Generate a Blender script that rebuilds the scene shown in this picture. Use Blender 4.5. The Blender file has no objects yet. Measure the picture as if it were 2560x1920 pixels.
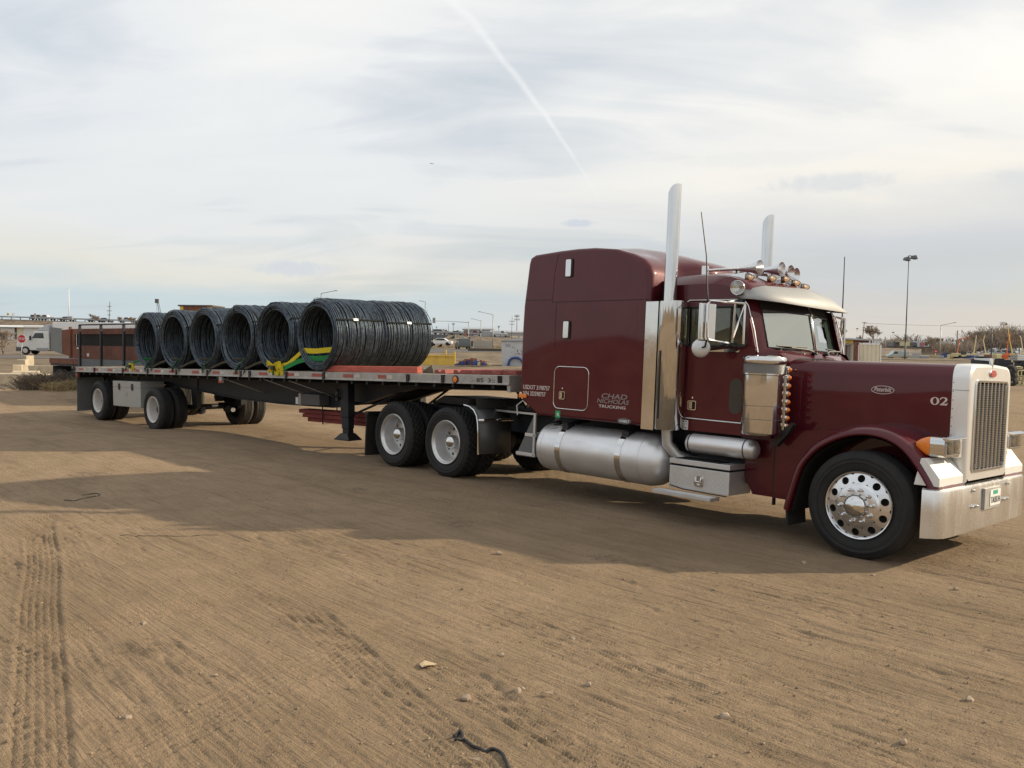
import bpy, math, random
import numpy as np
from mathutils import Matrix, Vector
PI = math.pi
S = bpy.context.scene
COL = S.collection
rnd = random.Random(7)

# ------------------------------------------------------------------ camera
FPX, CAMH = 2126.57, 1.74            # focal length in pixels of a 2560 wide frame
PITCH, ROLL = .0442, .0105
def cam_axes(p, r):
    f = np.array([0, math.cos(p), -math.sin(p)]); u = np.array([0, math.sin(p), math.cos(p)]); x = np.array([1., 0, 0])
    c, s = math.cos(r), math.sin(r)
    return np.array([c*x + s*u, -s*x + c*u, f])
RT = cam_axes(PITCH, ROLL)
CAM = np.array([0, 0, CAMH])
cd = bpy.data.cameras.new('camera')
cam = bpy.data.objects.new('camera', cd); COL.objects.link(cam)
cd.sensor_width = 36; cd.sensor_fit = 'HORIZONTAL'; cd.lens = 36*FPX/2560
cd.clip_start = .05; cd.clip_end = 12000
cam.matrix_world = Matrix(((RT[0][0], RT[1][0], -RT[2][0], 0), (RT[0][1], RT[1][1], -RT[2][1], 0),
                           (RT[0][2], RT[1][2], -RT[2][2], CAMH), (0, 0, 0, 1)))
S.camera = cam
def ray(px, py):
    return RT.T @ np.array([(px-1280)/FPX, -(py-960)/FPX, 1.])
def at(px, py, Y):                    # the point at distance Y that lies on a sight line
    d = ray(px, py); k = Y/d[1]
    return CAM + k*d

# the yard slopes a little: the truck stands on its own tilted plane
RF = cam_axes(.0252, .0421)
QM = RT.T @ RF
def yard(P): return CAM + QM @ (np.asarray(P, float) - CAM)
def frame3(th):
    return np.array([[math.cos(th), -math.sin(th), 0], [math.sin(th), math.cos(th), 0], [0, 0, 1.]])
M_T = frame3(.8035); O_T = np.array([3.3513, 8.0905, 0])
def rotframe(yaw, pit, rol):
    cy, sy = math.cos(yaw), math.sin(yaw)
    F = np.array([cy*math.cos(pit), -sy*math.cos(pit), math.sin(pit)]); L = np.array([sy, cy, 0]); U = np.cross(F, L)
    c, s = math.cos(rol), math.sin(rol)
    return np.array([F, c*L + s*U, c*U - s*L])
M_R = rotframe(.749, .0264, .0429); O_R = M_T.T @ np.array([-15.949, -.4897, -.1621]) + O_T
def world_matrix(M, O):
    A = QM @ M.T; o = yard(O)
    return Matrix([[*A[i], o[i]] for i in range(3)] + [[0, 0, 0, 1]])
MW_T, MW_R = world_matrix(M_T, O_T), world_matrix(M_R, O_R)

# ------------------------------------------------------------------ sun and sky
SUN_F = .57*M_T[0] + .82*M_T[1]
SUN_EL = math.radians(25.3)
sd = QM @ (math.cos(SUN_EL)*SUN_F/np.linalg.norm(SUN_F) + math.sin(SUN_EL)*np.array([0, 0, 1.]))
sd /= np.linalg.norm(sd)
sl = bpy.data.lights.new('sun', 'SUN'); sl.energy = 5.0; sl.angle = math.radians(.9); sl.color = (1, .85, .62)
so = bpy.data.objects.new('sun', sl); COL.objects.link(so); so.location = (60, 20, 60)
so.rotation_euler = Vector(sd).to_track_quat('Z', 'Y').to_euler()

W = bpy.data.worlds.new('World'); S.world = W; W.use_nodes = True
nt = W.node_tree; nt.nodes.clear()
class NG:                              # small node-graph writer
    def __init__(s, nt): s.nt = nt
    def n(s, t, **k):
        x = s.nt.nodes.new(t)
        for a, v in k.items():
            if a.startswith('i_'): x.inputs[int(a[2:])].default_value = v
            else: setattr(x, a, v)
        return x
    def l(s, a, b): s.nt.links.new(a, b)
    def put(s, sock, v):
        if hasattr(v, 'is_linked') or hasattr(v, 'links'): s.l(v, sock)
        elif v is not None: sock.default_value = v
    def math(s, op, a, b=None, c=None, clamp=False):
        x = s.n('ShaderNodeMath', operation=op, use_clamp=clamp); s.put(x.inputs[0], a)
        if b is not None: s.put(x.inputs[1], b)
        if c is not None: s.put(x.inputs[2], c)
        return x.outputs[0]
    def vmath(s, op, a, b=None, out=0):
        x = s.n('ShaderNodeVectorMath', operation=op); s.put(x.inputs[0], a)
        if b is not None: s.put(x.inputs[1], b)
        return x.outputs[out]
    def ramp(s, f, pts):
        x = s.n('ShaderNodeValToRGB'); e = x.color_ramp.elements
        while len(e) > len(pts): e.remove(e[-1])
        while len(e) < len(pts): e.new(.5)
        for q, (p, c) in zip(e, pts): q.position = p; q.color = (*c, 1) if len(c) == 3 else c
        s.l(f, x.inputs[0]); return x.outputs[0]
    def noise(s, vec, scale, detail=4, rough=.55, dist=0, out=0):
        x = s.n('ShaderNodeTexNoise'); x.inputs['Scale'].default_value = scale; x.inputs['Detail'].default_value = detail
        x.inputs['Roughness'].default_value = rough; x.inputs['Distortion'].default_value = dist
        if vec is not None: s.l(vec, x.inputs['Vector'])
        return x.outputs[out]
    def mapr(s, v, a, b, c=0, d=1):
        x = s.n('ShaderNodeMapRange'); s.put(x.inputs[0], v)
        for i, q in enumerate((a, b, c, d)): x.inputs[i+1].default_value = q
        return x.outputs[0]
    def mix(s, f, a, b):
        x = s.n('ShaderNodeMix', data_type='RGBA'); s.put(x.inputs[0], f)
        for i, v in ((6, a), (7, b)):
            if isinstance(v, tuple): x.inputs[i].default_value = (*v, 1) if len(v) == 3 else v
            else: s.l(v, x.inputs[i])
        return x.outputs[2]
    def mapping(s, vec, scale=(1, 1, 1), rot=(0, 0, 0), loc=(0, 0, 0)):
        x = s.n('ShaderNodeMapping'); s.l(vec, x.inputs[0]); x.inputs['Scale'].default_value = scale
        x.inputs['Rotation'].default_value = rot; x.inputs['Location'].default_value = loc; return x.outputs[0]
g = NG(nt)
sky = g.n('ShaderNodeTexSky', sky_type='NISHITA', sun_disc=False, sun_elevation=math.asin(sd[2]), sun_rotation=math.atan2(sd[0], sd[1]))
sky.air_density = 1.2; sky.dust_density = 1.5
tc = g.n('ShaderNodeTexCoord'); D = tc.outputs['Generated']
sep = g.n('ShaderNodeSeparateXYZ'); g.l(D, sep.inputs[0]); dz = sep.outputs[2]
k = g.math('DIVIDE', 1., g.math('ADD', g.math('MAXIMUM', dz, 0.), .22))
px = g.math('MULTIPLY', sep.outputs[0], k); py = g.math('MULTIPLY', sep.outputs[1], k)
cmb = g.n('ShaderNodeCombineXYZ'); g.l(px, cmb.inputs[0]); g.l(py, cmb.inputs[1]); P2 = cmb.outputs[0]
n1 = g.noise(g.mapping(P2, (.7, 1.2, 1), (0, 0, -.5), (3.1, 1.7, 0)), .95, 6, .48, .7)
n2 = g.noise(g.mapping(P2, (.8, 2.6, 1), (0, 0, .45), (7, 2, 0)), 1.6, 5, .50, 1.0)
nn = g.math('ADD', g.math('MULTIPLY', n1, .70), g.math('MULTIPLY', n2, .30))
mask = g.mapr(nn, .25, .50)                     # cloud cover
sunv = g.n('ShaderNodeVectorMath', operation='DOT_PRODUCT'); g.l(D, sunv.inputs[0]); sunv.inputs[1].default_value = tuple(sd)
glow = g.math('POWER', g.mapr(sunv.outputs['Value'], -.45, 1.), 1.5)
cloud_lo = g.mix(glow, (7.9, 8.3, 8.75), (10.8, 10.3, 9.5))
cloud_hi = g.mix(glow, (9.3, 9.35, 9.2), (12.2, 11.6, 10.4))
ccol = g.mix(g.mapr(nn, .46, .66), cloud_lo, cloud_hi)
low = g.math('POWER', g.mapr(dz, .0, .16, 1, 0), 1.5)
lowc = g.mix(g.noise(g.mapping(D, (1.6, 1.6, 22)), 2.2, 4, .5, .4), (4.7, 5.6, 6.1), (8.3, 7.7, 6.6))
wz = g.math('ADD', dz, g.math('MULTIPLY', g.math('SUBTRACT', g.noise(g.mapping(D, (2.2, 2.2, 9)), 1.7, 5, .55, .5), .5), .085))
wz = g.math('ADD', wz, g.math('MULTIPLY', sep.outputs[0], -.028))
lowl = g.ramp(g.mapr(wz, -.02, .30), [(0, (.66, .66, .655)), (.12, (.60, .665, .69)), (.24, (.545, .66, .70)), (.33, (.80, .775, .69)), (.48, (.82, .83, .815)), (.75, (.76, .80, .83)), (1, (.80, .83, .86))])
lowr = g.ramp(g.mapr(wz, -.02, .30), [(0, (.68, .61, .52)), (.15, (.66, .61, .55)), (.30, (.58, .59, .60)), (.42, (.57, .595, .64)), (.52, (.70, .69, .67)), (.60, (.93, .86, .73)), (.72, (.84, .81, .76)), (.82, (.96, .90, .79)), (1, (.96, .92, .85))])
lx = g.mix(g.mapr(sep.outputs[0], -.15, .35), lowl, lowr)
lx = g.vmath('SCALE', lx); lx.node.inputs['Scale'].default_value = 10.
ccol = g.mix(g.math('MULTIPLY', g.mapr(dz, .10, .30, 1, 0), .85), ccol, lx)
base = g.mix(.55, sky.outputs[0], (6.2, 7.1, 8.0))
col = g.mix(g.math('MULTIPLY', mask, .93), base, ccol)
# small grey scraps of cloud low over the yard
scr = g.noise(g.mapping(P2, (1.2, 2.2, 1), (0, 0, .1), (1.3, 9.1, 0)), 2.1, 3, .5, .3)
def scrap(px_, py_, wx, wy, f):
    global col
    d0 = ray(px_, py_); d0 /= np.linalg.norm(d0); e1 = np.cross(d0, [0, 0, 1.]); e1 /= np.linalg.norm(e1); e2 = np.cross(e1, d0)
    wn = g.math('MULTIPLY', g.math('SUBTRACT', g.noise(D, 70, 4, .6), .5), 2.2)
    u_ = g.math('DIVIDE', g.vmath('DOT_PRODUCT', D, tuple(e1), 1), wx/FPX); v_ = g.math('DIVIDE', g.vmath('DOT_PRODUCT', D, tuple(e2), 1), wy/FPX)
    r_ = g.math('ADD', g.math('ADD', g.math('MULTIPLY', u_, u_), g.math('MULTIPLY', v_, v_)), wn)
    fr_ = g.math('MULTIPLY', g.mapr(r_, 1.1, .2), g.mapr(g.vmath('DOT_PRODUCT', D, tuple(d0), 1), .9, .95))
    col = g.mix(g.math('MULTIPLY', fr_, f), col, (6.5, 6.95, 7.55))
for a_ in ((1447, 558, 46, 10, .95), (1572, 607, 44, 7, .75), (735, 672, 110, 22, .75), (2085, 455, 150, 24, .5), (1050, 570, 190, 16, .22), (2350, 700, 260, 34, .22), (500, 655, 70, 10, .2), (1900, 400, 200, 20, .15)): scrap(*a_)
# contrail: a thin band along a great circle
d1, d2 = ray(1120, -10), ray(1462, 440); d1 /= np.linalg.norm(d1); d2 /= np.linalg.norm(d2)
cn = np.cross(d1, d2); cn /= np.linalg.norm(cn); ct = d2 - d1; tl = np.linalg.norm(ct); ct /= tl
bend = g.noise(D, 14, 3, .6)
off = g.vmath('DOT_PRODUCT', D, tuple(cn), 1); along = g.math('DIVIDE', g.math('SUBTRACT', g.vmath('DOT_PRODUCT', D, tuple(ct), 1), float(d1 @ ct)), float(tl))
off = g.math('ADD', off, g.math('MULTIPLY', g.math('SUBTRACT', bend, .5), .012))
off = g.math('ADD', off, g.math('MULTIPLY', g.math('MULTIPLY', along, g.math('SUBTRACT', 1., along)), .030))
wid = g.mapr(along, 0, 1, .0068, .0030)
band = g.math('SUBTRACT', 1., g.math('DIVIDE', g.math('ABSOLUTE', off), wid), clamp=True)
band = g.math('MULTIPLY', band, g.math('MULTIPLY', g.mapr(along, -.4, -.1), g.mapr(along, .75, 1.2, 1, 0)))
band = g.math('MULTIPLY', band, g.mapr(g.noise(D, 40, 3), .25, .6, .55, 1))
col = g.mix(g.math('MULTIPLY', band, .62), col, (9.5, 9.55, 9.6))
bg = g.n('ShaderNodeBackground'); bg.inputs['Strength'].default_value = .1; g.l(col, bg.inputs[0])
wo = g.n('ShaderNodeOutputWorld'); g.l(bg.outputs[0], wo.inputs[0])
vs = S.view_settings; vs.view_transform = 'Standard'; vs.look = 'None'; vs.exposure = 0; vs.gamma = 1; vs.use_curve_mapping = False
S.cycles.use_denoising = True; S.cycles.denoising_prefilter = 'ACCURATE'; S.cycles.max_bounces = 6; S.cycles.transparent_max_bounces = 12; S.cycles.caustics_reflective = False; S.cycles.caustics_refractive = False

# ------------------------------------------------------------------ mesh writer
class MB:
    def __init__(s): s.v = []; s.f = []
    def add(s, v, f):
        o = len(s.v); s.v += [tuple(map(float, p)) for p in v]; s.f += [tuple(i+o for i in q) for q in f]; return s
    def box(s, x0, x1, y0, y1, z0, z1):
        return s.add([(x, y, z) for z in (z0, z1) for y in (y0, y1) for x in (x0, x1)],
                     [(0, 2, 3, 1), (4, 5, 7, 6), (0, 1, 5, 4), (2, 6, 7, 3), (0, 4, 6, 2), (1, 3, 7, 5)])
    def prism(s, pts, axis, lo, hi):
        n = len(pts); i = 'xyz'.index(axis)
        def mk(p, c):
            q = list(p); q.insert(i, c); return q
        ar = sum(pts[k][0]*pts[(k+1) % n][1]-pts[(k+1) % n][0]*pts[k][1] for k in range(n))
        if (ar > 0) == (axis == 'y'): pts = pts[::-1]
        v = [mk(p, lo) for p in pts]+[mk(p, hi) for p in pts]
        return s.add(v, [tuple(range(n))[::-1], tuple(range(n, 2*n))]+[(k, (k+1) % n, n+(k+1) % n, n+k) for k in range(n)])
    def loft(s, secs, closed=True, caps=True):
        n = len(secs[0]); m = len(secs); f = []
        for a in range(m-1):
            for k in range(n if closed else n-1): f.append((a*n+k, a*n+(k+1) % n, (a+1)*n+(k+1) % n, (a+1)*n+k))
        if caps: f += [tuple(range(n))[::-1], tuple(range((m-1)*n, m*n))]
        return s.add([p for q in secs for p in q], f)
    def tube(s, pts, r, n=8, caps=True):
        pts = [np.array(p, float) for p in pts]; secs = []; rr = r if hasattr(r, '__len__') else [r]*len(pts)
        t0 = pts[1]-pts[0]; t0 /= np.linalg.norm(t0)
        u = np.cross(t0, [0, 0, 1.]) if abs(t0[2]) < .9 else np.cross(t0, [1., 0, 0]); u /= np.linalg.norm(u)
        for i, p in enumerate(pts):
            a = pts[max(i-1, 0)]; b = pts[min(i+1, len(pts)-1)]; t = b-a; t /= (np.linalg.norm(t)+1e-12)
            u = u-t*(u @ t); u /= (np.linalg.norm(u)+1e-12); w = np.cross(t, u)
            secs.append([p+rr[i]*(math.cos(2*PI*k/n)*u+math.sin(2*PI*k/n)*w) for k in range(n)])
        return s.loft(secs, True, caps)
    def lathe(s, prof, o, axis, n=32, caps=False, a0=0., a1=2*PI):
        ax = {'x': (1, 0, 0), 'y': (0, 1, 0), 'z': (0, 0, 1)}.get(axis, axis); ax = np.array(ax, float); ax /= np.linalg.norm(ax); o = np.array(o, float)
        u = np.cross(ax, [0, 0, 1.]) if abs(ax[2]) < .9 else np.array([1., 0, 0]); u = u-ax*(u @ ax); u /= np.linalg.norm(u); w = np.cross(ax, u)
        full = abs(a1-a0-2*PI) < 1e-6; m = n if full else n+1
        secs = [[o+h*ax+r*(math.cos(a0+(a1-a0)*k/n)*u+math.sin(a0+(a1-a0)*k/n)*w) for k in range(m)] for r, h in prof]
        return s.loft(secs, full, caps)
    def ball(s, c, rx, ry=None, rz=None, n=12):
        ry = ry or rx; rz = rz or rx; i0 = len(s.v)
        s.lathe([(max(math.sin(PI*k/(n//2+2)), 1e-4), -math.cos(PI*k/(n//2+2))) for k in range(n//2+3)], (0, 0, 0), 'z', n)
        for i in range(i0, len(s.v)): x, y, z = s.v[i]; s.v[i] = (c[0]+x*rx, c[1]+y*ry, c[2]+z*rz)
        return s
    def ribbon(s, pts, wv, t=.004):
        pts = [np.array(p, float) for p in pts]; wv = np.array(wv, float); secs = []
        for i, p in enumerate(pts):
            a = pts[max(i-1, 0)]; b = pts[min(i+1, len(pts)-1)]; d = b-a; d /= np.linalg.norm(d); nn = np.cross(d, wv); nn /= np.linalg.norm(nn); 
            secs.append([p-wv/2-nn*t/2, p+wv/2-nn*t/2, p+wv/2+nn*t/2, p-wv/2+nn*t/2])
        return s.loft(secs)
    def mirror(s, c, axis=1):
        m = MB()
        for p in s.v: q = list(p); q[axis] = 2*c-q[axis]; m.v.append(tuple(q))
        m.f = [f[::-1] for f in s.f]; return m
    def join(s, o): return s.add(o.v, o.f)
    def mesh(s, name, mat=None, smooth=35):
        me = bpy.data.meshes.new(name); me.from_pydata(s.v, [], s.f)
        if mat: me.materials.append(mat)
        if smooth:
            me.polygons.foreach_set('use_smooth', [True]*len(me.polygons))
            me.set_sharp_from_angle(angle=math.radians(smooth))
            for p_ in me.polygons:
                if p_.loop_total > 4: p_.use_smooth = False
        me.update(); return me
    def build(s, name, mat, parent=None, smooth=35, bevel=0, segs=2, fix=True):
        me = s.mesh(name, mat, smooth)
        if fix:
            import bmesh
            bm = bmesh.new(); bm.from_mesh(me); bmesh.ops.recalc_face_normals(bm, faces=bm.faces); bm.to_mesh(me); bm.free()
        o = bpy.data.objects.new(name, me); COL.objects.link(o)
        if parent is not None: o.parent = parent
        if bevel:
            b = o.modifiers.new('edge', 'BEVEL'); b.width = bevel; b.segments = segs; b.limit_method = 'ANGLE'; b.angle_limit = math.radians(38); b.harden_normals = True
        return o
def tag(o, label, cat, group=None, kind=None):
    if label: o['label'] = label
    if cat: o['category'] = cat
    if group: o['group'] = group
    if kind: o['kind'] = kind
    return o
def root(name, label, cat, mw=None, group=None):
    o = bpy.data.objects.new(name, None); COL.objects.link(o); o.empty_display_size = .2
    if mw is not None: o.matrix_world = mw
    return tag(o, label, cat, group)
def sub(name, parent, loc=(0, 0, 0), rot=(0, 0, 0)):
    o = bpy.data.objects.new(name, None); COL.objects.link(o); o.parent = parent; o.location = loc; o.rotation_euler = rot; return o
def copy_tree(o, parent=None):
    c = o.copy(); COL.objects.link(c); c.parent = parent
    for ch in list(o.children): copy_tree(ch, c)
    return c
def place(o, mw): o.matrix_world = mw; return o
def upright(p, rz=0): return Matrix.Translation(Vector(p)) @ Matrix.Rotation(rz, 4, 'Z')
def rect(x0, x1, z0, z1, r, n=5):
    p = []
    for cx, cz, a in ((x1-r, z1-r, 0), (x0+r, z1-r, 90), (x0+r, z0+r, 180), (x1-r, z0+r, 270)):
        for k in range(n+1): t = math.radians(a+90*k/n); p.append((cx+r*math.cos(t), cz+r*math.sin(t)))
    return p
TURN = Matrix(((1, 0, 0, 0), (0, 0, -1, 0), (0, 1, 0, 0), (0, 0, 0, 1)))   # text faces the near side (-Y)
def text(body, name, size, mat, parent, mw, width=None, ext=.0008, align='LEFT', shear=0, bold=.012):
    c = bpy.data.curves.new(name, 'FONT'); c.body = body; c.size = size; c.extrude = ext; c.align_x = align; c.shear = shear; c.resolution_u = 3; c.offset = bold*size
    o = bpy.data.objects.new(name, c); COL.objects.link(o)
    bpy.context.view_layer.update()
    w = o.dimensions.x or 1
    me = bpy.data.meshes.new_from_object(o); bpy.data.objects.remove(o); me.name = name
    me.materials.clear(); me.materials.append(mat)
    o = bpy.data.objects.new(name, me); COL.objects.link(o); o.parent = parent
    o.matrix_local = mw @ Matrix.Diagonal((width/w if width else 1, 1, 1, 1)); return o

# ------------------------------------------------------------------ materials
def material(name, col, rough=.6, metal=0, var=.12, vs=6., bump=0, bs=40., coat=0, dust=0, dustc=(.30, .22, .15), spec=.5, stretch=(1, 1, 1), rvar=0, streak=0):
    m = bpy.data.materials.new(name); m.use_nodes = True; t = m.node_tree; b = t.nodes['Principled BSDF']; q = NG(t)
    tcn = q.n('ShaderNodeTexCoord').outputs['Object']; oc = q.mapping(tcn, stretch)
    n = q.noise(oc, vs, 5, .6)
    lo = tuple(max(c*(1-var), 0) for c in col); hi = tuple(min(c*(1+var), 1) for c in col)
    c = q.mix(q.mapr(n, .3, .7), lo, hi)
    if streak:
        sn = q.noise(q.mapping(tcn, (9, 9, .6)), 3, 4, .6); c = q.mix(q.math('MULTIPLY', q.mapr(sn, .5, .75), streak), c, dustc)
    if dust:
        dn = q.noise(tcn, 3.3, 6, .65)
        c = q.mix(q.math('MULTIPLY', q.mapr(dn, .35, .75), dust), c, dustc)
    q.l(c, b.inputs['Base Color']); b.inputs['Metallic'].default_value = metal; b.inputs['Specular IOR Level'].default_value = spec
    if rvar: q.l(q.mapr(q.noise(oc, vs*1.7, 5, .65), .3, .7, max(rough-rvar, .02), rough+rvar), b.inputs['Roughness'])
    else: b.inputs['Roughness'].default_value = rough
    if coat: b.inputs['Coat Weight'].default_value = coat; b.inputs['Coat Roughness'].default_value = .04
    if bump:
        bn = q.n('ShaderNodeBump'); bn.inputs['Strength'].default_value = bump; bn.inputs['Distance'].default_value = .01
        q.l(q.noise(oc, bs, 4, .6), bn.inputs['Height']); q.l(bn.outputs[0], b.inputs['Normal'])
    return m
M = {}
M['paint'] = material('maroon_paint', (.086, .0085, .0145), .42, .12, .10, 2.5, .018, 1.6, .72, .10, (.11, .04, .036), spec=.08, rvar=.05)
M['paint_dark'] = material('dark_maroon', (.05, .009, .012), .5, 0, .1, 3, 0, 3, 0, .15)  # darker maroon for the door rivets
M['chrome'] = material('chrome', (.66, .66, .655), .08, 1, .04, 5, .022, 4, rvar=.04)
M['polish'] = material('polished_wheel', (.72, .72, .73), .24, .95, .05, 6, .01, 6, rvar=.05)
M['band'] = material('steel_band', (.016, .019, .020), .8, 0, .1, 20, spec=.1)
M['visor'] = material('visor_steel', (.36, .36, .355), .60, .20, .04, 3)
M['redfaded'] = material('faded_red_timber', (.30, .085, .07), .8, 0, .25, 4)
M['quarter'] = material('dark_fender_sheet', (.105, .105, .107), .40, .35, .1, 3)
M['dustchrome'] = material('dull_chrome', (.74, .73, .71), .2, 1, .08, 5, .01, 6, dust=.15, rvar=.06)
M['steel'] = material('stainless_sheet', (.80, .79, .77), .30, .50, .03, 2, .006, 5, rvar=.04)
M['alu'] = material('dull_aluminium', (.66, .66, .66), .42, .75, .10, 2.2, .02, 30, dust=.12, rvar=.08)
M['tankalu'] = material('tank_aluminium', (.76, .76, .77), .40, .72, .10, 1.6, .006, 8, dust=.10, rvar=.08, stretch=(1, 3, 3))
M['railalu'] = material('weathered_aluminium', (.42, .41, .39), .55, .45, .22, 5, .03, 30, dust=.35, dustc=(.25, .22, .18))
M['white'] = material('white_paint', (.74, .74, .72), .45, 0, .06, 3, 0, 3, dust=.12)
M['whiterim'] = material('white_steel', (.62, .61, .59), .5, 0, .1, 8, 0, 3, dust=.45, dustc=(.33, .27, .2))
M['rubber'] = material('tyre_rubber', (.012, .012, .013), .8, 0, .25, 9, .1, 60, dust=.16, dustc=(.075, .062, .048))
M['rubber2'] = material('dusty_sunlit_rubber', (.03, .03, .03), .9, 0, .25, 9, .1, 60, dust=.5, dustc=(.12, .10, .075))
M['black'] = material('black_paint', (.010, .010, .011), .5, 0, .25, 4, .02, 30, dust=.08, dustc=(.07, .06, .05))
M['frame'] = material('dark_frame_steel', (.012, .015, .021), .55, .1, .25, 3, .02, 20, dust=.14, dustc=(.05, .045, .04))
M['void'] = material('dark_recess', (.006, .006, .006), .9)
M['grey'] = material('grey_plastic', (.10, .10, .105), .6, 0, .1)
M['flap'] = material('grey_mud_flap', (.13, .135, .14), .6, .15, .12, 3, .02, 12, dust=.2, dustc=(.2, .17, .14))
M['boxgrey'] = material('grey_tool_box', (.37, .37, .35), .5, .1, .06, 3, .01, 12, dust=.15)
M['amber'] = material('amber_lens', (.80, .22, .02), .25, 0, .1, 30, coat=.6)
M['redlens'] = material('red_lens', (.45, .03, .02), .3, 0, .1, 30, coat=.5)
M['tapered'] = material('red_tape', (.33, .05, .045), .4, 0, .25, 20, dust=.35)
M['tapewhite'] = material('white_tape', (.55, .54, .5), .4, 0, .2, 20, dust=.3)
M['letter'] = material('silver_lettering', (.62, .54, .52), .5, .1, .04)
M['greyletter'] = material('grey_lettering', (.27, .23, .23), .45, .2, .06)
M['ink'] = material('black_ink', (.02, .02, .02), .6)
M['coil'] = material('coil_wire', (.092, .117, .144), .40, .55, .5, 14, .02, 60, rvar=.12)
M['coilshade'] = material('coil_shadow', (.012, .014, .017), .8, .3, .3, 20)
M['yellow'] = material('yellow_strap', (.72, .58, .02), .75, 0, .08, 30)
M['green'] = material('green_strap', (.02, .25, .07), .75, 0, .1, 30)
M['olive'] = material('grey_strap', (.12, .115, .09), .85, 0, .12, 30)
M['rackwood'] = material('shaded_red_timber', (.20, .035, .032), .8, 0, .25, 4, .05, 30)  # darker copy of the red timber; under-trailer shade put into the colour
M['lampwhite'] = material('lamp_reflector', (.78, .74, .66), .25, .2, .05)
M['redwood'] = material('red_painted_timber', (.50, .10, .07), .75, 0, .25, 4, .06, 30, dust=.2, stretch=(1, 8, 8))
M['wood'] = material('weathered_planks', (.30, .23, .16), .85, 0, .35, 3, .15, 20, stretch=(1, 10, 10))
M['rust'] = material('rust_red_paint', (.17, .060, .035), .8, 0, .28, 2.2, .05, 20, dust=.25, dustc=(.22, .13, .08))
M['concrete'] = material('pale_concrete', (.48, .40, .29), .9, 0, .16, 3, .12, 18)
M['asphalt'] = material('asphalt', (.075, .075, .075), .9, 0, .2, .8, .1, 20, dust=.25)
M['galv'] = material('galvanised_steel', (.36, .37, .38), .5, .5, .08)
M['poledark'] = material('dark_pole', (.12, .13, .14), .6, .2, .1)
M['timberpole'] = material('utility_timber', (.10, .08, .065), .9, 0, .2)
M['cream'] = material('cream_cladding', (.72, .65, .50), .7, 0, .06, .4, streak=.15)
M['bark'] = material('grey_bark', (.25, .20, .16), .95, 0, .25, 2)
M['twig'] = material('hazy_winter_twigs', (.31, .25, .195), .95, 0, .3, 1)  # lightened so the colour carries the distance haze
M['dry'] = material('dry_brush', (.15, .115, .085), .95, 0, .35, 3)
M['sage'] = material('dry_grass', (.30, .23, .12), .95, 0, .3, 3)
M['bluepaint'] = material('blue_plastic', (.03, .06, .20), .5, 0, .2)
M['yellowpaint'] = material('yellow_paint', (.72, .48, .07), .6, 0, .08, 2)
M['orange'] = material('orange_paint', (.65, .13, .03), .5, 0, .1)
M['creamkit'] = material('cream_paint', (.62, .54, .30), .6, 0, .1, 3)
M['stopred'] = material('stop_sign_red', (.50, .02, .03), .45)
M['signwhite'] = material('sign_white', (.78, .78, .76), .5)
M['signyellow'] = material('sign_yellow', (.75, .48, .02), .5)
M['glassdark'] = material('dark_window', (.03, .035, .04), .08, 0, .05, spec=.8)
M['tan'] = material('tan_upholstery', (.66, .60, .48), .8, 0, .1)
M['palegrey'] = material('pale_upholstery', (.68, .66, .62), .8, 0, .1)
M['pale'] = material('pale_container', (.50, .52, .55), .6, 0, .08, 1.5, dust=.08, streak=.12)
M['whitebox'] = material('white_trailer_skin', (.80, .80, .80), .5, 0, .03)
M['copper'] = material('brown_earth', (.155, .115, .078), .95, 0, .45, .5)
def glass(name, tint, base=.06, film=0):
    m = bpy.data.materials.new(name); m.use_nodes = True; t = m.node_tree; t.nodes.clear(); q = NG(t)
    fr = q.n('ShaderNodeFresnel'); fr.inputs[0].default_value = 1.5
    a = q.n('ShaderNodeBsdfTransparent'); a.inputs[0].default_value = (*tint, 1); b = q.n('ShaderNodeBsdfGlossy'); b.inputs['Roughness'].default_value = .01
    x = q.n('ShaderNodeMixShader'); q.l(q.math('ADD', fr.outputs[0], base, clamp=True), x.inputs[0]); 
    if film:
        dfs = q.n('ShaderNodeBsdfDiffuse'); dfs.inputs[0].default_value = (.58, .84, .74, 1); tl_ = q.n('ShaderNodeBsdfTranslucent'); tl_.inputs[0].default_value = (.66, .80, .75, 1)
        y1 = q.n('ShaderNodeMixShader'); y1.inputs[0].default_value = .5; q.l(dfs.outputs[0], y1.inputs[1]); q.l(tl_.outputs[0], y1.inputs[2])
        y2 = q.n('ShaderNodeMixShader'); y2.inputs[0].default_value = film; q.l(a.outputs[0], y2.inputs[1]); q.l(y1.outputs[0], y2.inputs[2]); a = y2
    q.l(a.outputs[0], x.inputs[1]); q.l(b.outputs[0], x.inputs[2])
    o = q.n('ShaderNodeOutputMaterial'); q.l(x.outputs[0], o.inputs[0]); return m
M['glass'] = glass('window_glass', (.86, .90, .84), .03)
M['wsglass'] = glass('windshield_glass', (.70, .86, .80), .30, .26)
M['lens'] = glass('clear_lens', (.92, .92, .90), .12)

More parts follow.
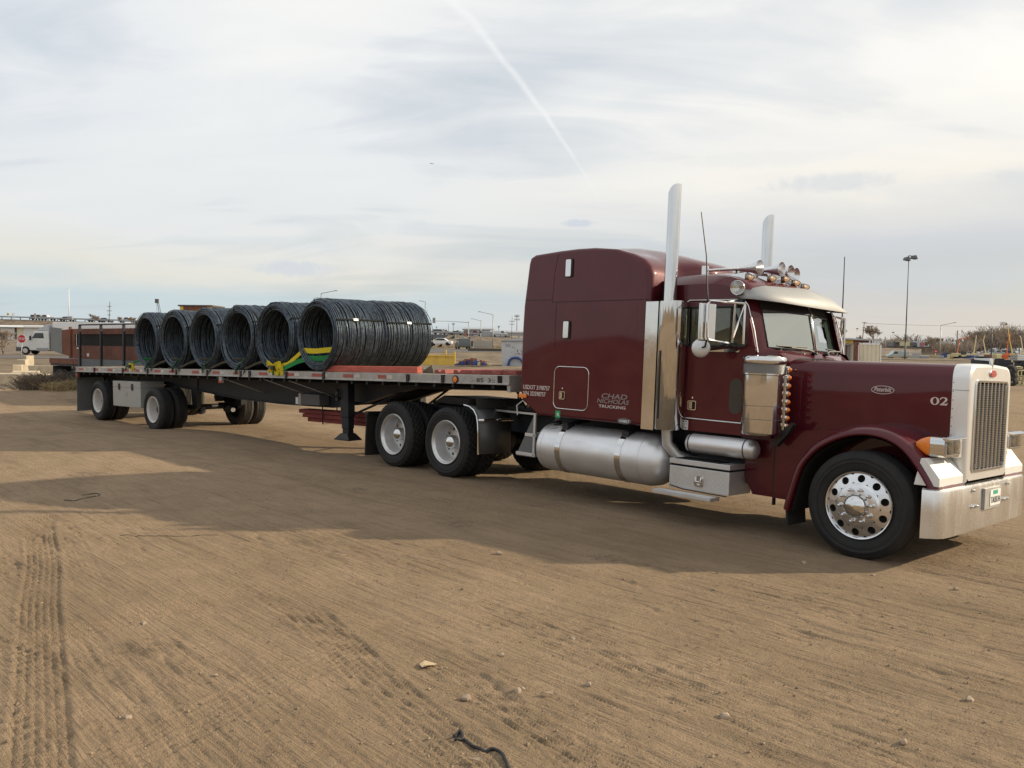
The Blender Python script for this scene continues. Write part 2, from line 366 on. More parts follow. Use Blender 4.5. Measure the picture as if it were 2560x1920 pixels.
# ------------------------------------------------------------------ ground
rng = np.random.default_rng(3)
def vnoise(x, y, seed):
    xi = np.floor(x).astype(np.int64); yi = np.floor(y).astype(np.int64); fx = x-xi; fy = y-yi
    fx = fx*fx*(3-2*fx); fy = fy*fy*(3-2*fy)
    def h(a, b):
        n = (a*374761393+b*668265263+seed*974711) & 0xffffffff; n = ((n ^ (n >> 13))*1274126177) & 0xffffffff
        return ((n ^ (n >> 16)) & 0xffff)/65535.
    return (h(xi, yi)*(1-fx)+h(xi+1, yi)*fx)*(1-fy)+(h(xi, yi+1)*(1-fx)+h(xi+1, yi+1)*fx)*fy-.5
def zplane(x, y): return CAMH + QM[2][0]*x + QM[2][1]*y - QM[2][2]*CAMH
def w3(mw, p): return np.array(mw @ Vector(p))
def smooth(t): t = np.clip(t, 0, 1); return t*t*(3-2*t)
CTRL = [w3(MW_R, p) for p in ((0, .2, 0), (-3.1, .2, .097), (0, 2.4, 0), (-3.1, 2.4, .097), (-1.5, 1.3, .05), (-6, 1.3, .18))]
for p in ((-9, 1, 0), (3, 1, 0), (-4, -2, 0), (2, -3, 0), (-9, -3, 0), (-2, 4, 0), (4, 4, 0), (-13, -3, -.05), (-14, -8, -.05)): CTRL.append(w3(MW_T, p))
BASE = dict(farlot=(130, 985, 33.), bush=(120, 975, 30.), slab=(30, 968, 36), pile=(55, 940, 46), stop=(52, 897, 78), semi=(116, 887, 106), yellowbox=(1130, 913, 64),
            container=(1275, 915, 68), signal=(1171, 873, 175), light1=(1232, 870, 190), light2=(2349, 902, 200), biglight=(2262, 897, 120), whitebox=(2170, 921, 88),
            van=(2240, 899, 190), lifts=(2480, 893, 230), scrap=(2545, 962, 44), cars=(2520, 885, 300), trees=(2420, 880, 400), warehouse=(60, 853, 150), hwy=(700, 860, 200),
            r1=(2556, 1000, 31.), r2=(2556, 1120, 17.5), far1=(100, 854, 420), far2=(1280, 866, 420), far3=(2500, 879, 420), f4=(600, 900, 80), f5=(1280, 885, 110), f6=(1800, 900, 110))
BP = {k: at(*v) for k, v in BASE.items()}
CTRL += [BP[k] for k in BP]
CTRL = np.array(CTRL+[[-900, 300, 0], [900, 300, 0], [0, 1400, 0], [-1200, 1400, 0], [1200, 1400, 0], [0, -300, 0], [-200, -100, 0], [200, -100, 0], [-40, 2, 0], [30, 0, -.6]])
SEGS = [(w3(MW_T, (-8.5, .9, 0)), w3(MW_T, (1, .9, 0))), (w3(MW_T, (-4, .9, 0)), np.array([-1., 0, 0])), (w3(MW_T, (0, 0, 0)), np.array([2., 1., 0]))]
def hbase(x, y):
    x = np.asarray(x, float); y = np.asarray(y, float)
    num = np.zeros_like(x); den = np.zeros_like(x)
    for cx, cy, cz in CTRL:
        d2 = (x-cx)**2+(y-cy)**2+.5; w = d2**-1.6*1e3; num += w*cz; den += w
    far = num/den
    dm = np.full_like(x, 1e9)
    for a, b in SEGS:
        ab = (b-a)[:2]; t = np.clip(((x-a[0])*ab[0]+(y-a[1])*ab[1])/(ab @ ab), 0, 1)
        dm = np.minimum(dm, np.hypot(x-a[0]-t*ab[0], y-a[1]-t*ab[1]))
    w = 1-smooth((dm-4.5)/5.)
    return zplane(x, y)*w+far*(1-w)
FU, FV = M_T[0][:2], M_T[1][:2]
def gp(px, py):                       # sight line meets the yard plane
    d = RF.T @ np.array([(px-1280)/FPX, -(py-960)/FPX, 1.]); k = CAMH/-d[2]; return yard(CAM+k*d)
TRACKS = []                           # (p0, direction, half width, depth, style)
def track(a, b, hw, dep, style): 
    p, q = gp(*a)[:2], gp(*b)[:2]; L = np.linalg.norm(q-p); TRACKS.append((p, (q-p)/L, L, hw, dep, style))
track((118, 1960), (96, 1150), .125, .015, 0)
track((2560, 1880), (1500, 1620), .20, .007, 0); track((1700, 1960), (1000, 1600), .20, .008, 0); track((2560, 1600), (1900, 1500), .20, .006, 0)
track((700, 1960), (330, 1560), .16, .008, 0); track((1950, 1700), (1200, 1480), .22, .007, 0); track((2300, 1760), (1500, 1530), .20, .007, 0)
track((900, 1960), (520, 1600), .15, .008, 1); track((-100, 1650), (600, 1480), .14, .008, 0); track((300, 1900), (1000, 1560), .14, .006, 1); track((2560, 1960), (2000, 1830), .18, .008, 0)
track((1240, 1960), (740, 1500), .14, .013, 1)
track((930, 1640), (560, 1420), .10, .010, 0)
track((1760, 1740), (1080, 1465), .16, .010, 0)
track((1980, 1850), (1290, 1500), .12, .009, 1)
track((2560, 1740), (1880, 1560), .14, .009, 0)
track((1500, 1960), (1130, 1640), .12, .011, 1)
track((2300, 1900), (1750, 1700), .12, .009, 1)
track((2560, 1640), (1700, 1440), .15, .006, 0)
track((420, 1960), (180, 1560), .13, .010, 1)
track((-200, 1560), (140, 1700), .14, .012, 1)
track((-100, 1380), (150, 1470), .14, .010, 1)
track((-60, 1800), (130, 1900), .12, .012, 1)
track((60, 1430), (10, 1200), .15, .006, 0)
track((230, 1450), (100, 1210), .12, .007, 0)
track((2400, 1960), (1900, 1790), .12, .008, 0)
track((2150, 1960), (1640, 1800), .12, .008, 1)
track((1200, 1490), (640, 1330), .13, .006, 0)
track((2560, 1520), (2000, 1440), .15, .007, 1)
def hdetail(x, y):
    u = x*FU[0]+y*FU[1]; v = x*FV[0]+y*FV[1]
    r = np.hypot(x, y); fade = 1-smooth((r-9)/9.)
    nw = vnoise(u/2.2, v/2.2, 1)
    z = .016*vnoise(u/.9, v/.5, 2)+.030*vnoise(x/3.1, y/3.1, 3)
    sfade = smooth((v+9.)/6.)*0+1
    z += (.0085*vnoise(u/.8, v/.085, 4)+.006*vnoise(u/.45, v/.04, 5))*(.5+nw)*sfade
    n1_ = vnoise(u/1.1, v/.11, 21)+.35*vnoise(u/.35, v/.07, 22); z -= .013*np.clip(.10-np.abs(n1_), 0, .1)/.1*smooth((vnoise(u/1.6, v/.9, 23)+.12)/.25)
    z += .010*np.clip(vnoise(x/.06, y/.06, 31)-.22, 0, 1)*smooth((vnoise(x/.5, y/.5, 32)+.15)/.3)*2.5
    n2_ = vnoise(u/1.7, v/.055, 24)+.3*vnoise(u/.3, v/.04, 25); z -= .008*np.clip(.09-np.abs(n2_), 0, .09)/.09*smooth((vnoise(u/2.1, v/.8, 26)+.10)/.25)
    z += .006*vnoise(x/.11, y/.11, 6)+.0045*vnoise(x/.055, y/.055, 7)*(.6+vnoise(x/.7, y/.7, 8))
    for p, d, L, hw, dep, st in TRACKS:
        dx = x-p[0]; dy = y-p[1]; s = dx*d[0]+dy*d[1]; t = -dx*d[1]+dy*d[0]+.02*vnoise(s/1.3, s*0, 11)*2
        inside = smooth((hw-np.abs(t))/.02+.5)*smooth((s+.2)/.3)*smooth((L-s)/.5)*(.35+np.clip(.75+1.3*vnoise(s/.5, t/.3, 9), 0, 1)*.65)
        if st == 0: prof = np.cos(t/.042*2*PI)*.6+.5*vnoise(s/.035, t/.03, 13)
        else: prof = np.sin((s*1.0+np.abs(t)*1.1)/.055*2*PI)*.30*(.4+vnoise(s/.3, t/.2, 17))+np.cos(t/.05*2*PI)*.5+.4*vnoise(s/.05, t/.04, 18)
        z += inside*dep*(prof-.25)
        z += dep*.45*np.exp(-((np.abs(t)-hw-.012)/.016)**2)*smooth((s+.2)/.3)*smooth((L-s)/.5)
    return z*fade
def hground(x, y):
    x = np.asarray(x, float); y = np.asarray(y, float); return hbase(x, y)+hdetail(x, y)
def gz(x, y): return float(hbase(np.array([x]), np.array([y]))[0])
def spread(a, b, d0, grow, lim):
    out = [b]; d = d0
    while out[-1] < lim: d *= grow; out.append(out[-1]+d)
    return out[1:]
xs = list(np.arange(-4.2, 5.6, .0155)); xs = [-q for q in spread(0, 4.2, .0155, 1.06, 2500)][::-1]+xs+spread(0, 5.6, .0155, 1.06, 2500)
ys = list(np.arange(2.6, 8.0, .0155)); ys = [2.6-(q) for q in spread(0, 0, .03, 1.3, 400)][::-1]+ys+spread(0, 8.0, .0155, 1.03, 2500)
X, Y = np.meshgrid(xs, ys); Z = hground(X, Y)
me = bpy.data.meshes.new('ground'); nx, ny = len(xs), len(ys)
me.vertices.add(nx*ny); me.vertices.foreach_set('co', np.stack([X, Y, Z], -1).astype(np.float32).ravel())
ii = (np.arange(ny-1)[:, None]*nx+np.arange(nx-1)[None]).ravel(); q = np.stack([ii, ii+1, ii+nx+1, ii+nx], -1)
me.loops.add(q.size); me.loops.foreach_set('vertex_index', q.ravel().astype(np.int32)); me.polygons.add(len(q))
me.polygons.foreach_set('loop_start', np.arange(0, q.size, 4, dtype=np.int32)); me.polygons.foreach_set('use_smooth', [True]*len(q)); me.update(); me.validate()
ground = bpy.data.objects.new('ground', me); COL.objects.link(ground); ground['kind'] = 'structure'
gm = bpy.data.materials.new('dirt_yard'); gm.use_nodes = True; q = NG(gm.node_tree); b = gm.node_tree.nodes['Principled BSDF']
oc = q.n('ShaderNodeTexCoord').outputs['Object']
st = q.mapping(q.mapping(oc, (1, 1, 1), (0, 0, math.atan2(-FU[1], FU[0]))), (.9, 16, 1))
big = q.noise(oc, .28, 5, .6); mid = q.noise(oc, 1.9, 5, .65); fine = q.noise(oc, 26, 5, .7); gr = q.noise(oc, 95, 3, .7); sn = q.noise(st, 1., 6, .65); sn2 = q.noise(st, 3.1, 5, .7); sn3 = q.noise(q.mapping(st, (1.3, 2.9, 1)), 1., 4, .6)
c = q.mix(q.mapr(big, .3, .7), (.302, .216, .138), (.386, .280, .185))
broad = q.noise(q.mapping(st, (.30, .12, 1)), 1., 4, .55, .6)
c = q.mix(q.math('MULTIPLY', q.mapr(broad, .52, .68), .42), c, (.196, .140, .088))
c = q.mix(q.math('MULTIPLY', q.mapr(broad, .45, .32), .30), c, (.395, .29, .193))
c = q.mix(q.math('MULTIPLY', q.mapr(mid, .42, .75), .55), c, (.215, .160, .100))
c = q.mix(q.math('MULTIPLY', q.mapr(sn, .48, .70), .45), c, (.175, .130, .086))
c = q.mix(q.math('MULTIPLY', q.mapr(sn2, .50, .75), .28), c, (.41, .315, .215))
c = q.mix(q.math('MULTIPLY', q.mapr(fine, .52, .74), .45), c, (.15, .110, .072))
c = q.mix(q.math('MULTIPLY', q.math('MULTIPLY', q.mapr(sn3, .56, .68), q.mapr(mid, .35, .6)), .5), c, (.14, .102, .068))
vo = q.n('ShaderNodeTexVoronoi'); vo.inputs['Scale'].default_value = 34; q.l(oc, vo.inputs['Vector'])
peb = q.math('MULTIPLY', q.mapr(vo.outputs['Distance'], .16, .26, 1, 0), q.mapr(q.noise(oc, 17, 2), .56, .62))
c = q.mix(q.math('MULTIPLY', peb, .6), c, (.36, .31, .26))
pat = q.math('MULTIPLY', q.mapr(q.noise(oc, .75, 3, .5), .64, .70), q.mapr(q.noise(oc, 13, 4, .8), .38, .62))
c = q.mix(q.math('MULTIPLY', pat, .7), c, (.115, .092, .07))
wx = q.n('ShaderNodeSeparateXYZ'); q.l(oc, wx.inputs[0])
wild = q.mapr(q.math('ADD', wx.outputs[1], q.math('MULTIPLY', q.math('SUBTRACT', q.noise(oc, .06, 4, .6), .5), 40)), 34, 60)
wc = q.mix(q.mapr(q.noise(q.mapping(oc, (1, .35, 1)), .35, 6, .7), .35, .65), (.125, .098, .070), (.26, .205, .145))
c = q.mix(q.math('MULTIPLY', wild, .9), c, wc)
q.l(c, b.inputs['Base Color']); b.inputs['Roughness'].default_value = 1; b.inputs['Specular IOR Level'].default_value = .12
hsum = q.math('ADD', q.math('MULTIPLY', fine, .55), q.math('ADD', q.math('MULTIPLY', gr, .30), q.math('ADD', q.math('ADD', q.math('MULTIPLY', sn2, .6), q.math('MULTIPLY', sn3, .55)), q.math('ADD', q.math('MULTIPLY', peb, .35), q.math('MULTIPLY', q.noise(oc, 9, 4, .6), .5)))))
bn = q.n('ShaderNodeBump'); bn.inputs['Strength'].default_value = 1.; bn.inputs['Distance'].default_value = .042; q.l(hsum, bn.inputs['Height']); q.l(bn.outputs[0], b.inputs['Normal'])
me.materials.append(gm)

def drape(name, pts, width, mat, dz=.05, n=40):
    pts = [np.array(p[:2], float) for p in pts]; secs = []
    for i in range(len(pts)-1):
        for k in range(n):
            p = pts[i]+(pts[i+1]-pts[i])*k/n; d = pts[i+1]-pts[i]; d = d/np.linalg.norm(d); w = np.array([-d[1], d[0]])*width/2
            a, e = p-w, p+w
            secs.append([(a[0], a[1], gz(*a)+dz), (e[0], e[1], gz(*e)+dz), (e[0], e[1], gz(*e)-.4), (a[0], a[1], gz(*a)-.4)])
    o = MB().loft(secs).build(name, mat); o['kind'] = 'structure'; return o

# ------------------------------------------------------------------ wheels (axis along +Y, outer face at y=0, hub centre at the origin)
def tyre(R, rb, Wd, style, n=88):
    t = 'lug' if style == 'lug' else 'rib'
    prof = [(rb-.012, .035), (rb+.006, .012), (rb+.05, -.004), (rb+.11*(R-rb)/.2, -.014), (R-.110, -.0185), (R-.105, -.0155), (R-.080, -.0165), (R-.076, -.0195), (R-.062, -.0185), (R-.058, -.013), (R-.035, -.004), (R-.014, .012)]
    tr = []
    if t == 'rib':
        gx = [.045+(Wd-.09)*k/5 for k in range(6)]
        tr.append((R-.003, .022, 0))
        for k in range(1, 5): x = gx[k]; tr += [(R, x-.011, 0), (R-.014, x-.006, 0), (R-.014, x+.006, 0), (R, x+.011, 0)]
        tr.append((R-.003, Wd-.022, 0))
    else:
        x0, x1 = .018, Wd-.018; st = [x0+(x1-x0)*k/5 for k in range(6)]
        for k in range(5):
            a, e = st[k], st[k+1]; tr += [(R-.016, a+.001, 0), (R-.001, a+.006, 1+k % 2), (R, e-.006, 1+k % 2), (R-.016, e-.001, 0)]
    full = [(r, y, 0) for r, y in prof]+tr+[(r, Wd-y, 0) for r, y in prof[::-1]]
    if t == 'lug': n = 144
    secs = []
    for r, y, kf in full:
        ring = []
        for k in range(n):
            rr = r
            if kf: ph = (k+(2 if kf == 2 else 0)) % 4; rr = r-.016 if ph == 0 else r
            a = 2*PI*(k+((y-Wd/2)*8 if kf else 0))/n; ring.append((rr*math.cos(a), y, rr*math.sin(a)))
        secs.append(ring)
    return MB().loft(secs, True, False)
def holed(r0, r1, rc, hr, nh, y0, dep, ph=0, slope=0):     # a disc ring with real round holes; y grows inwards
    m = MB()
    for s in range(nh):
        th0 = ph+2*PI*(s-.5)/nh; th1 = ph+2*PI*(s+.5)/nh; tc_ = (th0+th1)/2; N = 24
        pts = []
        for k in range(N):
            a = 2*PI*(k+.5)/N-PI*.75; ex, ey = math.cos(a), math.sin(a); f = max(abs(ex), abs(ey)); bx, by = ex/f, ey/f
            r = (r0+r1)/2+bx*(r1-r0)/2; th = tc_+by*(th1-th0)/2; o = (r*math.cos(th), y0, r*math.sin(th))
            hx = rc+hr*ex; hy = hr*ey; h = (hx*math.cos(tc_)-hy*math.sin(tc_), y0, hx*math.sin(tc_)+hy*math.cos(tc_)); pts.append((o, h))
        sl = lambda p: (p[0], y0+slope*(math.hypot(p[0], p[2])-r0), p[2])
        n = len(pts); v = [sl(p[0]) for p in pts]+[sl(p[1]) for p in pts]+[(p[1][0]*.985, y0+dep, p[1][2]*.985) for p in pts]
        m.add(v, [(k, (k+1) % n, n+(k+1) % n, n+k) for k in range(n)]+[(n+k, n+(k+1) % n, 2*n+(k+1) % n, 2*n+k) for k in range(n)])
    return m
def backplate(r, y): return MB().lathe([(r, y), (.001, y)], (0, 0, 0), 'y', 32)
LB = .26
def steer_wheel(parent, loc):
    w = sub('wheel', parent, loc)
    tyre(.519, .324, .28, 'rib').build('tyre', M['rubber'], w, 50)
    m = MB().lathe([(.318, .06), (.324, .012), (.326, -.004), (.322, -.010), (.312, -.006), (.302, .012)], (0, 0, 0), 'y', 64)
    m.join(holed(.212, .302, .257, .036, 10, -.014, .05, .25, .29))
    m.lathe([(.212, -.014), (.205, -.018), (.196, -.026), (.188, -.030), (.110, -.034)], (0, 0, 0), 'y', 64)
    m.build('rim', M['polish'], w, 30)
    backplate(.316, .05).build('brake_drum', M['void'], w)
    MB().lathe([(.118, -.030), (.116, -.040), (.112, -.075), (.100, -.105), (.070, -.130), (.036, -.142), (.001, -.145)], (0, 0, 0), 'y', 40).build('hub_cap', M['chrome'], w, 50)
    nut = MB().lathe([(.023, 0), (.023, -.006), (.017, -.010), (.0165, -.045), (.013, -.058), (.001, -.062)], (0, 0, 0), 'y', 12).mesh('lug_nut', M['chrome'], 40)
    for k in range(10):
        a = .1+2*PI*k/10; o = bpy.data.objects.new('lug_nut', nut); COL.objects.link(o); o.parent = w; o.location = (.155*math.cos(a), -.028, .155*math.sin(a))
    return w
def dish_wheel(parent, loc, R, rb, Wd, style, mats, holes=True):
    w = sub('wheel', parent, loc)
    tyre(R, rb, Wd, style).build('tyre', mats[0], w, 50)
    dp = .20 if mats[2] else .225
    m = MB().lathe([(rb-.006, .05), (rb, .012), (rb+.003, -.006), (rb-.004, -.012), (rb-.014, -.006), (rb-.022, .010), (rb-.040, .03), (rb-.050, .09), (rb-.066, dp-.02), (rb-.078, dp)], (0, 0, 0), 'y', 56)
    m.join(holed(.150, rb-.078, (.150+rb-.078)/2, .024, 10, dp, .03))
    m.lathe([(.150, dp), (.146, dp-.01), (.10, dp-.012)], (0, 0, 0), 'y', 40)
    m.build('rim', mats[1], w, 30)
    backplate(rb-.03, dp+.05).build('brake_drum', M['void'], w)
    if mats[2]:
        MB().lathe([(.105, dp-.01), (.103, .10), (.095, .07), (.07, .045), (.035, .032), (.001, .028)], (0, 0, 0), 'y', 36).build('hub_cap', mats[2], w, 50)
    else:
        MB().lathe([(.085, dp), (.08, .12), (.06, .11), (.001, .11)], (0, 0, 0), 'y', 24).build('hub', M['black'], w)
    return w
def inner_tyre(parent, loc, R, rb, Wd, style, mat):
    w = sub('wheel', parent, loc); t = tyre(R, rb, Wd, style); t.join(backplate(rb, .08)); t.build('tyre', mat, w, 50); return w
def far_side(w, c):          # the same wheel turned round to face the other side
    o = copy_tree(w, w.parent); o.location = (w.location[0], 2*c-w.location[1], w.location[2]); o.rotation_euler = (0, 0, PI); return o

# ------------------------------------------------------------------ the tractor
CY = 1.21
T = root('semi_truck', 'maroon long nosed semi truck with chrome stacks and a tall sleeper', 'truck', MW_T)
def both(mb, name, mat, **k): mb.build(name, mat, T, **k); return mb.mirror(CY).build(name, mat, T, **k)
# frame and running gear
fr = MB()
for y in (.74, 1.58): fr.box(-8.5, .5, y, y+.09, .72, 1.0)
for x in (-8.3, -6.9, -5.3, -4.6, -2.6, -1.2, .2): fr.box(x, x+.12, .83, 1.58, .76, .96)
fr.box(-5.25, -4.85, .76, 1.66, .42, .72); fr.box(-2.3, -1.0, .45, 2.0, .5, 1.04)
fr.build('chassis_frame', M['frame'], T, bevel=.006)
for x in (-6.22, -7.54): MB().tube([(x, .3, .52), (x, 2.1, .52)], .09, 12).ball((x, CY, .54), .24, .2, .23).build('axle', M['black'], T)
MB().tube([(0, .2, .42), (0, 2.2, .42)], .06, 8).build('axle', M['black'], T)
MB().prism([(-7.5, 1.02), (-6.2, 1.02), (-6.3, 1.16), (-7.2, 1.16)], 'y', .75, 1.67).build('fifth_wheel', M['black'], T, bevel=.02)
MB().box(-5.9, -4.75, .42, 2.0, 1.02, 1.05).build('catwalk', M['alu'], T, bevel=.005)
cw = MB()
for k in range(22): cw.box(-5.85+k*.05, -5.83+k*.05, .45, 1.9, 1.05, 1.075)
cw.build('catwalk_ridges', M['black'], T)
sw = steer_wheel(T, (0, 0, .519)); far_side(sw, CY)
dm = (M['rubber'], M['alu'], M['chrome'])
for x in (-6.22, -7.54):
    w = dish_wheel(T, (x, .03, .519), .519, .324, LB, 'lug', dm) if x == -6.22 else w
    if x != -6.22: w = copy_tree(w, T); w.location = (x, .03, .519)
    far_side(w, CY)
    if x == -6.22: wi = inner_tyre(T, (x, .36, .519), .519, .324, LB, 'lug', M['rubber']); 
    else: wi = copy_tree(wi, T); wi.location = (x, .36, .519)
    far_side(wi, CY)

# hood and grille shell
def hsec(hw, top, crown, zb, r=.13):
    p = [(-hw, zb), (-hw, top-r-.25), (-hw, top-r)]
    for k in range(1, 7): a = PI/2*k/6; p.append((-hw+r-r*math.cos(a), top-r+r*math.sin(a)+crown*.5*k/6))
    for k in range(1, 10): s = k/10; p.append(((-hw+r)*(1-2*s), top+crown*(.5+.5*math.sin(PI*s))))
    q = [(-y, z) for y, z in p[:9]][::-1]
    return p[:9]+p[9:]+q
secs = []
for i in range(13):
    t = i/12; a = -1.02+1.60*t; hw = .775-.160*t**.9; s = hsec(hw, 1.893, .022, .70); secs.append([(a, CY+y, z) for y, z in s])
MB().loft(secs, False, False).build('hood', M['paint'], T, 40)
MB().box(-1.0, .55, .62, 1.80, .85, 1.6).build('engine', M['void'], T)
both(MB().box(-1.035, -1.022, .415, .43, 1.02, 1.80), 'hood_seam', M['void'])
shell = []
for a, ins in ((.575, .0), (.60, -.004), (.70, -.002), (.722, .006), (.733, .022), (.736, .05)):
    hw = .614-ins; s = hsec(hw, 1.893-ins*.6, .026, .775+ins*.5); shell.append([(a, CY+y, z) for y, z in s])
m = MB().loft(shell, False, False)
ring = shell[-1]; inner = rect(.742, 1.678, .885, 1.752, .05, 6)     # front face round the grille opening
def ringface(outer, innr, a):
    mm = MB(); c = np.array([CY, 1.32]); N = 96
    def hitp(poly, ang):
        d = np.array([math.cos(ang), math.sin(ang)]); best = None
        for i in range(len(poly)):
            p = np.array(poly[i])-c; e = np.array(poly[(i+1) % len(poly)])-c-p; den = d[0]*e[1]-d[1]*e[0]
            if abs(den) < 1e-12: continue
            tt = (p[0]*e[1]-p[1]*e[0])/den; u = (p[0]*d[1]-p[1]*d[0])/den
            if tt > 0 and -1e-9 <= u <= 1+1e-9 and (best is None or tt > best): best = tt
        return c+d*best
    o = [hitp(outer, 2*PI*k/N) for k in range(N)]; i_ = [hitp(innr, 2*PI*k/N) for k in range(N)]
    mm.loft([[(a, *p) for p in o], [(a, *p) for p in i_], [(a-.06, *p) for p in i_]], True, False); return mm
m.join(ringface([(p[1], p[2]) for p in ring], inner, .736))
m.build('grille_shell', M['steel'], T, 32)
MB().box(.66, .672, .70, 1.72, .84, 1.80).build('radiator', M['void'], T)
bz = MB()
for off, aa in ((.0, .752),):
    o1 = rect(.735, 1.685, .878, 1.760, .055, 6); o2 = rect(.757, 1.663, .900, 1.738, .04, 6)
    bz.loft([[(.735, *p) for p in o1], [(aa, *p) for p in o1], [(aa, *p) for p in o2], [(.70, *p) for p in o2]], True, False)
bz.build('grille_bezel', M['chrome'], T, 40, bevel=.003)
sl_ = MB().add([(-.010, -.45, -.0035), (.012, -.45, -.0075), (.012, .45, -.0075), (-.010, .45, -.0035), (-.010, -.45, .0005), (.012, -.45, -.0035), (.012, .45, -.0035), (-.010, .45, .0005)],
     [(0, 1, 2, 3), (4, 7, 6, 5), (0, 4, 5, 1), (1, 5, 6, 2), (2, 6, 7, 3), (3, 7, 4, 0)]).mesh('slat', M['steel'], 0)
for k in range(46):
    o = bpy.data.objects.new('slat', sl_); COL.objects.link(o); o.parent = T; o.location = (.708, CY, .912+k*.0180)
bar = MB().prism(rect(-.013, .013, -.008, .008, .007, 3), 'z', .897, 1.741).mesh('grille_bar', M['chrome'], 40)
for k in range(7):
    o = bpy.data.objects.new('grille_bar', bar); COL.objects.link(o); o.parent = T; o.location = (.732, .757+.906*(k+1)/8, 0)
def oval(mb): mb.v = [(x, CY+(y-CY)*1.65, 1.828+(z-1.828)*.66) for x, y, z in mb.v]; return mb
oval(MB().lathe([(.001, .012), (.055, .010), (.064, .004), (.066, 0)], (.738, CY, 1.828), 'x', 32)).build('grille_badge', M['chrome'], T)
oval(MB().lathe([(.001, .014), (.052, .0135), (.056, .010)], (.738, CY, 1.828), 'x', 32)).build('badge_face', material('badge_red', (.42, .03, .03), .25, coat=.8), T)
MB().loft([[(.715, CY-w, 1.86), (.735, CY-w, 1.86), (.735, CY+w, 1.86), (.715, CY+w, 1.86)] if i == 0 else p for i, (w, p) in enumerate(((.008, None), (.0, [(.70, CY-.012, 1.955), (.745, CY-.012, 1.965), (.745, CY+.012, 1.965), (.70, CY+.012, 1.955)]), (.0, [(.42, CY-.075, 1.972), (.748, CY-.02, 1.982), (.748, CY+.02, 1.982), (.42, CY+.075, 1.972)])))]).build('hood_ornament', M['chrome'], T, bevel=.004)
rv = MB()
for k in range(10): rv.ball((.592, .594, .98+k*.083), .006, .004, .006, 6)
rv.box(.577, .735, .5915, .596, 1.655, 1.659)
both(rv, 'shell_rivets', M['grey'])
# bumper
path = [(.60, -.075), (.68, -.055), (.725, -.012), (.755, .06), (.768, .18), (.772, CY)]
path = path+[(a, 2*CY-y) for a, y in path[::-1][1:]]
sec = []
for i, (a, y) in enumerate(path):
    a0 = path[max(i-1, 0)]; a1 = path[min(i+1, len(path)-1)]; d = np.array([a1[0]-a0[0], a1[1]-a0[1]]); d /= np.linalg.norm(d); nx_, ny_ = d[1], -d[0]
    fl = .022 if i in (0, len(path)-1) else 0
    sec.append([(a-nx_*.012, y-ny_*.012, .33-fl*.3), (a, y, .325-fl*.3), (a+nx_*.004, y+ny_*.004, .55), (a, y, .735), (a-nx_*.006, y-ny_*.006, .755), (a-nx_*.03, y-ny_*.03, .766), (a-nx_*.09, y-ny_*.09, .766), (a-nx_*.09, y-ny_*.09, .755), (a-nx_*.03, y-ny_*.03, .752), (a-nx_*.014, y-ny_*.014, .73)])
MB().loft(sec).build('bumper', material('polished_bumper', (.80, .80, .79), .26, .9, .05, 3, .01, 3, dust=.10, rvar=.10, stretch=(1, 1, .25)), T, 40)
bolt = MB().lathe([(.019, 0), (.019, .006), (.013, .008), (.013, .022), (.008, .027), (.001, .028)], (0, 0, 0), 'x', 10).mesh('bolt', M['chrome'], 40)
for y, z in ((.70, .715), (.69, .56), (.80, .56), (1.62, .56), (1.73, .56), (1.72, .715)):
    o = bpy.data.objects.new('bolt', bolt); COL.objects.link(o); o.parent = T; o.location = (.773, y, z)
MB().box(.772, .800, .985, 1.44, .505, .715).build('plate_holder', M['railalu'], T, bevel=.004)
pl = MB().prism(rect(1.125, 1.43, .535, .69, .012, 3), 'x', .801, .806).build('licence_plate', M['signwhite'], T)
TF = Matrix(((0, 0, 1, 0), (1, 0, 0, 0), (0, 1, 0, 0), (0, 0, 0, 1)))      # text that faces forward
MB().box(.806, .8075, 1.20, 1.34, .645, .683).build('plate_sticker', material('sticker_green', (.02, .36, .25), .5), T)
text('TALB134', 'plate_text', .085, M['ink'], T, Matrix.Translation((.8075, 1.145, .562)) @ TF, .27)
# headlights, turn signals, fender pods
def headlight(mir):
    f = (lambda mb: mb.mirror(CY)) if mir else (lambda mb: mb)
    h = MB().prism(rect(.085, .485, 1.045, 1.225, .025, 3), 'x', .585, .715)
    h.loft([[(.70, .075, 1.205), (.70, .495, 1.205), (.70, .495, 1.232), (.70, .075, 1.232)], [(.775, .065, 1.208), (.775, .505, 1.208), (.775, .505, 1.218), (.775, .065, 1.218)]])
    H = f(h).build('headlight', M['chrome'], T, bevel=.006)
    f(MB().prism(rect(.115, .455, 1.062, 1.192, .02, 3), 'x', .712, .722)).build('reflector', M['lampwhite'], H)
    for y0, y1 in ((.125, .280), (.292, .447)):
        f(MB().prism(rect(y0, y1, 1.07, 1.185, .016, 3), 'x', .723, .734)).build('lens', M['lens'], H, bevel=.003)
        f(MB().ball(((.724), (y0+y1)/2, 1.128), .006, .032, .032, 12)).build('bulb', material('warm_bulb_glass', (.75, .62, .38), .25), H)
    f(MB().box(.60, .70, .50, .60, 1.02, 1.20)).build('bracket', M['steel'], H, bevel=.01)
    s = []
    for a, y0, y1, z0, z1 in ((.586, .086, .40, 1.047, 1.223), (.55, .086, .36, 1.055, 1.220), (.50, .09, .28, 1.085, 1.20), (.465, .095, .19, 1.118, 1.175), (.455, .11, .15, 1.135, 1.158)):
        s.append([(a, *p) for p in rect(y0, y1, z0, z1, min(.03, (y1-y0)/3, (z1-z0)/3), 3)])
    f(MB().loft(s)).build('turn_signal', M['amber'], T, 40)
headlight(False); headlight(True)
both(MB().prism([(.722, .785), (.722, .862), (.592, 1.03), (.55, 1.03), (.50, .785)], 'y', -.01, .585), 'fender_pod', M['white'], bevel=.006)
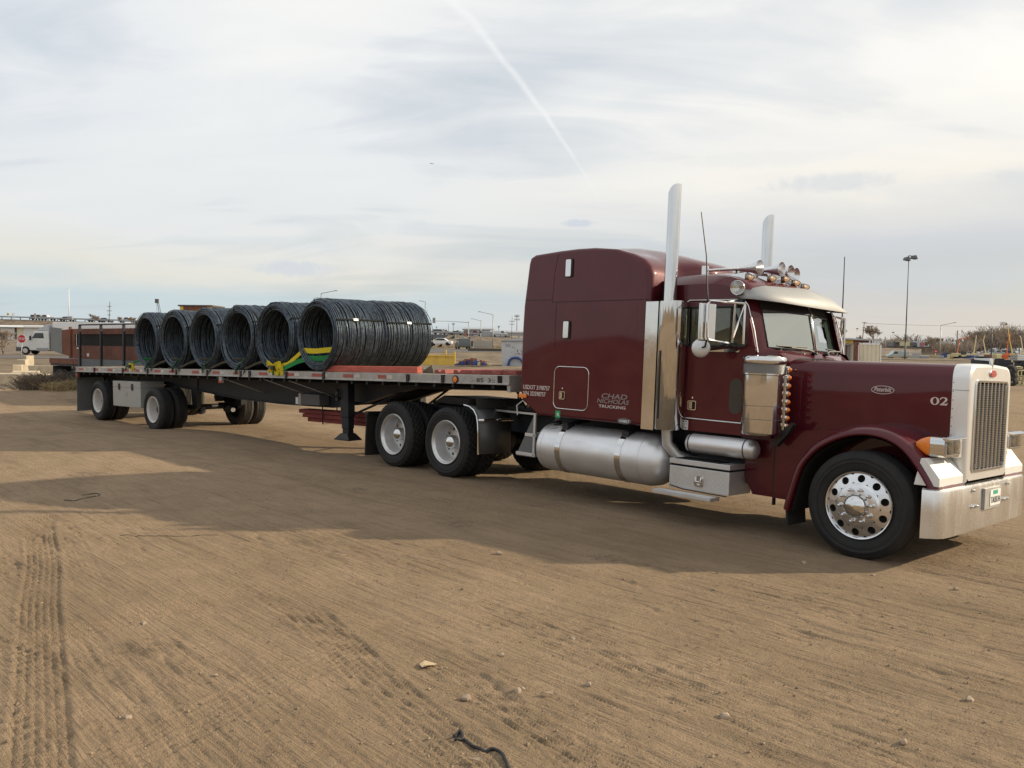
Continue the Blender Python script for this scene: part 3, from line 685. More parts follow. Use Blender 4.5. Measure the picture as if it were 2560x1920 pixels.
# fenders
lip = [(-.715, .36), (-.69, .48), (-.60, .80), (-.47, .98), (-.33, 1.085), (-.16, 1.165), (.02, 1.20), (.20, 1.185), (.36, 1.115), (.48, 1.0), (.58, .86), (.64, .76), (.66, .70)]
def catmull(pts, n=4):
    P_ = [np.array(p, float) for p in pts]; out = []
    for i in range(len(P_)-1):
        p0, p1, p2, p3 = P_[max(i-1, 0)], P_[i], P_[i+1], P_[min(i+2, len(P_)-1)]
        for k in range(n): t = k/n; out.append(tuple(.5*((2*p1)+(-p0+p2)*t+(2*p0-5*p1+4*p2-p3)*t*t+(-p0+3*p1-3*p2+p3)*t**3)))
    return out+[tuple(P_[-1])]
lip = catmull(lip, 4)
sec = []; liner = []
for i, (a, z) in enumerate(lip):
    p, q2 = np.array(lip[max(i-1, 0)]), np.array(lip[min(i+1, len(lip)-1)]); d = q2-p; d /= np.linalg.norm(d); nn = np.array([-d[1], d[0]])
    r = []
    for y, o in ((.60, -.02), (.03, -.014), (-.02, -.010), (-.032, -.002), (-.032, .012), (-.022, .034), (.0, .054), (.04, .072), (.12, .085), (.30, .088), (.48, .08), (.64, .075)):
        w = np.array([a, z])+nn*o; r.append((w[0], y, w[1]))
    sec.append(r)
    w = np.array([a, z])-nn*.03; liner.append([(w[0], .0, w[1]), (w[0], .75, w[1])])
both(MB().loft(sec, False, False), 'fender', M['paint'], smooth=60)
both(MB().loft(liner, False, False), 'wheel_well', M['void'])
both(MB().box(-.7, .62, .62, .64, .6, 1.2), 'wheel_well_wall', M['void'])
both(MB().prism([(-1.035, .42), (-.76, .42), (-.72, .60), (-.66, .80), (-.55, 1.0), (-.40, 1.14), (-1.035, 1.14)], 'y', .27, .31), 'fender_skirt', M['paint'])
both(MB().prism([(-1.035, 1.11), (-.30, 1.15), (.2, 1.2), (.2, 1.26), (-1.035, 1.13)], 'y', .29, .62), 'fender_shelf', M['paint'])
both(MB().loft([[(-.765, .02, .48), (-.765, .40, .48), (-.745, .40, .48), (-.745, .02, .48)], [(-.74, .02, .20), (-.74, .40, .20), (-.72, .40, .20), (-.72, .02, .20)]]), 'mud_flap', M['rubber'])
both(MB().prism([(-1.40, .60), (-1.30, .42), (-1.06, .42), (-1.06, 1.075), (-1.48, 1.075), (-1.42, .95)], 'y', .30, .34), 'cowl_skirt', M['paint'])
both(MB().box(-1.052, -1.036, .28, .33, .34, 1.12), 'rubber_seal', M['rubber'])
# cab
def cabside(mir):
    f = (lambda mb: mb.mirror(CY)) if mir else (lambda mb: mb)
    m = MB()
    m.prism([(-2.45, 1.05), (-1.05, 1.05), (-1.05, 1.19), (-2.45, 1.19)], 'y', .185, .26)
    m.prism([(-2.45, 1.19), (-2.245, 1.19), (-2.245, 2.53), (-2.45, 2.53)], 'y', .185, .26)
    m.add([(-1.29, .20, 1.19), (-1.05, .30, 1.19), (-1.05, .40, 1.88), (-1.14, .36, 2.0), (-1.225, .335, 2.02), (-1.365, .36, 2.54), (-1.46, .20, 2.54), (-1.39, .20, 2.42), (-1.26, .20, 1.95)],
          [(0, 1, 2, 8), (8, 2, 3, 4), (8, 4, 5, 7), (7, 5, 6)])
    f(m).build('cab_side', M['paint'], T, bevel=.004)
    d = MB(); zl = 2.015
    d.prism([(-2.24, 1.30), (-2.215, 1.215), (-2.15, 1.195), (-1.29, 1.195), (-1.28, zl), (-2.24, zl)], 'y', .178, .235)
    d.prism([(-2.24, zl), (-2.16, zl), (-2.16, 2.46), (-2.235, 2.44)], 'y', .178, .235)
    d.prism([(-1.40, zl), (-1.28, zl), (-1.27, 1.96), (-1.385, 2.46), (-1.44, 2.46)][:2]+[(-1.40, 2.46), (-1.475, 2.46)], 'y', .178, .235)
    d.prism([(-2.235, 2.44), (-2.16, 2.46), (-1.475, 2.46), (-1.40, 2.46), (-1.45, 2.515), (-2.17, 2.52)], 'y', .178, .235)
    DO = f(d).build('door', M['paint'], T, bevel=.002)
    win = [(-2.155, 2.02), (-1.405, 2.02), (-1.38, 2.06), (-1.475, 2.44), (-1.50, 2.455), (-2.14, 2.455), (-2.158, 2.44)]
    f(MB().prism(win, 'y', .205, .209)).build('door_window', M['glass'], DO)
    gs = MB(); wl = win+[win[0]]; gs.tube([(p[0], .180, p[1]) for p in wl], .012, 6); gs.tube([(-1.60, .19, 2.02), (-1.60, .19, 2.46)], .009, 6)
    gs.tube([(-1.60, .195, 2.44), (-1.42, .195, 2.10)], .012, 6)
    f(gs).build('window_gasket', M['black'], DO)
    tr = [(-1.245, 1.96), (-1.30, 2.2), (-1.385, 2.46), (-1.43, 2.515), (-1.50, 2.53), (-2.14, 2.535), (-2.21, 2.505), (-2.242, 2.43), (-2.246, 1.31), (-2.225, 1.225), (-2.15, 1.19), (-1.30, 1.185)]
    f(MB().tube([(p[0], .176, p[1]) for p in tr], .007, 6)).build('door_trim', M['dustchrome'], DO)
    hd = MB(); o1 = rect(-2.10, -1.985, 1.285, 1.395, .02); o2 = rect(-2.09, -1.995, 1.295, 1.385, .015)
    hd.loft([[(p[0], .177, p[1]) for p in o1], [(p[0], .165, p[1]) for p in o1], [(p[0], .165, p[1]) for p in o2], [(p[0], .176, p[1]) for p in o2]], True, False)
    hd.box(-2.085, -2.04, .168, .176, 1.30, 1.38)
    hd.lathe([(.013, .178), (.012, .170), (.001, .169)], (-2.04, 0, 1.425), 'y', 14)
    f(hd).build('handle', M['chrome'], DO)
    f(MB().box(-2.04, -1.998, .1745, .177, 1.298, 1.382)).build('handle_recess', M['void'], DO)
    f(MB().prism(rect(-1.565, -1.41, 1.28, 1.67, .075, 6), 'y', .174, .180)).build('peep_window', M['glassdark'], DO)
    f(MB().prism(rect(-1.90, -1.46, 1.955, 1.99, .017), 'y', .162, .178)).build('mirror_plate', M['chrome'], DO)
    r = MB()
    for k in range(9): r.ball((-1.9+k*.07, .177, 1.93), .006, .004, .006, 6)
    f(r).build('rivets', M['paint_dark'], DO)
cabside(False); cabside(True)
MB().box(-2.46, -2.42, .2, 2.22, 1.05, 2.5).build('cab_back_wall', M['tan'], T)
MB().box(-2.42, -1.06, .27, 2.15, 1.05, 1.35).build('cab_floor', M['tan'], T)
sp = [(-2.46, 2.53), (-2.46, 2.77), (-2.42, 2.80), (-2.1, 2.805), (-1.85, 2.80), (-1.68, 2.785), (-1.56, 2.75), (-1.47, 2.68), (-1.42, 2.54)]
cp = [(-2.46, 2.53), (-2.46, 2.89), (-2.42, 2.92), (-2.1, 2.925), (-1.85, 2.90), (-1.62, 2.84), (-1.45, 2.77), (-1.32, 2.68), (-1.23, 2.55)]
sec = []
for k in range(25):
    y = .185+(2.05)*k/24; t = abs(y-CY)/1.025; w = (1-t**2.2); rr = max(0, (t-.90)/.10); row = []
    for (a0, z0), (a1, z1) in zip(sp, cp):
        z = z0+(z1-z0)*w; a = a0+(a1-a0)*w
        if z0 > 2.6: z -= .085*rr**2.5; a -= .03*rr**2*(1 if a > -2 else -1)
        row.append((a, y, z))
    sec.append(row)
roof = MB().loft(sec, False, False); n = len(sp)
for e in (0, 24): roof.add(sec[e], [tuple(range(n))])
roof.build('cab_roof', M['paint'], T, 40)
MB().box(-2.42, -1.47, .26, 2.16, 2.50, 2.53).build('headliner', M['tan'], T)
co = []
for a, y0, z in ((-1.32, .40, 2.005), (-1.16, .42, 1.995), (-1.11, .43, 1.965), (-1.02, .45, 1.895)):
    y1 = 2*CY-y0; m_ = .03 if a > -1.2 else 0
    co.append([(a, y0, 1.05), (a, y0, z-.02), (a, y0+.05, z), (a+.04 if a > -1.3 else a, CY, z+m_*.6), (a, y1-.05, z), (a, y1, z-.02), (a, y1, 1.05)])
MB().loft(co).build('cowl', M['paint'], T, 40)
MB().tube([(-1.03, .44, 1.1), (-1.03, .44, 1.77), (-1.02, .49, 1.87), (-1.01, .60, 1.905), (-1.0, CY, 1.925), (-1.01, 1.82, 1.905), (-1.02, 1.93, 1.87), (-1.03, 1.98, 1.77), (-1.03, 1.98, 1.1)], .010, 6).build('cowl_seal', M['void'], T)
def ws(mir):
    f = (lambda mb: mb.mirror(CY)) if mir else (lambda mb: mb)
    e_ = .07 if mir else 0
    q = [(-1.225-e_, .345, 2.015), (-1.115, 1.19, 2.02), (-1.205, 1.19, 2.43), (-1.335-e_, .36, 2.43)]
    f(MB().add([(-1.20, 1.21, 2.43), (-1.33-e_, .34, 2.43), (-1.37-e_, .34, 2.58), (-1.24, 1.21, 2.58)], [(0, 1, 2, 3)])).build('windshield_header', M['void'], T)
    g_ = MB().add(q+[(a-.006, y, z) for a, y, z in q], [(0, 1, 2, 3), (7, 6, 5, 4), (0, 4, 5, 1), (1, 5, 6, 2), (2, 6, 7, 3), (3, 7, 4, 0)])
    o = f(g_).build('windshield', M['wsglass'], T, 0)
    f(MB().tube(q+[q[0]], .013, 6)).build('gasket', M['black'], o)
    f(MB().tube([(-1.10, .62, 2.03), (-1.07, .95, 2.02), (-1.045, 1.08, 1.99)], .010, 6).box(-1.20, -1.17, .52, .55, 2.0, 2.02).tube([(-1.215, .5, 2.045), (-1.10, .98, 2.045)], .009, 6).ball((-1.05, 1.07, 1.985), .035, .035, .02)).build('wiper', M['black'], T)
ws(False); ws(True)
MB().tube([(-1.11, CY, 2.01), (-1.232, CY, 2.56)], .022, 8).build('windshield_post', M['dustchrome'], T)
# visor
vp = [(-1.55, .17, 2.575), (-1.50, .175, 2.63), (-1.36, .44, 2.70), (-1.27, CY, 2.73)]; vl = [(-1.45, .15, 2.535), (-1.31, .15, 2.53), (-1.13, .40, 2.51), (-1.115, CY, 2.505)]
vp += [(a, 2*CY-y, z) for a, y, z in vp[::-1][1:]]; vl += [(a, 2*CY-y, z) for a, y, z in vl[::-1][1:]]
MB().loft([vp, vl], False, False).build('sun_visor', M['visor'], T, 14).modifiers.new('thick', 'SOLIDIFY').thickness = .006
# interior
def seat(y):
    m = MB(); m.box(-2.15, -1.68, y-.24, y+.24, 1.55, 1.78); m.loft([[(-2.22, y-.22, 1.7), (-2.06, y-.22, 1.7), (-2.06, y+.22, 1.7), (-2.22, y+.22, 1.7)], [(-2.34, y-.2, 2.3), (-2.24, y-.2, 2.3), (-2.24, y+.2, 2.3), (-2.34, y+.2, 2.3)]])
    m.build('seat', M['palegrey'], T, bevel=.05, segs=3)
seat(.62); seat(1.80)
MB().prism([(-1.52, 1.35), (-1.30, 1.35), (-1.20, 1.98), (-1.36, 2.0), (-1.50, 1.86)], 'y', .48, 1.94).build('dashboard', M['grey'], T, bevel=.02)
sw_ = MB()
for k in range(1): pts = [(-1.66+.09*math.cos(2*PI*i/24), 1.80+.23*math.sin(2*PI*i/24), 1.98+.20*math.cos(2*PI*i/24)) for i in range(25)]
sw_.tube(pts, .016, 6, False).tube([(-1.66, 1.6, 1.98), (-1.66, 2.0, 1.98)], .015, 6).tube([(-1.66, 1.8, 1.98), (-1.45, 1.8, 1.8)], .03, 8).build('steering_wheel', M['black'], T)
MB().loft([[(-1.52, .42, 2.0), (-1.42, .42, 2.0), (-1.42, .55, 2.0), (-1.52, .55, 2.0)], [(-1.54, .44, 2.10), (-1.46, .44, 2.10), (-1.46, .50, 2.10), (-1.54, .50, 2.10)]]).build('dash_papers', M['signwhite'], T)
# sleeper
ss = [(-4.36, 1.06), (-4.65, 1.24), (-4.69, 1.40), (-4.70, 2.14), (-4.69, 2.51), (-4.62, 3.08), (-4.595, 3.15), (-4.51, 3.185), (-4.07, 3.21), (-3.78, 3.218), (-3.48, 3.212), (-3.13, 3.172), (-2.88, 3.105), (-2.72, 3.03), (-2.63, 2.94), (-2.59, 2.84), (-2.585, 2.54), (-2.60, 1.05)]
sc = [(-4.36, 1.06), (-4.65, 1.24), (-4.69, 1.40), (-4.70, 2.14), (-4.69, 2.51), (-4.62, 3.10), (-4.585, 3.19), (-4.50, 3.235), (-4.07, 3.33), (-3.78, 3.335), (-3.48, 3.315), (-3.10, 3.245), (-2.80, 3.165), (-2.52, 3.085), (-2.40, 3.02), (-2.35, 2.93), (-2.36, 2.86), (-2.60, 1.05)]
bs = [0, .004, .015, .035, .065, .11, .17, .25, .33, .42, .52, .64, .78, .92, 1.06, 1.19]; bs = [.02+b_ for b_ in bs]; bs += [2*CY-b_ for b_ in bs[::-1][1:]]
sec = []
for y in bs:
    e = min(y-.02, 2.40-y); w = float(smooth((e-.46)/.50)); ins = .075*(1-min(e/.075, 1))**2*1.0 if e < .075 else 0; row = []
    cxy = np.array([-3.6, 2.1])
    for (a0, z0), (a1, z1) in zip(ss, sc):
        p = np.array([a0+(a1-a0)*w, z0+(z1-z0)*w]); d = cxy-p; d /= np.linalg.norm(d); rd = .04 if a0 < -3 else .07; p = p+d*(rd-math.sqrt(max(rd**2-(rd-min(e, rd))**2, 0))); row.append((p[0], y, p[1]))
    sec.append(row)
m = MB().loft(sec, True, True); m.build('sleeper', M['paint'], T, 50)
MB().box(-2.62, -2.43, .25, 2.17, 1.05, 2.78).build('sleeper_bellows', M['void'], T)
def grooves(parent):
    b_ = .0185; s = MB()
    def ln(p, q2, w=.0055):
        d = np.array(q2)-np.array(p); d = d/np.linalg.norm(d)*1.; nn = np.array([-d[1], d[0]])*w/2; s.prism([tuple(np.array(p)-nn), tuple(np.array(q2)-nn), tuple(np.array(q2)+nn), tuple(np.array(p)+nn)], 'y', b_, b_+.004)
    ln((-4.16, 2.545), (-2.60, 2.545)); ln((-4.655, 2.585), (-4.16, 2.575)); ln((-4.16, 2.545), (-4.13, 2.95)); ln((-4.13, 2.95), (-4.09, 3.13)); ln((-4.09, 3.13), (-4.06, 3.16)); ln((-4.08, 2.545), (-4.08, 1.95), .003)
    for k in range(20): s.ball((-4.05+k*.07, .0195, 2.553), .005, .003, .005, 6)
    for k in range(9): s.ball((-4.09, .0195, 2.45-k*.055), .006, .003, .006, 6)
    for k in range(10): s.ball((-2.76, .0195, 2.50-k*.05), .005, .003, .005, 6)
    s.build('panel_seams', M['void'], parent)
grooves(T)
for z0, z1 in ((2.865, 3.085), (2.08, 2.295)):
    o = MB().prism(rect(-3.925, -3.835, z0, z1, .016), 'y', -.008, .0185).build('side_vent', M['chrome'], T, bevel=.004)
    MB().prism(rect(-3.935, -3.815, z0-.008, z1+.008, .02), 'y', .006, .0183).build('vent_gasket', M['black'], o)
lug = rect(-4.06, -3.475, 1.175, 1.715, .085, 6)
o = MB().prism(rect(-4.05, -3.485, 1.185, 1.705, .08, 6), 'y', .0155, .05).build('luggage_door', M['paint'], T)
MB().tube([(p[0], .0185, p[1]) for p in lug+[lug[0]]], .0065, 6).build('door_trim', M['dustchrome'], o)
hd = MB(); o1 = rect(-3.955, -3.855, 1.295, 1.400, .02); o2 = rect(-3.945, -3.865, 1.305, 1.390, .015)
hd.loft([[(p[0], .016, p[1]) for p in o1], [(p[0], .004, p[1]) for p in o1], [(p[0], .004, p[1]) for p in o2], [(p[0], .0148, p[1]) for p in o2]], True, False)
hd.box(-3.942, -3.905, .008, .0150, 1.31, 1.385); hd.lathe([(.012, .0165), (.011, .009), (.001, .008)], (-3.905, 0, 1.435), 'y', 14); hd.build('handle', M['chrome'], o)
MB().box(-3.903, -3.868, .0135, .0152, 1.308, 1.387).build('handle_recess', M['void'], o)
def tside(body, name, size, mat, x, z, width=None, y=.0188, shear=0): return text(body, name, size, mat, T, Matrix.Translation((x, y, z)) @ TURN, width, shear=shear)
tside('USDOT 3198757', 'number_lettering', .080, M['letter'], -4.63, 1.395, .49)
tside('VIN 3D598757', 'number_lettering', .080, M['letter'], -4.625, 1.312, .42)
tside('CHAD', 'company_lettering', .085, M['greyletter'], -3.27, 1.352, .40, shear=.2)
tside('NICHOLAS', 'company_lettering', .075, M['greyletter'], -3.33, 1.292, .50, shear=.2)
tside('TRUCKING', 'company_lettering', .050, M['letter'], -3.295, 1.235, .42)
MB().box(-4.015, -3.93, .0165, .0188, 1.055, 1.145).build('green_sticker', material('sticker_green_side', (.02, .33, .12), .5), T)
tside('R', 'sticker_mark', .06, M['signwhite'], -3.99, 1.075, .04, y=.0160)
bd = MB().lathe([(.104, .019), (.104, .0165), (.001, .0165)], (-2.885, 0, 1.095), 'y', 36).build('sleeper_badge', M['grey'], T)
bd.data.transform(Matrix.Translation((-2.885, 0, 1.095)) @ Matrix.Diagonal((1, 1, .36, 1)) @ Matrix.Translation((2.885, 0, -1.095)))
tside('UNIBILT', 'badge_text', .045, M['signwhite'], -2.963, 1.079, .155, y=.0160)
MB().prism(rect(-4.69, -4.545, 1.275, 1.325, .01), 'y', -.004, .0188).build('marker_light', M['amber'], T, bevel=.006)
# decals on cab and hood
HB = .4975
MB().box(-2.235, -2.09, .1825, .1845, 1.055, 1.165).build('permit_sticker', M['signwhite'], T)
for k, (w, s_) in enumerate(((.12, .022), (.12, .016), (.09, .016), (.12, .022))): tside('M-204 87 496' if k in (0, 3) else 'cab card', 'sticker_text', s_, M['ink'], -2.225, 1.14-k*.024, w, y=.1822)
def hoodb(a): t = (a+1.02)/1.60; return CY-(.775-.160*max(t, 0)**.9)
def hoodmat(a, z):
    h0, h1 = hoodb(a), hoodb(a+.2); return Matrix.Translation((a, h0-.0022, z)) @ Matrix.Rotation(math.atan2(h1-h0, .2), 4, 'Z') @ TURN
ov = MB(); pts = [(.108*math.cos(2*PI*k/40), .040*math.sin(2*PI*k/40), 0) for k in range(41)]; ov.tube(pts, .0032, 4, False); o = ov.build('hood_badge', M['letter'], T); o.matrix_local = hoodmat(-.05, 1.622)
text('Peterbilt', 'badge_script', .060, M['letter'], T, hoodmat(-.135, 1.607), .168, shear=.3)
# serif numerals for the unit number
def numeral(kind):
    m = MB()
    if kind == 0:
        o = [(.040*math.cos(2*PI*k/28), .037+.038*math.sin(2*PI*k/28), 0) for k in range(28)]; i_ = [(.018*math.cos(2*PI*k/28), .037+.031*math.sin(2*PI*k/28), 0) for k in range(28)]
        m.loft([o, i_], True, False)
    else:
        sp_ = [(-.030, .052, .010), (-.026, .064, .012), (-.012, .0725, .009), (.006, .073, .009), (.020, .066, .018), (.024, .054, .021), (.018, .042, .018), (.0, .024, .012), (-.020, .008, .010)]
        c_ = [np.array(p[:2]) for p in sp_]; L_, R_ = [], []
        for i, p in enumerate(sp_):
            d = c_[min(i+1, 8)]-c_[max(i-1, 0)]; d /= np.linalg.norm(d); nn = np.array([-d[1], d[0]])*p[2]/2; L_.append((*(c_[i]+nn), 0)); R_.append((*(c_[i]-nn), 0))
        m.loft([L_, R_], False, False); m.add([(-.034, 0, .0), (.030, 0, .0), (.038, .024, .0), (.033, .024, .0), (.026, .015, .0), (-.022, .015, .0)], [(0, 1, 2, 3, 4, 5)])
    return m
for i, a in enumerate((.435, .512)):
    o = numeral(0 if i == 0 else 1).build('unit_numeral', M['letter'], T, 0); o.matrix_local = hoodmat(a, 1.505)
# exhaust stacks
def stack(mir):
    f = (lambda mb: mb.mirror(CY)) if mir else (lambda mb: mb)
    n = 40; sec = []
    for r in (.0745, .070):
        lo = []; hi = []
        for k in range(n):
            a = 2*PI*k/n; x = r*math.cos(a); y = r*math.sin(a); t = (x/.0745+1)/2; lo.append((-2.34+x, .07+y, 2.30)); hi.append((-2.34+x, .07+y, 3.725+.135*math.sin(t*PI/2)))
        sec.append((lo, hi))
    p = f(MB().loft([sec[0][0], sec[0][1], sec[1][1], sec[1][0]], True, False)).build('exhaust_stack', M['chrome'], T, 40)
    if mir: p.location = (-.10, 0, 0)
    mf = MB().lathe([(.08, 1.475), (.158, 1.475), (.163, 1.47), (.163, .01), (.155, 0), (.06, 0)], (-2.295, .085, 1.045), 'z', 48)
    s = f(mf).build('muffler_shield', M['chrome'], T, 40)
    f(MB().add([(-2.60, -.030, 1.03), (-2.42, -.034, 1.03), (-2.42, -.036, 2.515), (-2.60, -.032, 2.515), (-2.60, -.024, 1.03), (-2.42, -.028, 1.03), (-2.42, -.030, 2.515), (-2.60, -.026, 2.515)], [(0, 1, 2, 3), (7, 6, 5, 4), (0, 4, 5, 1), (1, 5, 6, 2), (2, 6, 7, 3), (3, 7, 4, 0)])).build('heat_plate', M['chrome'], s, 0)
    f(MB().box(-2.60, -2.59, -.03, .02, 1.03, 2.515)).build('plate_flange', M['dustchrome'], s)
    f(MB().prism(rect(-2.34, -2.325, 1.17, 1.95, .007), 'y', -.083, -.0745)).build('slot', M['black'], s)
    f(MB().tube([(-2.32, .10, 1.06), (-2.32, .12, .88), (-2.24, .20, .75), (-2.08, .36, .66), (-1.95, .6, .62)], .065, 14)).build('exhaust_elbow', M['alu'], T, 50)
stack(False); stack(True)
# air cleaners
def cleaner(mir):
    f = (lambda mb: mb.mirror(CY)) if mir else (lambda mb: mb)
    c = (-1.09, .055); r = .212
    o = f(MB().lathe([(.10, 1.085), (.195, 1.095), (r-.003, 1.112), (r, 1.125), (r, 1.715), (r+.012, 1.722), (r+.012, 1.738), (r, 1.742)], (*c, 0), 'z', 48)).build('air_cleaner', M['chrome'], T, 40)
    f(MB().lathe([(r+.006, 1.835), (r+.012, 1.843), (r+.013, 1.895), (r, 1.912), (r-.05, 1.922), (.05, 1.93), (.001, 1.93)], (*c, 0), 'z', 48)).build('cap', M['chrome'], o, 40)
    rib = []
    for k in range(16): z = 1.742+k*.0060; rib += [(r+.003, z), (r-.004, z+.003)]
    f(MB().lathe(rib+[(r+.006, 1.835)], (*c, 0), 'z', 48)).build('intake_screen', M['alu'], o, 0)
    sm = MB()
    for z in (1.26, 1.40): sm.lathe([(r-.001, z-.003), (r+.0015, z-.002), (r+.0015, z+.002), (r-.001, z+.003)], (*c, 0), 'z', 48)
    f(sm).build('seam', M['grey'], o)
    f(MB().prism([(-1.0, 1.03), (-.80, 1.24), (-.77, 1.22), (-.83, 1.12), (-.95, .98)], 'y', .12, .2)).build('cleaner_bracket', M['black'], T)
    lb = f(MB().box(-.905, -.875, .13, .20, 1.15, 1.82)).build('light_bar', M['chrome'], T, bevel=.006)
    for k in range(8):
        z = 1.785-k*.0835
        f(MB().lathe([(.030, 0), (.031, .012), (.026, .020)], (-.875, .155, z), 'x', 16)).build('light_base', M['chrome'], lb)
        f(MB().lathe([(.026, .012), (.025, .022), (.016, .036), (.001, .044)], (-.875, .155, z), 'x', 16)).build('marker_lens', M['amber'], lb)
cleaner(False); cleaner(True)
# fuel tank, steps, tool box, air tank
def tank(mir):
    f = (lambda mb: mb.mirror(CY)) if mir else (lambda mb: mb)
    c = (.265, .65); r = .312
    pr = [(.001, -4.345), (.18, -4.335), (.27, -4.315), (.302, -4.285), (r, -4.25), (r, -2.62), (.306, -2.56), (.285, -2.47), (.24, -2.39), (.16, -2.335), (.07, -2.312), (.001, -2.308)]
    o = f(MB().lathe(pr, (0, *c), 'x', 64)).build('fuel_tank', M['tankalu'], T, 50)
    ring = MB()
    for a in (-2.62, -4.20): ring.lathe([(r, a-.006), (r+.003, a-.003), (r+.003, a+.003), (r, a+.006)], (0, *c), 'x', 64)
    f(ring).build('weld_seam', M['alu'], o)
    for a in (-3.90, -2.92):
        f(MB().lathe([(r-.001, a-.042), (r+.006, a-.042), (r+.006, a+.042), (r-.001, a+.042)], (0, *c), 'x', 64)).build('tank_strap', M['chrome'], o, 30)
        f(MB().tube([(a, .15, .95), (a+.03, .3, 1.0), (a+.05, .5, 1.02)], .03, 8).box(a-.04, a+.06, .08, .2, .90, .965)).build('strap_clamp', M['black'], o)
    f(MB().lathe([(.10, 0), (.10, .012), (.06, .016)], (-4.10, .17, .945), (0, -.32, .95), 24)).build('filler_neck', M['tankalu'], o)
    f(MB().lathe([(.055, .012), (.055, .04), (.045, .05), (.001, .05)], (-4.10, .17, .945), (0, -.32, .95), 18)).build('filler_cap', M['black'], o)
    st = MB().prism([(-4.47, 1.06), (-4.43, 1.06), (-4.43, .48), (-4.79, .48), (-4.77, .52)], 'y', .10, .11).prism([(-4.47, 1.06), (-4.43, 1.06), (-4.43, .48), (-4.79, .48), (-4.77, .52)], 'y', .55, .56)
    st = f(st).build('step_frame', M['flap'], T)
    for z, a in ((.755, -4.63), (.49, -4.79)): f(MB().box(a, -4.43, .09, .56, z, z+.045)).build('step', M['alu'], st, bevel=.004)
    f(MB().box(-4.475, -4.44, .09, .12, .5, 1.06)).build('step_post', M['alu'], st)
tank(False); tank(True)
def toolbox():
    o = MB().box(-2.185, -1.41, .0, .45, .405, .655).build('tool_box', M['alu'], T, bevel=.005)
    MB().box(-2.19, -1.405, -.005, .455, .678, .735).build('lid', M['alu'], o, bevel=.005)
    MB().box(-2.17, -1.425, .01, .44, .655, .678).build('gap', M['void'], o)
    MB().box(-2.13, -1.55, .02, .25, .735, .742).build('grip_mat', M['black'], o)
    MB().box(-2.30, -1.53, -.16, .02, .335, .375).build('step_tread', M['alu'], o, bevel=.004)
    d = MB()
    for i in range(26): d.lathe([(.010, 0), (.007, .006)], (-2.28+i*.029, -.10, .375), 'z', 8); d.lathe([(.010, 0), (.007, .006)], (-2.27+i*.029, -.05, .375), 'z', 8)
    d.build('tread_studs', M['dustchrome'], o)
    dp = MB()
    for i in range(24):
        for j in range(8):
            x = -2.165+i*.031; z = .425+j*.029; s = .007 if (i+j) % 2 else -.007; dp.prism([(x-.008, z-s), (x, z-s*.2-.0025), (x+.008, z+s), (x, z+s*.2+.0025)], 'y', -.0022, .001)
    dp.build('diamond_plate', M['alu'], o)
    l = MB(); l.loft([[(p[0], -.012, p[1]) for p in rect(-1.845, -1.735, .455, .575, .03)], [(p[0], -.001, p[1]) for p in rect(-1.85, -1.73, .45, .58, .03)]]); l.build('latch', M['chrome'], o, 40)
    MB().tube([(-1.825, -.018, .565), (-1.825, -.022, .51), (-1.755, -.022, .51), (-1.755, -.018, .565)], .008, 6).box(-1.81, -1.77, -.016, -.01, .468, .49).build('latch_ring', M['dustchrome'], o)
    MB().tube([(-2.17, -.004, .43), (-2.0, -.008, .405), (-1.7, -.008, .398), (-1.43, -.006, .395)], .007, 6).build('rubber_edge', M['black'], o)
toolbox()
o = MB().lathe([(.001, -2.075), (.06, -2.068), (.097, -2.04), (.108, -2.0), (.108, -1.26), (.098, -1.215), (.06, -1.185), (.001, -1.178)], (0, .165, .915), 'x', 36).build('air_tank', M['tankalu'], T, 50)
rg = MB()
for a in (-2.0, -1.305): rg.lathe([(.107, a-.006), (.111, a-.006), (.111, a+.006), (.107, a+.006)], (0, .165, .915), 'x', 36)
rg.build('tank_band', M['black'], o)
# quarter fenders, rear flaps
def quarter(mir):
    f = (lambda mb: mb.mirror(CY)) if mir else (lambda mb: mb)
    pr = [(-5.80, 1.10), (-5.68, 1.085), (-5.58, 1.04), (-5.515, .96), (-5.485, .85), (-5.47, .70), (-5.455, .42)]
    m = MB().loft([[(a, -.005, z) for a, z in pr], [(a, .64, z) for a, z in pr]], False, False)
    o = f(m).build('quarter_fender', M['quarter'], T, 40); s = o.modifiers.new('thick', 'SOLIDIFY'); s.thickness = .012
    f(MB().tube([(a+.006, -.01, z) for a, z in pr], .014, 6)).build('fender_edge', M['chrome'], o)
    b_ = MB().tube([(-5.465, .0, .90), (-5.40, .02, .905), (-5.40, .62, .915), (-5.35, .80, .92)], .022, 10)
    f(b_).build('fender_bracket', M['chrome'], T)
    f(MB().loft([[(-5.80, .05, 1.09), (-5.80, .66, 1.09)], [(-5.74, .05, 1.20), (-5.74, .66, 1.20)], [(-5.62, .05, 1.20), (-5.62, .66, 1.17)], [(-5.58, .05, 1.06), (-5.58, .66, 1.06)]], False, False)).build('fender_flap', M['rubber2'], T)
    f(MB().box(-8.30, -8.27, .02, .62, .10, .80)).build('rear_mud_flap', M['rubber'], T)
    f(MB().box(-8.33, -8.24, .02, .80, .78, .83)).build('flap_hanger', M['black'], T)
quarter(False); quarter(True)
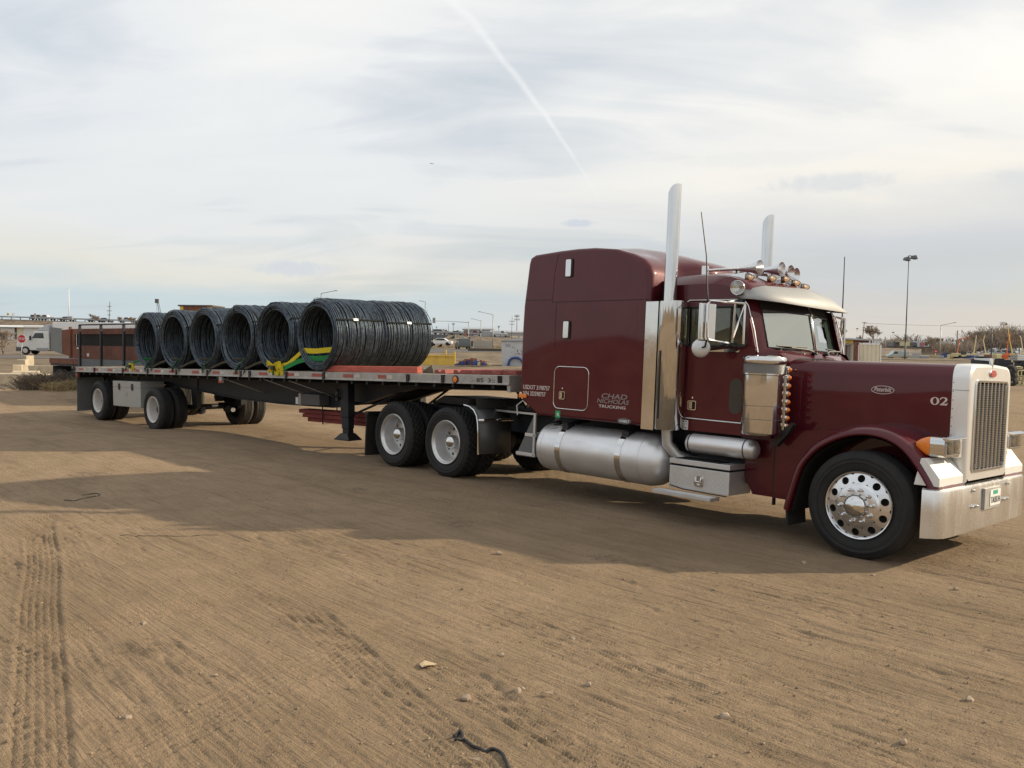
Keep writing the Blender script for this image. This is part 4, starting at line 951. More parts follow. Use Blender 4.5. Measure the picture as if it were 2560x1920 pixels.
# roof: horns, lights, spot lamp
hc = [.60, 1.00, 1.27, 1.50]
for i, y in enumerate(hc):
    am = -1.46-.05*abs(i-1.2); ab = -2.25 if i == 0 else (-2.05 if i == 1 else -1.95); z = 2.925 if i == 0 else 2.955
    z += (0, -.01, -.015, -.02)[i]
    L_ = am-ab
    o = MB().lathe([(.016, 0), (.018, L_*.45), (.024, L_*.6), (.038, L_*.75), (.058, L_*.88), (.082, L_*.975), (.088, L_), (.084, L_+.006), (.076, L_*.97), (.05, L_*.87), (.001, L_*.7)], (ab, y, z), 'x', 28).build('air_horn', M['polish'], T, 50)
    MB().box(ab-.02, ab+.05, y-.035, y+.035, z-.075, z+.055).build('horn_mount', M['chrome'], o, bevel=.01)
    MB().tube([(ab+L_*.6, y, z-.02), (ab+L_*.6, y, z-.12)], .010, 6).build('horn_post', M['black'], o)
for i, y in enumerate((.45, .82, 1.10, 1.36, 1.66)):
    a = -1.58+.08*(1-((y-1.15)/.7)**2); z = 2.850-.02*abs(i-2)
    o = MB().loft([[(a-.42, y-.005, z-.02), (a-.42, y+.005, z-.02), (a-.42, y+.005, z-.01), (a-.42, y-.005, z-.01)], [(a-.15, y-.045, z-.07), (a-.15, y+.045, z-.07), (a-.15, y+.04, z+.03), (a-.15, y-.04, z+.03)], [(a, y-.055, z-.08), (a, y+.055, z-.08), (a, y+.05, z+.045), (a, y-.05, z+.045)]]).build('cab_light', M['chrome'], T, 50)
    MB().lathe([(.045, 0), (.046, .01), (.036, .05), (.020, .08), (.001, .092)], (a, y, z-.01), 'x', 16).build('lens', M['lens'], o)
    MB().lathe([(.036, .002), (.028, .03), (.001, .04)], (a, y, z-.01), 'x', 14).build('bulb', material('peach_bulb', (.70, .45, .26), .5), o)
o = MB().lathe([(.001, -.075), (.04, -.07), (.07, -.04), (.079, 0), (.081, .018), (.076, .024), (.070, .020)], (-1.50, .135, 2.655), (.25, -.95, -.1), 32).build('spot_lamp', M['chrome'], T, 50)
MB().lathe([(.069, .018), (.05, .0), (.03, -.02), (.001, -.03)], (-1.50, .135, 2.655), (.25, -.95, -.1), 32).build('reflector', M['chrome'], o)
MB().lathe([(.070, .019), (.04, .026), (.001, .029)], (-1.50, .135, 2.655), (.25, -.95, -.1), 32).build('lens', M['lens'], o)
MB().tube([(-1.51, .16, 2.60), (-1.52, .20, 2.55), (-1.50, .24, 2.6)], .02, 8).build('lamp_arm', M['black'], o)
# mirrors
def mirror(mir):
    f = (lambda mb: mb.mirror(CY)) if mir else (lambda mb: mb)
    mc = Matrix.Translation((-1.585, -.285, 0)) @ Matrix.Rotation(math.radians(-24), 4, 'Z')
    def tr(mb): 
        mb.v = [tuple(mc @ Vector(p)) for p in mb.v]; return f(mb)
    head = MB().loft([[(-.015, -.095, 2.06), (.025, -.085, 2.06), (.025, .085, 2.06), (-.015, .095, 2.06)], [(-.015, -.095, 2.45), (.025, -.085, 2.45), (.025, .085, 2.45), (-.015, .095, 2.45)]])
    head.box(-.035, -.015, -.098, .098, 2.055, 2.455)
    h = tr(head).build('side_mirror', M['chrome'], T, bevel=.01)
    tr(MB().box(-.038, -.035, -.088, .088, 2.07, 2.44)).build('mirror_glass', M['chrome'], h)
    A = [(-1.50, .17, 2.52), (-1.46, -.15, 2.475), (-1.54, -.33, 2.475), (-1.555, -.345, 2.44), (-1.545, -.345, 2.10), (-1.535, -.33, 2.065), (-1.50, -.20, 2.055), (-1.47, -.05, 2.045)]
    fm = MB().tube(A, .013, 8); fm.tube([(-1.40, -.06, 2.47), (-1.42, -.06, 2.05)], .011, 6); fm.tube([(-1.335, .02, 2.46), (-1.335, .02, 2.04)], .013, 6); fm.tube([(-1.345, .02, 2.44), (-1.42, -.05, 2.10)], .009, 6)
    fm.tube([(-1.46, -.15, 2.475), (-1.335, .02, 2.47), (-1.47, .18, 2.50)], .012, 6)
    f(fm).build('mirror_frame', M['chrome'], h)
    f(MB().tube([(-1.47, -.05, 2.045), (-1.84, .165, 1.975)], .013, 6).tube([(-1.47, -.05, 2.045), (-1.51, .165, 1.975)], .013, 6).box(-1.52, -1.44, .14, .18, 2.46, 2.53)).build('mirror_brace', M['black'], h)
    ax_ = (.30, -.95, .05)
    f(MB().lathe([(.001, .022), (.05, .018), (.09, .008), (.102, -.002), (.104, -.012), (.09, -.02), (.001, -.03)], (-1.755, -.14, 1.985), ax_, 32)).build('spot_mirror', M['alu'], T, 50)
    f(MB().tube([(-1.755, -.13, 1.985), (-1.66, -.20, 2.0), (-1.60, -.27, 2.06)], .010, 6)).build('spot_arm', M['black'], T)
    at_ = [(-1.56, -.345, 2.475), (-1.60, -.345, 2.95), (-1.69, -.345, 3.42)] if not mir else [(-1.545, -.345, 2.475), (-1.55, -.345, 2.95), (-1.555, -.345, 3.30)]
    f(MB().tube(at_, [.009, .0065, .0055], 6).lathe([(.012, 0), (.012, .05), (.008, .06)], at_[0], 'z', 8)).build('antenna', M['black'], T)
mirror(False); mirror(True)

# ------------------------------------------------------------------ the flatbed trailer
R = root('flatbed_trailer', 'spread axle flatbed trailer carrying steel wire coils behind the maroon truck', 'trailer', MW_R)
A0, A1, DZ, TW = -4.57, 11.08, 1.43, 2.59
pk = MB().box(A0+.02, A1-.03, -.066, .066, -.035, 0).mesh('plank', M['wood'], 0)
for k in range(18):
    o = bpy.data.objects.new('plank', pk); COL.objects.link(o); o.parent = R; o.location = (0, .11+k*.1395, DZ-.004*((k*7) % 3)); 
for side in (0, 1):
    y = -.02 if side == 0 else TW-.012
    f = (lambda mb: mb) if side == 0 else (lambda mb: mb.mirror(TW/2))
    rl = f(MB().prism([(-.02, DZ), (-.02, DZ-.105), (-.034, DZ-.112), (-.034, DZ-.13), (.0, DZ-.13), (.03, DZ-.02), (.03, DZ)], 'x', A0, A1)).build('side_rail', M['railalu'], R, bevel=.003)
    for a in (-4.5, -3.2, -1.50, -.16, 1.25, 2.62, 3.95, 4.28, 5.55, 6.72, 8.95, 9.75): f(MB().box(a-.03, a+.03, -.045, -.018, DZ-.125, DZ-.006)).build('strap_winch', M['black'], rl)
    for k, a in enumerate((-4.09, -3.12, -2.27, -1.33, -.72, .32, 1.02, 2.10, 2.96, 3.75, 4.75, 5.65, 6.50, 7.41, 8.30)):
        w = (.15, .13, .15, .14, .10)[k % 5]
        f(MB().box(a-w, a+w, -.024, -.0195, DZ-.085, DZ-.03)).build('red_reflector', M['tapered'], rl)
        f(MB().box(a+w+.03, a+w+.17, -.024, -.0195, DZ-.085, DZ-.03)).build('white_reflector', M['tapewhite'], rl)
bm_ = [(-4.45, 1.31), (-4.45, 1.12), (-2.9, 1.06), (-.9, 1.03), (1.0, .90), (2.6, .79), (4.3, .745), (6.0, .745), (6.9, .86), (7.6, 1.03), (8.3, 1.16), (10.9, 1.18), (10.9, 1.31)]
for y in (.72, 1.80):
    MB().prism(bm_, 'y', y, y+.02).build('main_beam', M['frame'], R)
    lo = bm_[1:-1]; MB().loft([[(a, y-.06, z), (a, y+.08, z), (a, y+.08, z+.02), (a, y-.06, z+.02)] for a, z in lo]).build('beam_flange', M['frame'], R)
cm = MB()
for k in range(38): a = A0+.1+k*.41; cm.box(a, a+.05, .02, TW-.02, 1.24, 1.385)
cm.box(A0, A0+.1, 0, TW, 1.15, 1.42); cm.build('cross_members', M['frame'], R)
MB().box(A1-.06, A1, .0, TW, 1.20, DZ+.0).build('front_sill', M['railalu'], R)
RT_, RB = .495, .2985
for i, (a, dz) in enumerate(((0, 0), (-3.1, .097))):
    z = RT_+dz
    if i == 0:
        w0 = dish_wheel(R, (a, 0, z), RT_, RB, .27, 'rib', (M['rubber'], M['whiterim'], None)); w1 = inner_tyre(R, (a, .33, z), RT_, RB, .27, 'rib', M['rubber'])
        wf = far_side(w0, TW/2); wg = far_side(w1, TW/2)
        for w in (wf, wg):
            for ch in w.children:
                if ch.name.startswith('tyre'): ch.material_slots[0].link = 'OBJECT'; ch.material_slots[0].material = M['rubber2']  # paler rubber on the far tyres: sunlit tread put into the colour
    else:
        for w in (w0, w1, wf, wg): c = copy_tree(w, R); c.location = (a, w.location[1], z)
    axm = MB().tube([(a, .3, z), (a, TW-.3, z)], .065, 12)
    axm.tube([(a-.12, .55, z-.08), (a+.3, .65, z-.1)], .06, 8); axm.build('axle', M['black'], R)
    hg = MB().prism([(a+.35, 1.28), (a+.75, 1.28), (a+.7, z+.05), (a+.5, z-.05)], 'y', .70, .80).prism([(a+.35, 1.28), (a+.75, 1.28), (a+.7, z+.05), (a+.5, z-.05)], 'y', 1.79, 1.89)
    hg.prism([(a-.1, z-.03), (a+.65, z+.02), (a+.65, z+.10), (a-.45, z+.06)], 'y', .70, .78).prism([(a-.1, z-.03), (a+.65, z+.02), (a+.65, z+.10), (a-.45, z+.06)], 'y', 1.80, 1.88); hg.lathe([(.14, 0), (.16, .1), (.14, .22)], (a-.35, .74, z+.1), 'z', 14).lathe([(.14, 0), (.16, .1), (.14, .22)], (a-.35, 1.84, z+.1), 'z', 14)
    hg.build('suspension', M['black'], R)
    MB().lathe([(.001, 0), (.09, .01), (.095, .08), (.08, .16), (.001, .17)], (a+.28, .95, z-.05), (1, .2, 0), 16).lathe([(.001, 0), (.09, .01), (.095, .08), (.08, .16), (.001, .17)], (a+.28, 1.65, z-.05), (1, -.2, 0), 16).build('brake_chamber', M['black'], R)
    ab_ = MB().lathe([(.001, .12), (.05, .12), (.055, .0)], (a+.48, 1.70, z-.07), (.9, -.45, 0), 16).build('brake_cap', M['whiterim'], R)
# landing gear
def lgear(mir):
    f = (lambda mb: mb.mirror(TW/2)) if mir else (lambda mb: mb)
    o = f(MB().box(6.60, 6.83, .39, .54, .62, 1.30).box(6.615, 6.815, .40, .53, .42, .62)).build('landing_leg', M['frame'], R, bevel=.012)
    f(MB().box(6.63, 6.80, .41, .52, .30, .42)).build('inner_leg', M['black'], o)
    f(MB().loft([[(6.62, .38, .34), (6.81, .38, .34), (6.81, .55, .34), (6.62, .55, .34)], [(6.50, .32, .235), (6.93, .32, .235), (6.93, .60, .235), (6.50, .60, .235)], [(6.50, .32, .22), (6.93, .32, .22), (6.93, .60, .22), (6.50, .60, .22)]])).build('foot', M['black'], o)
    f(MB().tube([(6.72, .30, .95), (6.72, .22, .95)], .03, 8).box(6.52, 6.60, .34, .37, .95, 1.12)).build('gear_box', M['black'], o)
lgear(False); lgear(True)
MB().tube([(6.7, .56, .85), (6.7, 2.03, .85)], .03, 8).tube([(6.72, .46, .62), (7.9, .8, 1.1)], .022, 6).tube([(6.72, 2.1, .62), (7.9, 1.8, 1.1)], .022, 6).build('gear_shaft', M['frame'], R)
br = MB()
for a in (2.95, 4.55, 5.35): br.tube([(a, .03, 1.29), (a+.62, .70, .95)], .011, 6)
br.build('diagonal_brace', M['railalu'], R)
MB().box(5.17, 5.80, .50, .72, .785, .99).build('document_box', M['grey'], R, bevel=.01)
MB().box(5.125, 5.20, .49, .73, .775, .995).build('box_lid', M['boxgrey'], R, bevel=.008)
MB().box(5.02, 5.10, .50, .54, .79, .92).build('placard', M['signwhite'], R)
o = MB().box(-2.25, -.70, .03, .60, .50, 1.11).build('tool_box', M['boxgrey'], R, bevel=.012)
MB().box(-2.253, -.697, .027, .603, .962, .968).build('lid_gap', M['grey'], o)
for a in (-1.86, -1.13):
    l = MB().box(a-.045, a+.045, .012, .03, .93, 1.05).box(a-.02, a+.05, .008, .03, .90, .94).build('latch', M['black'], o)
MB().box(-1.60, -1.42, .0255, .03, .75, .84).build('makers_plate', M['galv'], o)
for mir in (0, 1):
    f = (lambda mb: mb.mirror(TW/2)) if mir else (lambda mb: mb)
    o = f(MB().loft([[(-4.55, .02, .27), (-4.55, .72, .27), (-4.53, .72, .27), (-4.53, .02, .27)], [(-4.52, .02, .7), (-4.52, .72, .7), (-4.50, .72, .7), (-4.50, .02, .7)], [(-4.53, .02, 1.15), (-4.53, .72, 1.15), (-4.51, .72, 1.15), (-4.51, .02, 1.15)]])).build('mud_flap', M['flap'], R)
    f(MB().box(-4.48, -4.40, .0, .06, 1.14, 1.29)).build('flap_bracket', M['rust'], R)
    f(MB().box(-4.47, -4.41, -.004, .0, 1.20, 1.26)).build('side_lamp', M['redlens'], R)
    lp = f(MB().prism([(9.62, DZ-.07), (9.72, DZ-.025), (10.3, DZ-.025), (10.40, DZ-.07), (10.3, DZ-.115), (9.72, DZ-.115)], 'y', -.027, -.02)).build('lamp_plate', M['railalu'], R)
    f(MB().lathe([(.062, 0), (.060, -.014), (.045, -.018)], (10.02, -.027, DZ-.07), 'y', 24)).build('lamp_grommet', M['black'], lp)
    f(MB().lathe([(.047, -.012), (.04, -.022), (.001, -.026)], (10.02, -.027, DZ-.07), 'y', 24)).build('lens', M['amber'], lp)
    bk = f(MB().box(3.05, 3.17, -.01, .03, 1.17, 1.30)).build('lamp_bracket', M['railalu'], R)
    f(MB().box(3.05, 3.17, -.02, -.01, 1.17, 1.215)).build('lens', M['redlens'], bk)
def rside(body, size, x, z, w): return text(body, 'trailer_number', size, M['ink'], R, Matrix.Translation((x, -.0215, z)) @ TURN, w)
rside('85', .085, 10.44, DZ-.10, .14); rside('3', .085, 10.66, DZ-.10, .06); rside('::', .085, 10.74, DZ-.10, .06)
MB().box(10.86, 10.95, -.0225, -.0185, DZ-.11, DZ-.005).build('black_patch', M['void'], R)
# hoses between trailer and cab
def hose(pts, mat, r=.014): return MB().tube(pts, r, 8).build('air_hose', mat, T, 60)
hose([(-4.9, .55, 1.42), (-5.05, .35, 1.52), (-5.0, .3, 1.30), (-5.15, .45, 1.18), (-5.3, .8, 1.25)], M['black'])
hose([(-4.86, .62, 1.45), (-4.95, .45, 1.58), (-5.1, .30, 1.40), (-5.05, .5, 1.12), (-5.3, .9, 1.2)], M['black'])
hose([(-4.84, .7, 1.5), (-5.0, .55, 1.6), (-5.12, .42, 1.5), (-4.92, .32, 1.38)], M['black'])
hose([(-4.80, .3, 1.18), (-4.86, .25, 1.22), (-4.92, .2, 1.15), (-4.9, .2, 1.02)], M['signwhite'], .008)

# ------------------------------------------------------------------ wire coils
def coil_mesh(seed, L):
    r = np.random.default_rng(seed); n = 52; V = []; Fc = []
    th = 2*PI*np.arange(n)/n
    def ring(rad, y, thick, wob):
        p1, p2, p3 = r.uniform(0, 2*PI, 3)
        rr = rad+.0045*r.normal()*np.cos(th+p1)+.004*np.cos(2*th+p2); yy = y+wob*np.sin(th+p3)+.35*wob*np.sin(2*th+p1)
        base = len(V)*0+sum(len(v) for v in V)
        cs = [(1, 0), (0, 1), (-1, 0), (0, -1)]
        pts = np.stack([np.stack([(rr+thick*a)*np.cos(th), yy+thick*b_, (rr+thick*a)*np.sin(th)], -1) for a, b_ in cs], 1)  # n,4,3
        V.append(pts.reshape(-1, 3))
        i = np.arange(n)[:, None]*4; j = ((np.arange(n)+1) % n)[:, None]*4; k = np.arange(4)[None]; k2 = (k+1) % 4
        Fc.append(np.stack([base+i+k, base+i+k2, base+j+k2, base+j+k], -1).reshape(-1, 4))
    ro, ri = .628, .495
    for y in np.linspace(.01, L-.01, int(L/.0170)): ring(ro-abs(r.normal())*.008, y+r.normal()*.006, .0092, .007+abs(r.normal())*.012)
    for k in range(10): ring(ro+.006, r.uniform(.05, L-.05), .0085, r.uniform(.03, .075))
    for y in np.linspace(.01, L-.01, int(L/.0168)): ring(ri+abs(r.normal())*.006, y+r.normal()*.006, .0088, .012+abs(r.normal())*.012)
    for s, y in ((-1, 0.), (1, L)):
        for rad in np.linspace(ri+.006, ro-.010, 11): ring(rad+r.normal()*.005, y-s*.0+s*abs(r.normal())*.012, .009, .010+abs(r.normal())*.010)
        for k in range(3): ring(r.uniform(ri+.02, ro-.02), y+s*.014, .0088, .02)
    V = np.concatenate(V); Fc = np.concatenate(Fc)
    me = bpy.data.meshes.new('coil_wire'); me.vertices.add(len(V)); me.vertices.foreach_set('co', V.astype(np.float32).ravel())
    me.loops.add(Fc.size); me.loops.foreach_set('vertex_index', Fc.ravel().astype(np.int32)); me.polygons.add(len(Fc)); me.polygons.foreach_set('loop_start', np.arange(0, Fc.size, 4, dtype=np.int32))
    me.polygons.foreach_set('use_smooth', [True]*len(Fc)); me.update(); me.validate(); me.materials.append(M['coil']); return me
CL = 1.0
CM = [coil_mesh(k, CL) for k in (1, 2, 3)]
core = MB().lathe([(.505, .03), (.612, .03), (.612, CL-.03), (.505, CL-.03), (.505, .03)], (0, 0, 0), 'y', 44).mesh('coil_shade_core', M['coilshade'])  # solid filler added inside the winding to block light, coloured like shade
def band(ang):
    c, s = math.cos(ang), math.sin(ang); m = MB()
    P_ = lambda r, y: np.array([r*c, y, r*s])
    path = [P_(.478, .0), P_(.56, -.028), P_(.64, -.012), P_(.652, .03), P_(.652, CL-.03), P_(.64, CL+.012), P_(.56, CL+.028), P_(.478, CL)]
    m.ribbon(path, np.array([-s, 0, c])*.026, .006); return m
coil_names = ['first', 'second', 'third', 'fourth', 'fifth', 'sixth']
for i in range(6):
    for j in range(2):
        a = 6.46-1.352*i+(.0, .06)[j]; y0 = .04+j*1.035
        lab = (f'near side wire coil, {coil_names[i]} from the truck cab in the row on the trailer' if j == 0 else f'far side wire coil, {coil_names[i]} from the truck cab, behind the near coil')
        if (i, j) == (0, 0): lab = 'near side wire coil beside the red timber with a yellow strap through it'
        if (i, j) == (0, 1): lab = 'far side wire coil at the truck end, its whole flank in view'
        if (i, j) == (5, 0): lab = 'near side wire coil at the rear end of the row, green strap to its left'
        o = root('wire_coil', lab, 'wire coil', group='steel wire coils on the flatbed trailer')
        o.matrix_world = MW_R @ Matrix.Translation((a, y0, DZ+.640)) @ Matrix.Rotation(rnd.uniform(0, 6.28), 4, 'Y')
        w = bpy.data.objects.new('wire_strands', CM[(i*2+j) % 3]); COL.objects.link(w); w.parent = o
        k_ = bpy.data.objects.new('coil_shade_core', core); COL.objects.link(k_); k_.parent = o
        rot = o.matrix_world
        inv = (Matrix.Rotation(0, 4, 'Y'))
        th0 = math.atan2(0, 1)
        spin = (MW_R.inverted() @ o.matrix_world).to_euler('YXZ')[1] if False else None
        loc = (MW_R @ Matrix.Translation((a, y0, DZ+.640))).inverted() @ o.matrix_world
        for ang in ((.46, 1.75, 3.3, 4.6) if j == 0 else (.40, 1.9, 3.5, 4.9)):
            v = loc.inverted() @ Vector((math.cos(ang+.1*((i*3) % 4-1.5)*.4), 0, math.sin(ang+.1*((i*3) % 4-1.5)*.4))); a_ = math.atan2(v.z, v.x)
            b_ = band(a_).build('binding_band', M['band'], o, 30)
            if ang < 1: MB().ribbon([np.array([.657*math.cos(a_), yy, .657*math.sin(a_)]) for yy in (.32+.1*j, .42+.1*j)], np.array([-math.sin(a_), 0, math.cos(a_)])*.045, .004).build('paper_tag', M['signwhite'], b_)
# straps through the bores
def strap(name, pts, mat, label, w=(.10, 0, 0), group='webbing straps over the coils'):
    o = MB().ribbon(pts, w, .006).build(name, mat, None, 60); o.matrix_world = MW_R; return tag(o, label, 'strap', group)
nm = ['front', 'second', 'third', 'fourth', 'fifth', 'rearmost']
for i in range(1, 6):
    c = 6.46-1.352*i; zb = DZ+.20; mt = M['green'] if i == 5 else M['olive']
    strap('webbing_strap', [(c-1.05, -.045, DZ-.05), (c-1.03, -.03, DZ+.02), (c-.62, .02, DZ+.14), (c-.18, .07, zb+.015), (c+.02, .14, zb-.015), (c+.10, .7, zb-.02), (c+.05, 2.0, zb-.02), (c+.0, 2.62, DZ-.02)], mt,
          'green webbing strap from the rail into the rearmost coil' if i == 5 else f'grey webbing strap running from the trailer rail into the {nm[i]} coil bore', (.03, .0, .095) if False else (.075, -.02, .05))
    strap('webbing_strap', [(c+.18, .05, zb+.02), (c+.06, -.01, DZ+.08), (c+.0, -.045, DZ-.02), (c+.0, -.045, DZ-.07)], M['green'], f'short green strap end hanging below the {nm[i]} coil at the trailer rail', (.06, -.03, .03))
c = 6.46
strap('webbing_strap', [(4.98, -.045, DZ-.03), (5.0, -.03, DZ+.04), (5.55, .0, DZ+.12), (6.0, .04, zb+.17), (6.3, .10, zb+.16), (6.95, .22, zb+.20)], M['yellow'], 'bright yellow ratchet strap stretched into the front coil bore', (.03, -.01, .09))
strap('webbing_strap', [(5.33, -.045, DZ-.05), (5.36, -.03, DZ+.02), (5.9, .0, zb-.02), (6.15, .05, zb+.03), (6.45, .12, zb+.03), (6.95, .28, zb+.08)], M['green'], 'dark green webbing strap just below the yellow one in the front coil', (.04, -.01, .09))
strap('webbing_strap', [(6.70, -.045, DZ-.06), (6.72, -.03, DZ+.02), (6.86, .02, DZ+.22)], M['olive'], 'short grey strap beside the red timber end at the front coil', (.07, -.02, .04))
def bunch(name, c0, sc, label):
    m = MB(); r = random.Random(5)
    for k in range(4):
        p = []; a0 = r.uniform(0, 6.28)
        for t in range(9): u = t/8; p.append((c0[0]+sc*(-.45+.9*u)+.04*r.uniform(-1, 1), c0[1]-.02+.05*r.random(), c0[2]+sc*.16*math.sin(u*PI*1.6+a0)+.012*r.uniform(-1, 1)))
        m.ribbon(p, (.02, -.03, .075), .006)
    o = m.build(name, M['yellow'], None, 60); o.matrix_world = MW_R; tag(o, label, 'strap', 'webbing straps over the coils')
    k = MB().box(c0[0]-.05, c0[0]+.06, c0[1]-.07, c0[1]-.03, c0[2]-.03, c0[2]+.05).build('ratchet', M['black'], o, bevel=.01)
bunch('strap_bundle', (5.17, -.03, DZ+.05), .62, 'knotted yellow strap bundle with ratchet lying on the trailer rail')
bunch('strap_bundle', (-1.02, -.03, DZ+.03), .30, 'small yellow strap bundle hanging over the rear part of the rail')
# dunnage
def timber(x0, x1, y, z, s, label, mat='redwood', rz=0):
    o = MB().box(-(x1-x0)/2, (x1-x0)/2, -s/2, s/2, -s/2, s/2).build('dunnage_timber', M[mat], None, 0, bevel=.006)
    o.matrix_world = MW_R @ Matrix.Translation(((x0+x1)/2, y, z)) @ Matrix.Rotation(rz, 4, 'Z'); return tag(o, label, 'timber', 'red painted dunnage timbers')
timber(6.42, 9.05, .13, DZ+.055, .10, 'long red timber on the deck along the front coil', rz=-.005)
for k, (x, y) in enumerate(((9.45, .50), (9.82, .55), (10.18, .50), (10.54, .56), (10.90, .50))):
    o = MB().prism([(-.13, 0), (.13, 0), (.11, .06), (.05, .06), (.0, .02), (-.05, .06), (-.11, .06)], 'y', -.32, .32).build('coil_bunk', M['redfaded'], None, 0, bevel=.004)
    o.matrix_world = MW_R @ Matrix.Translation((x, y, DZ+.002)); tag(o, ('notched red coil bunk nearest the last coil on the trailer deck', 'second notched red coil bunk on the deck above the amber side lamp', 'middle notched red coil bunk of the five on the deck', 'fourth notched red coil bunk on the deck, counted from the coils', 'notched red coil bunk closest to the truck cab on the deck')[k], 'coil bunk', 'notched coil bunks on the deck')
for k, (y, z, x0) in enumerate(((.82, .475, 4.98), (.91, .475, 4.95), (.77, .555, 4.88), (.86, .555, 4.86), (.95, .555, 4.88), (.77, .635, 4.76), (.86, .635, 4.74), (.95, .635, 4.76))):
    timber(x0, x0+3.6, y, z, .072, ['outer red timber in the lowest layer of the rack under the trailer', 'inner red timber in the lowest layer of the rack under the trailer', 'outermost red timber in the middle layer of the rack', 'central red timber in the middle layer of the rack', 'innermost red timber in the middle layer of the rack', 'outermost red timber in the top layer of the rack under the trailer', 'central red timber in the top layer of the rack', 'innermost red timber in the top layer of the rack'][k], 'rackwood')
for x in (5.6, 7.6): MB().tube([(x, .705, 1.0), (x, .705, .425), (x, 1.03, .425), (x, 1.03, 1.0)], .012, 6).build('rack_hanger', M['frame'], R)
ch = MB().prism([(-.13, 0), (.13, 0), (.13, .03), (-.08, .13)], 'y', -.05, .05).build('wheel_chock', M['olive'], None, 0); ch.matrix_world = MW_R @ Matrix.Translation((9.05, .35, DZ+.002)) @ Matrix.Rotation(PI, 4, 'Z')
tag(ch, 'dark wooden wedge on the deck beside the front coil', 'wedge')

# ------------------------------------------------------------------ roads, embankment and far land
def P(px, py, Y): return at(px, py, Y)
def G(px, Y):                     # ground point under a column of the view at distance Y
    d = ray(px, 900); x = d[0]/d[1]*Y; return np.array([x, Y, gz(x, Y)])
drape('road', [G(-700, 88)[:2], G(130, 88)[:2], G(700, 100)[:2]], 17, M['asphalt'], .03)
drape('road', [G(560, 150)[:2], G(1085, 150)[:2], G(1190, 172)[:2]], 26, M['asphalt'], .05)
# raised highway: crest line over the yard's far side
crest = [(-900, 790, 260), (-200, 794, 250), (0, 798, 245), (350, 809, 240), (700, 820, 240), (1000, 832, 240), (1085, 836, 240), (1320, 846, 240), (1700, 858, 245), (2300, 872, 260)]
secs = []
for x, y, Y in crest:
    p = P(x, y, Y); b0 = G(x, Y-22); zb = min(b0[2], p[2]-.4)-1.
    fwd = np.array([0, 1., 0]); secs.append([(b0[0]*(Y-22)/(Y-22), Y-22, zb), (p[0], Y-1, p[2]), (p[0], Y+14, p[2]), (p[0]*1.1, Y+36, zb)])
emb = MB().loft(secs, False, False).build('embankment', M['copper'], None, 30); emb['kind'] = 'structure'
def crest_at(px):
    xs_ = [c[0] for c in crest]; return P(px, np.interp(px, xs_, [c[1] for c in crest]), np.interp(px, xs_, [c[2] for c in crest]))
secs = []
for px_ in range(-900, 2300, 100): p = crest_at(px_); secs.append([(p[0], p[1]-.6, p[2]+.04), (p[0], p[1]+13, p[2]+.04), (p[0], p[1]+13, p[2]-.1), (p[0], p[1]-.6, p[2]-.1)])
o = MB().loft(secs).build('highway', M['asphalt']); o['kind'] = 'structure'
gr_ = root('guardrail', 'long steel guardrail along the edge of the raised highway', 'guardrail')
rail = []
for px_ in range(-300, 1400, 50): p = crest_at(px_); rail.append([(p[0], p[1]-.9, p[2]+.55), (p[0], p[1]-.9, p[2]+.95), (p[0], p[1]-.8, p[2]+.95), (p[0], p[1]-.8, p[2]+.55)])
MB().loft(rail).build('rail', M['galv'], gr_)
pst = MB().box(-.09, .09, -.1, .1, -.8, .6).mesh('post', M['timberpole'])
for k in range(64):
    p = crest_at(-60+k*23); o = bpy.data.objects.new('post', pst); COL.objects.link(o); o.parent = gr_; o.location = (p[0], p[1]-.75, p[2])
# underpass mouth
ub = root('bridge_abutment', 'dark concrete underpass mouth with sloping wall under the highway', 'bridge')
a, b2 = P(1062, 846, 216), P(1108, 862, 216)
MB().box(a[0]-6, b2[0]-.5, 217.5, 219, b2[2]-1.5, a[2]).build('opening', M['void'], ub)
q1, q2, q3, q4 = P(1122, 838, 214), P(1135, 838, 214), P(1090, 868, 214), P(1078, 868, 214)
MB().loft([[q1, q2, q3, q4], [p+np.array([0, 3, 0]) for p in (q1, q2, q3, q4)]]).build('wing_wall', M['concrete'], ub)
MB().box(a[0]-8, b2[0]+3, 215, 219, a[2], a[2]+1.0).build('deck_edge', M['poledark'], ub)

# ------------------------------------------------------------------ small builders
def pole_light(px, base, top, arm, Y, label, dark=False, group='street lights'):
    b_, t_ = P(px, base, Y), P(px, top, Y); h = t_[2]-b_[2]; s = Y/FPX; L_ = arm*s
    o = root('street_light', label, 'street light', upright(b_), group)
    r = max(.11, .45*s)
    MB().tube([(0, 0, -.5), (0, 0, h-abs(L_)*.22)], [r*1.2, r*.8], 8).build('pole', M['galv'], o)
    p = [(0, 0, h-abs(L_)*.22)]+[(L_*math.sin(t*PI/2), 0, h-abs(L_)*.22*(1-t)**1.6) for t in (.12, .25, .4, .6, .8, 1.)]
    MB().tube(p, r*.55, 6).build('arm', M['galv'], o)
    MB().loft([[(L_*.95, -.12*s*8, h-.10), (L_*.95, .12*s*8, h-.1), (L_*.95, .12*s*8, h+.06), (L_*.95, -.12*s*8, h+.06)], [(L_*1.15, -.08*s*8, h-.10), (L_*1.15, .08*s*8, h-.1), (L_*1.15, .08*s*8, h+.02), (L_*1.15, -.08*s*8, h+.02)]]).build('lamp_head', M['galv'], o)
    return o
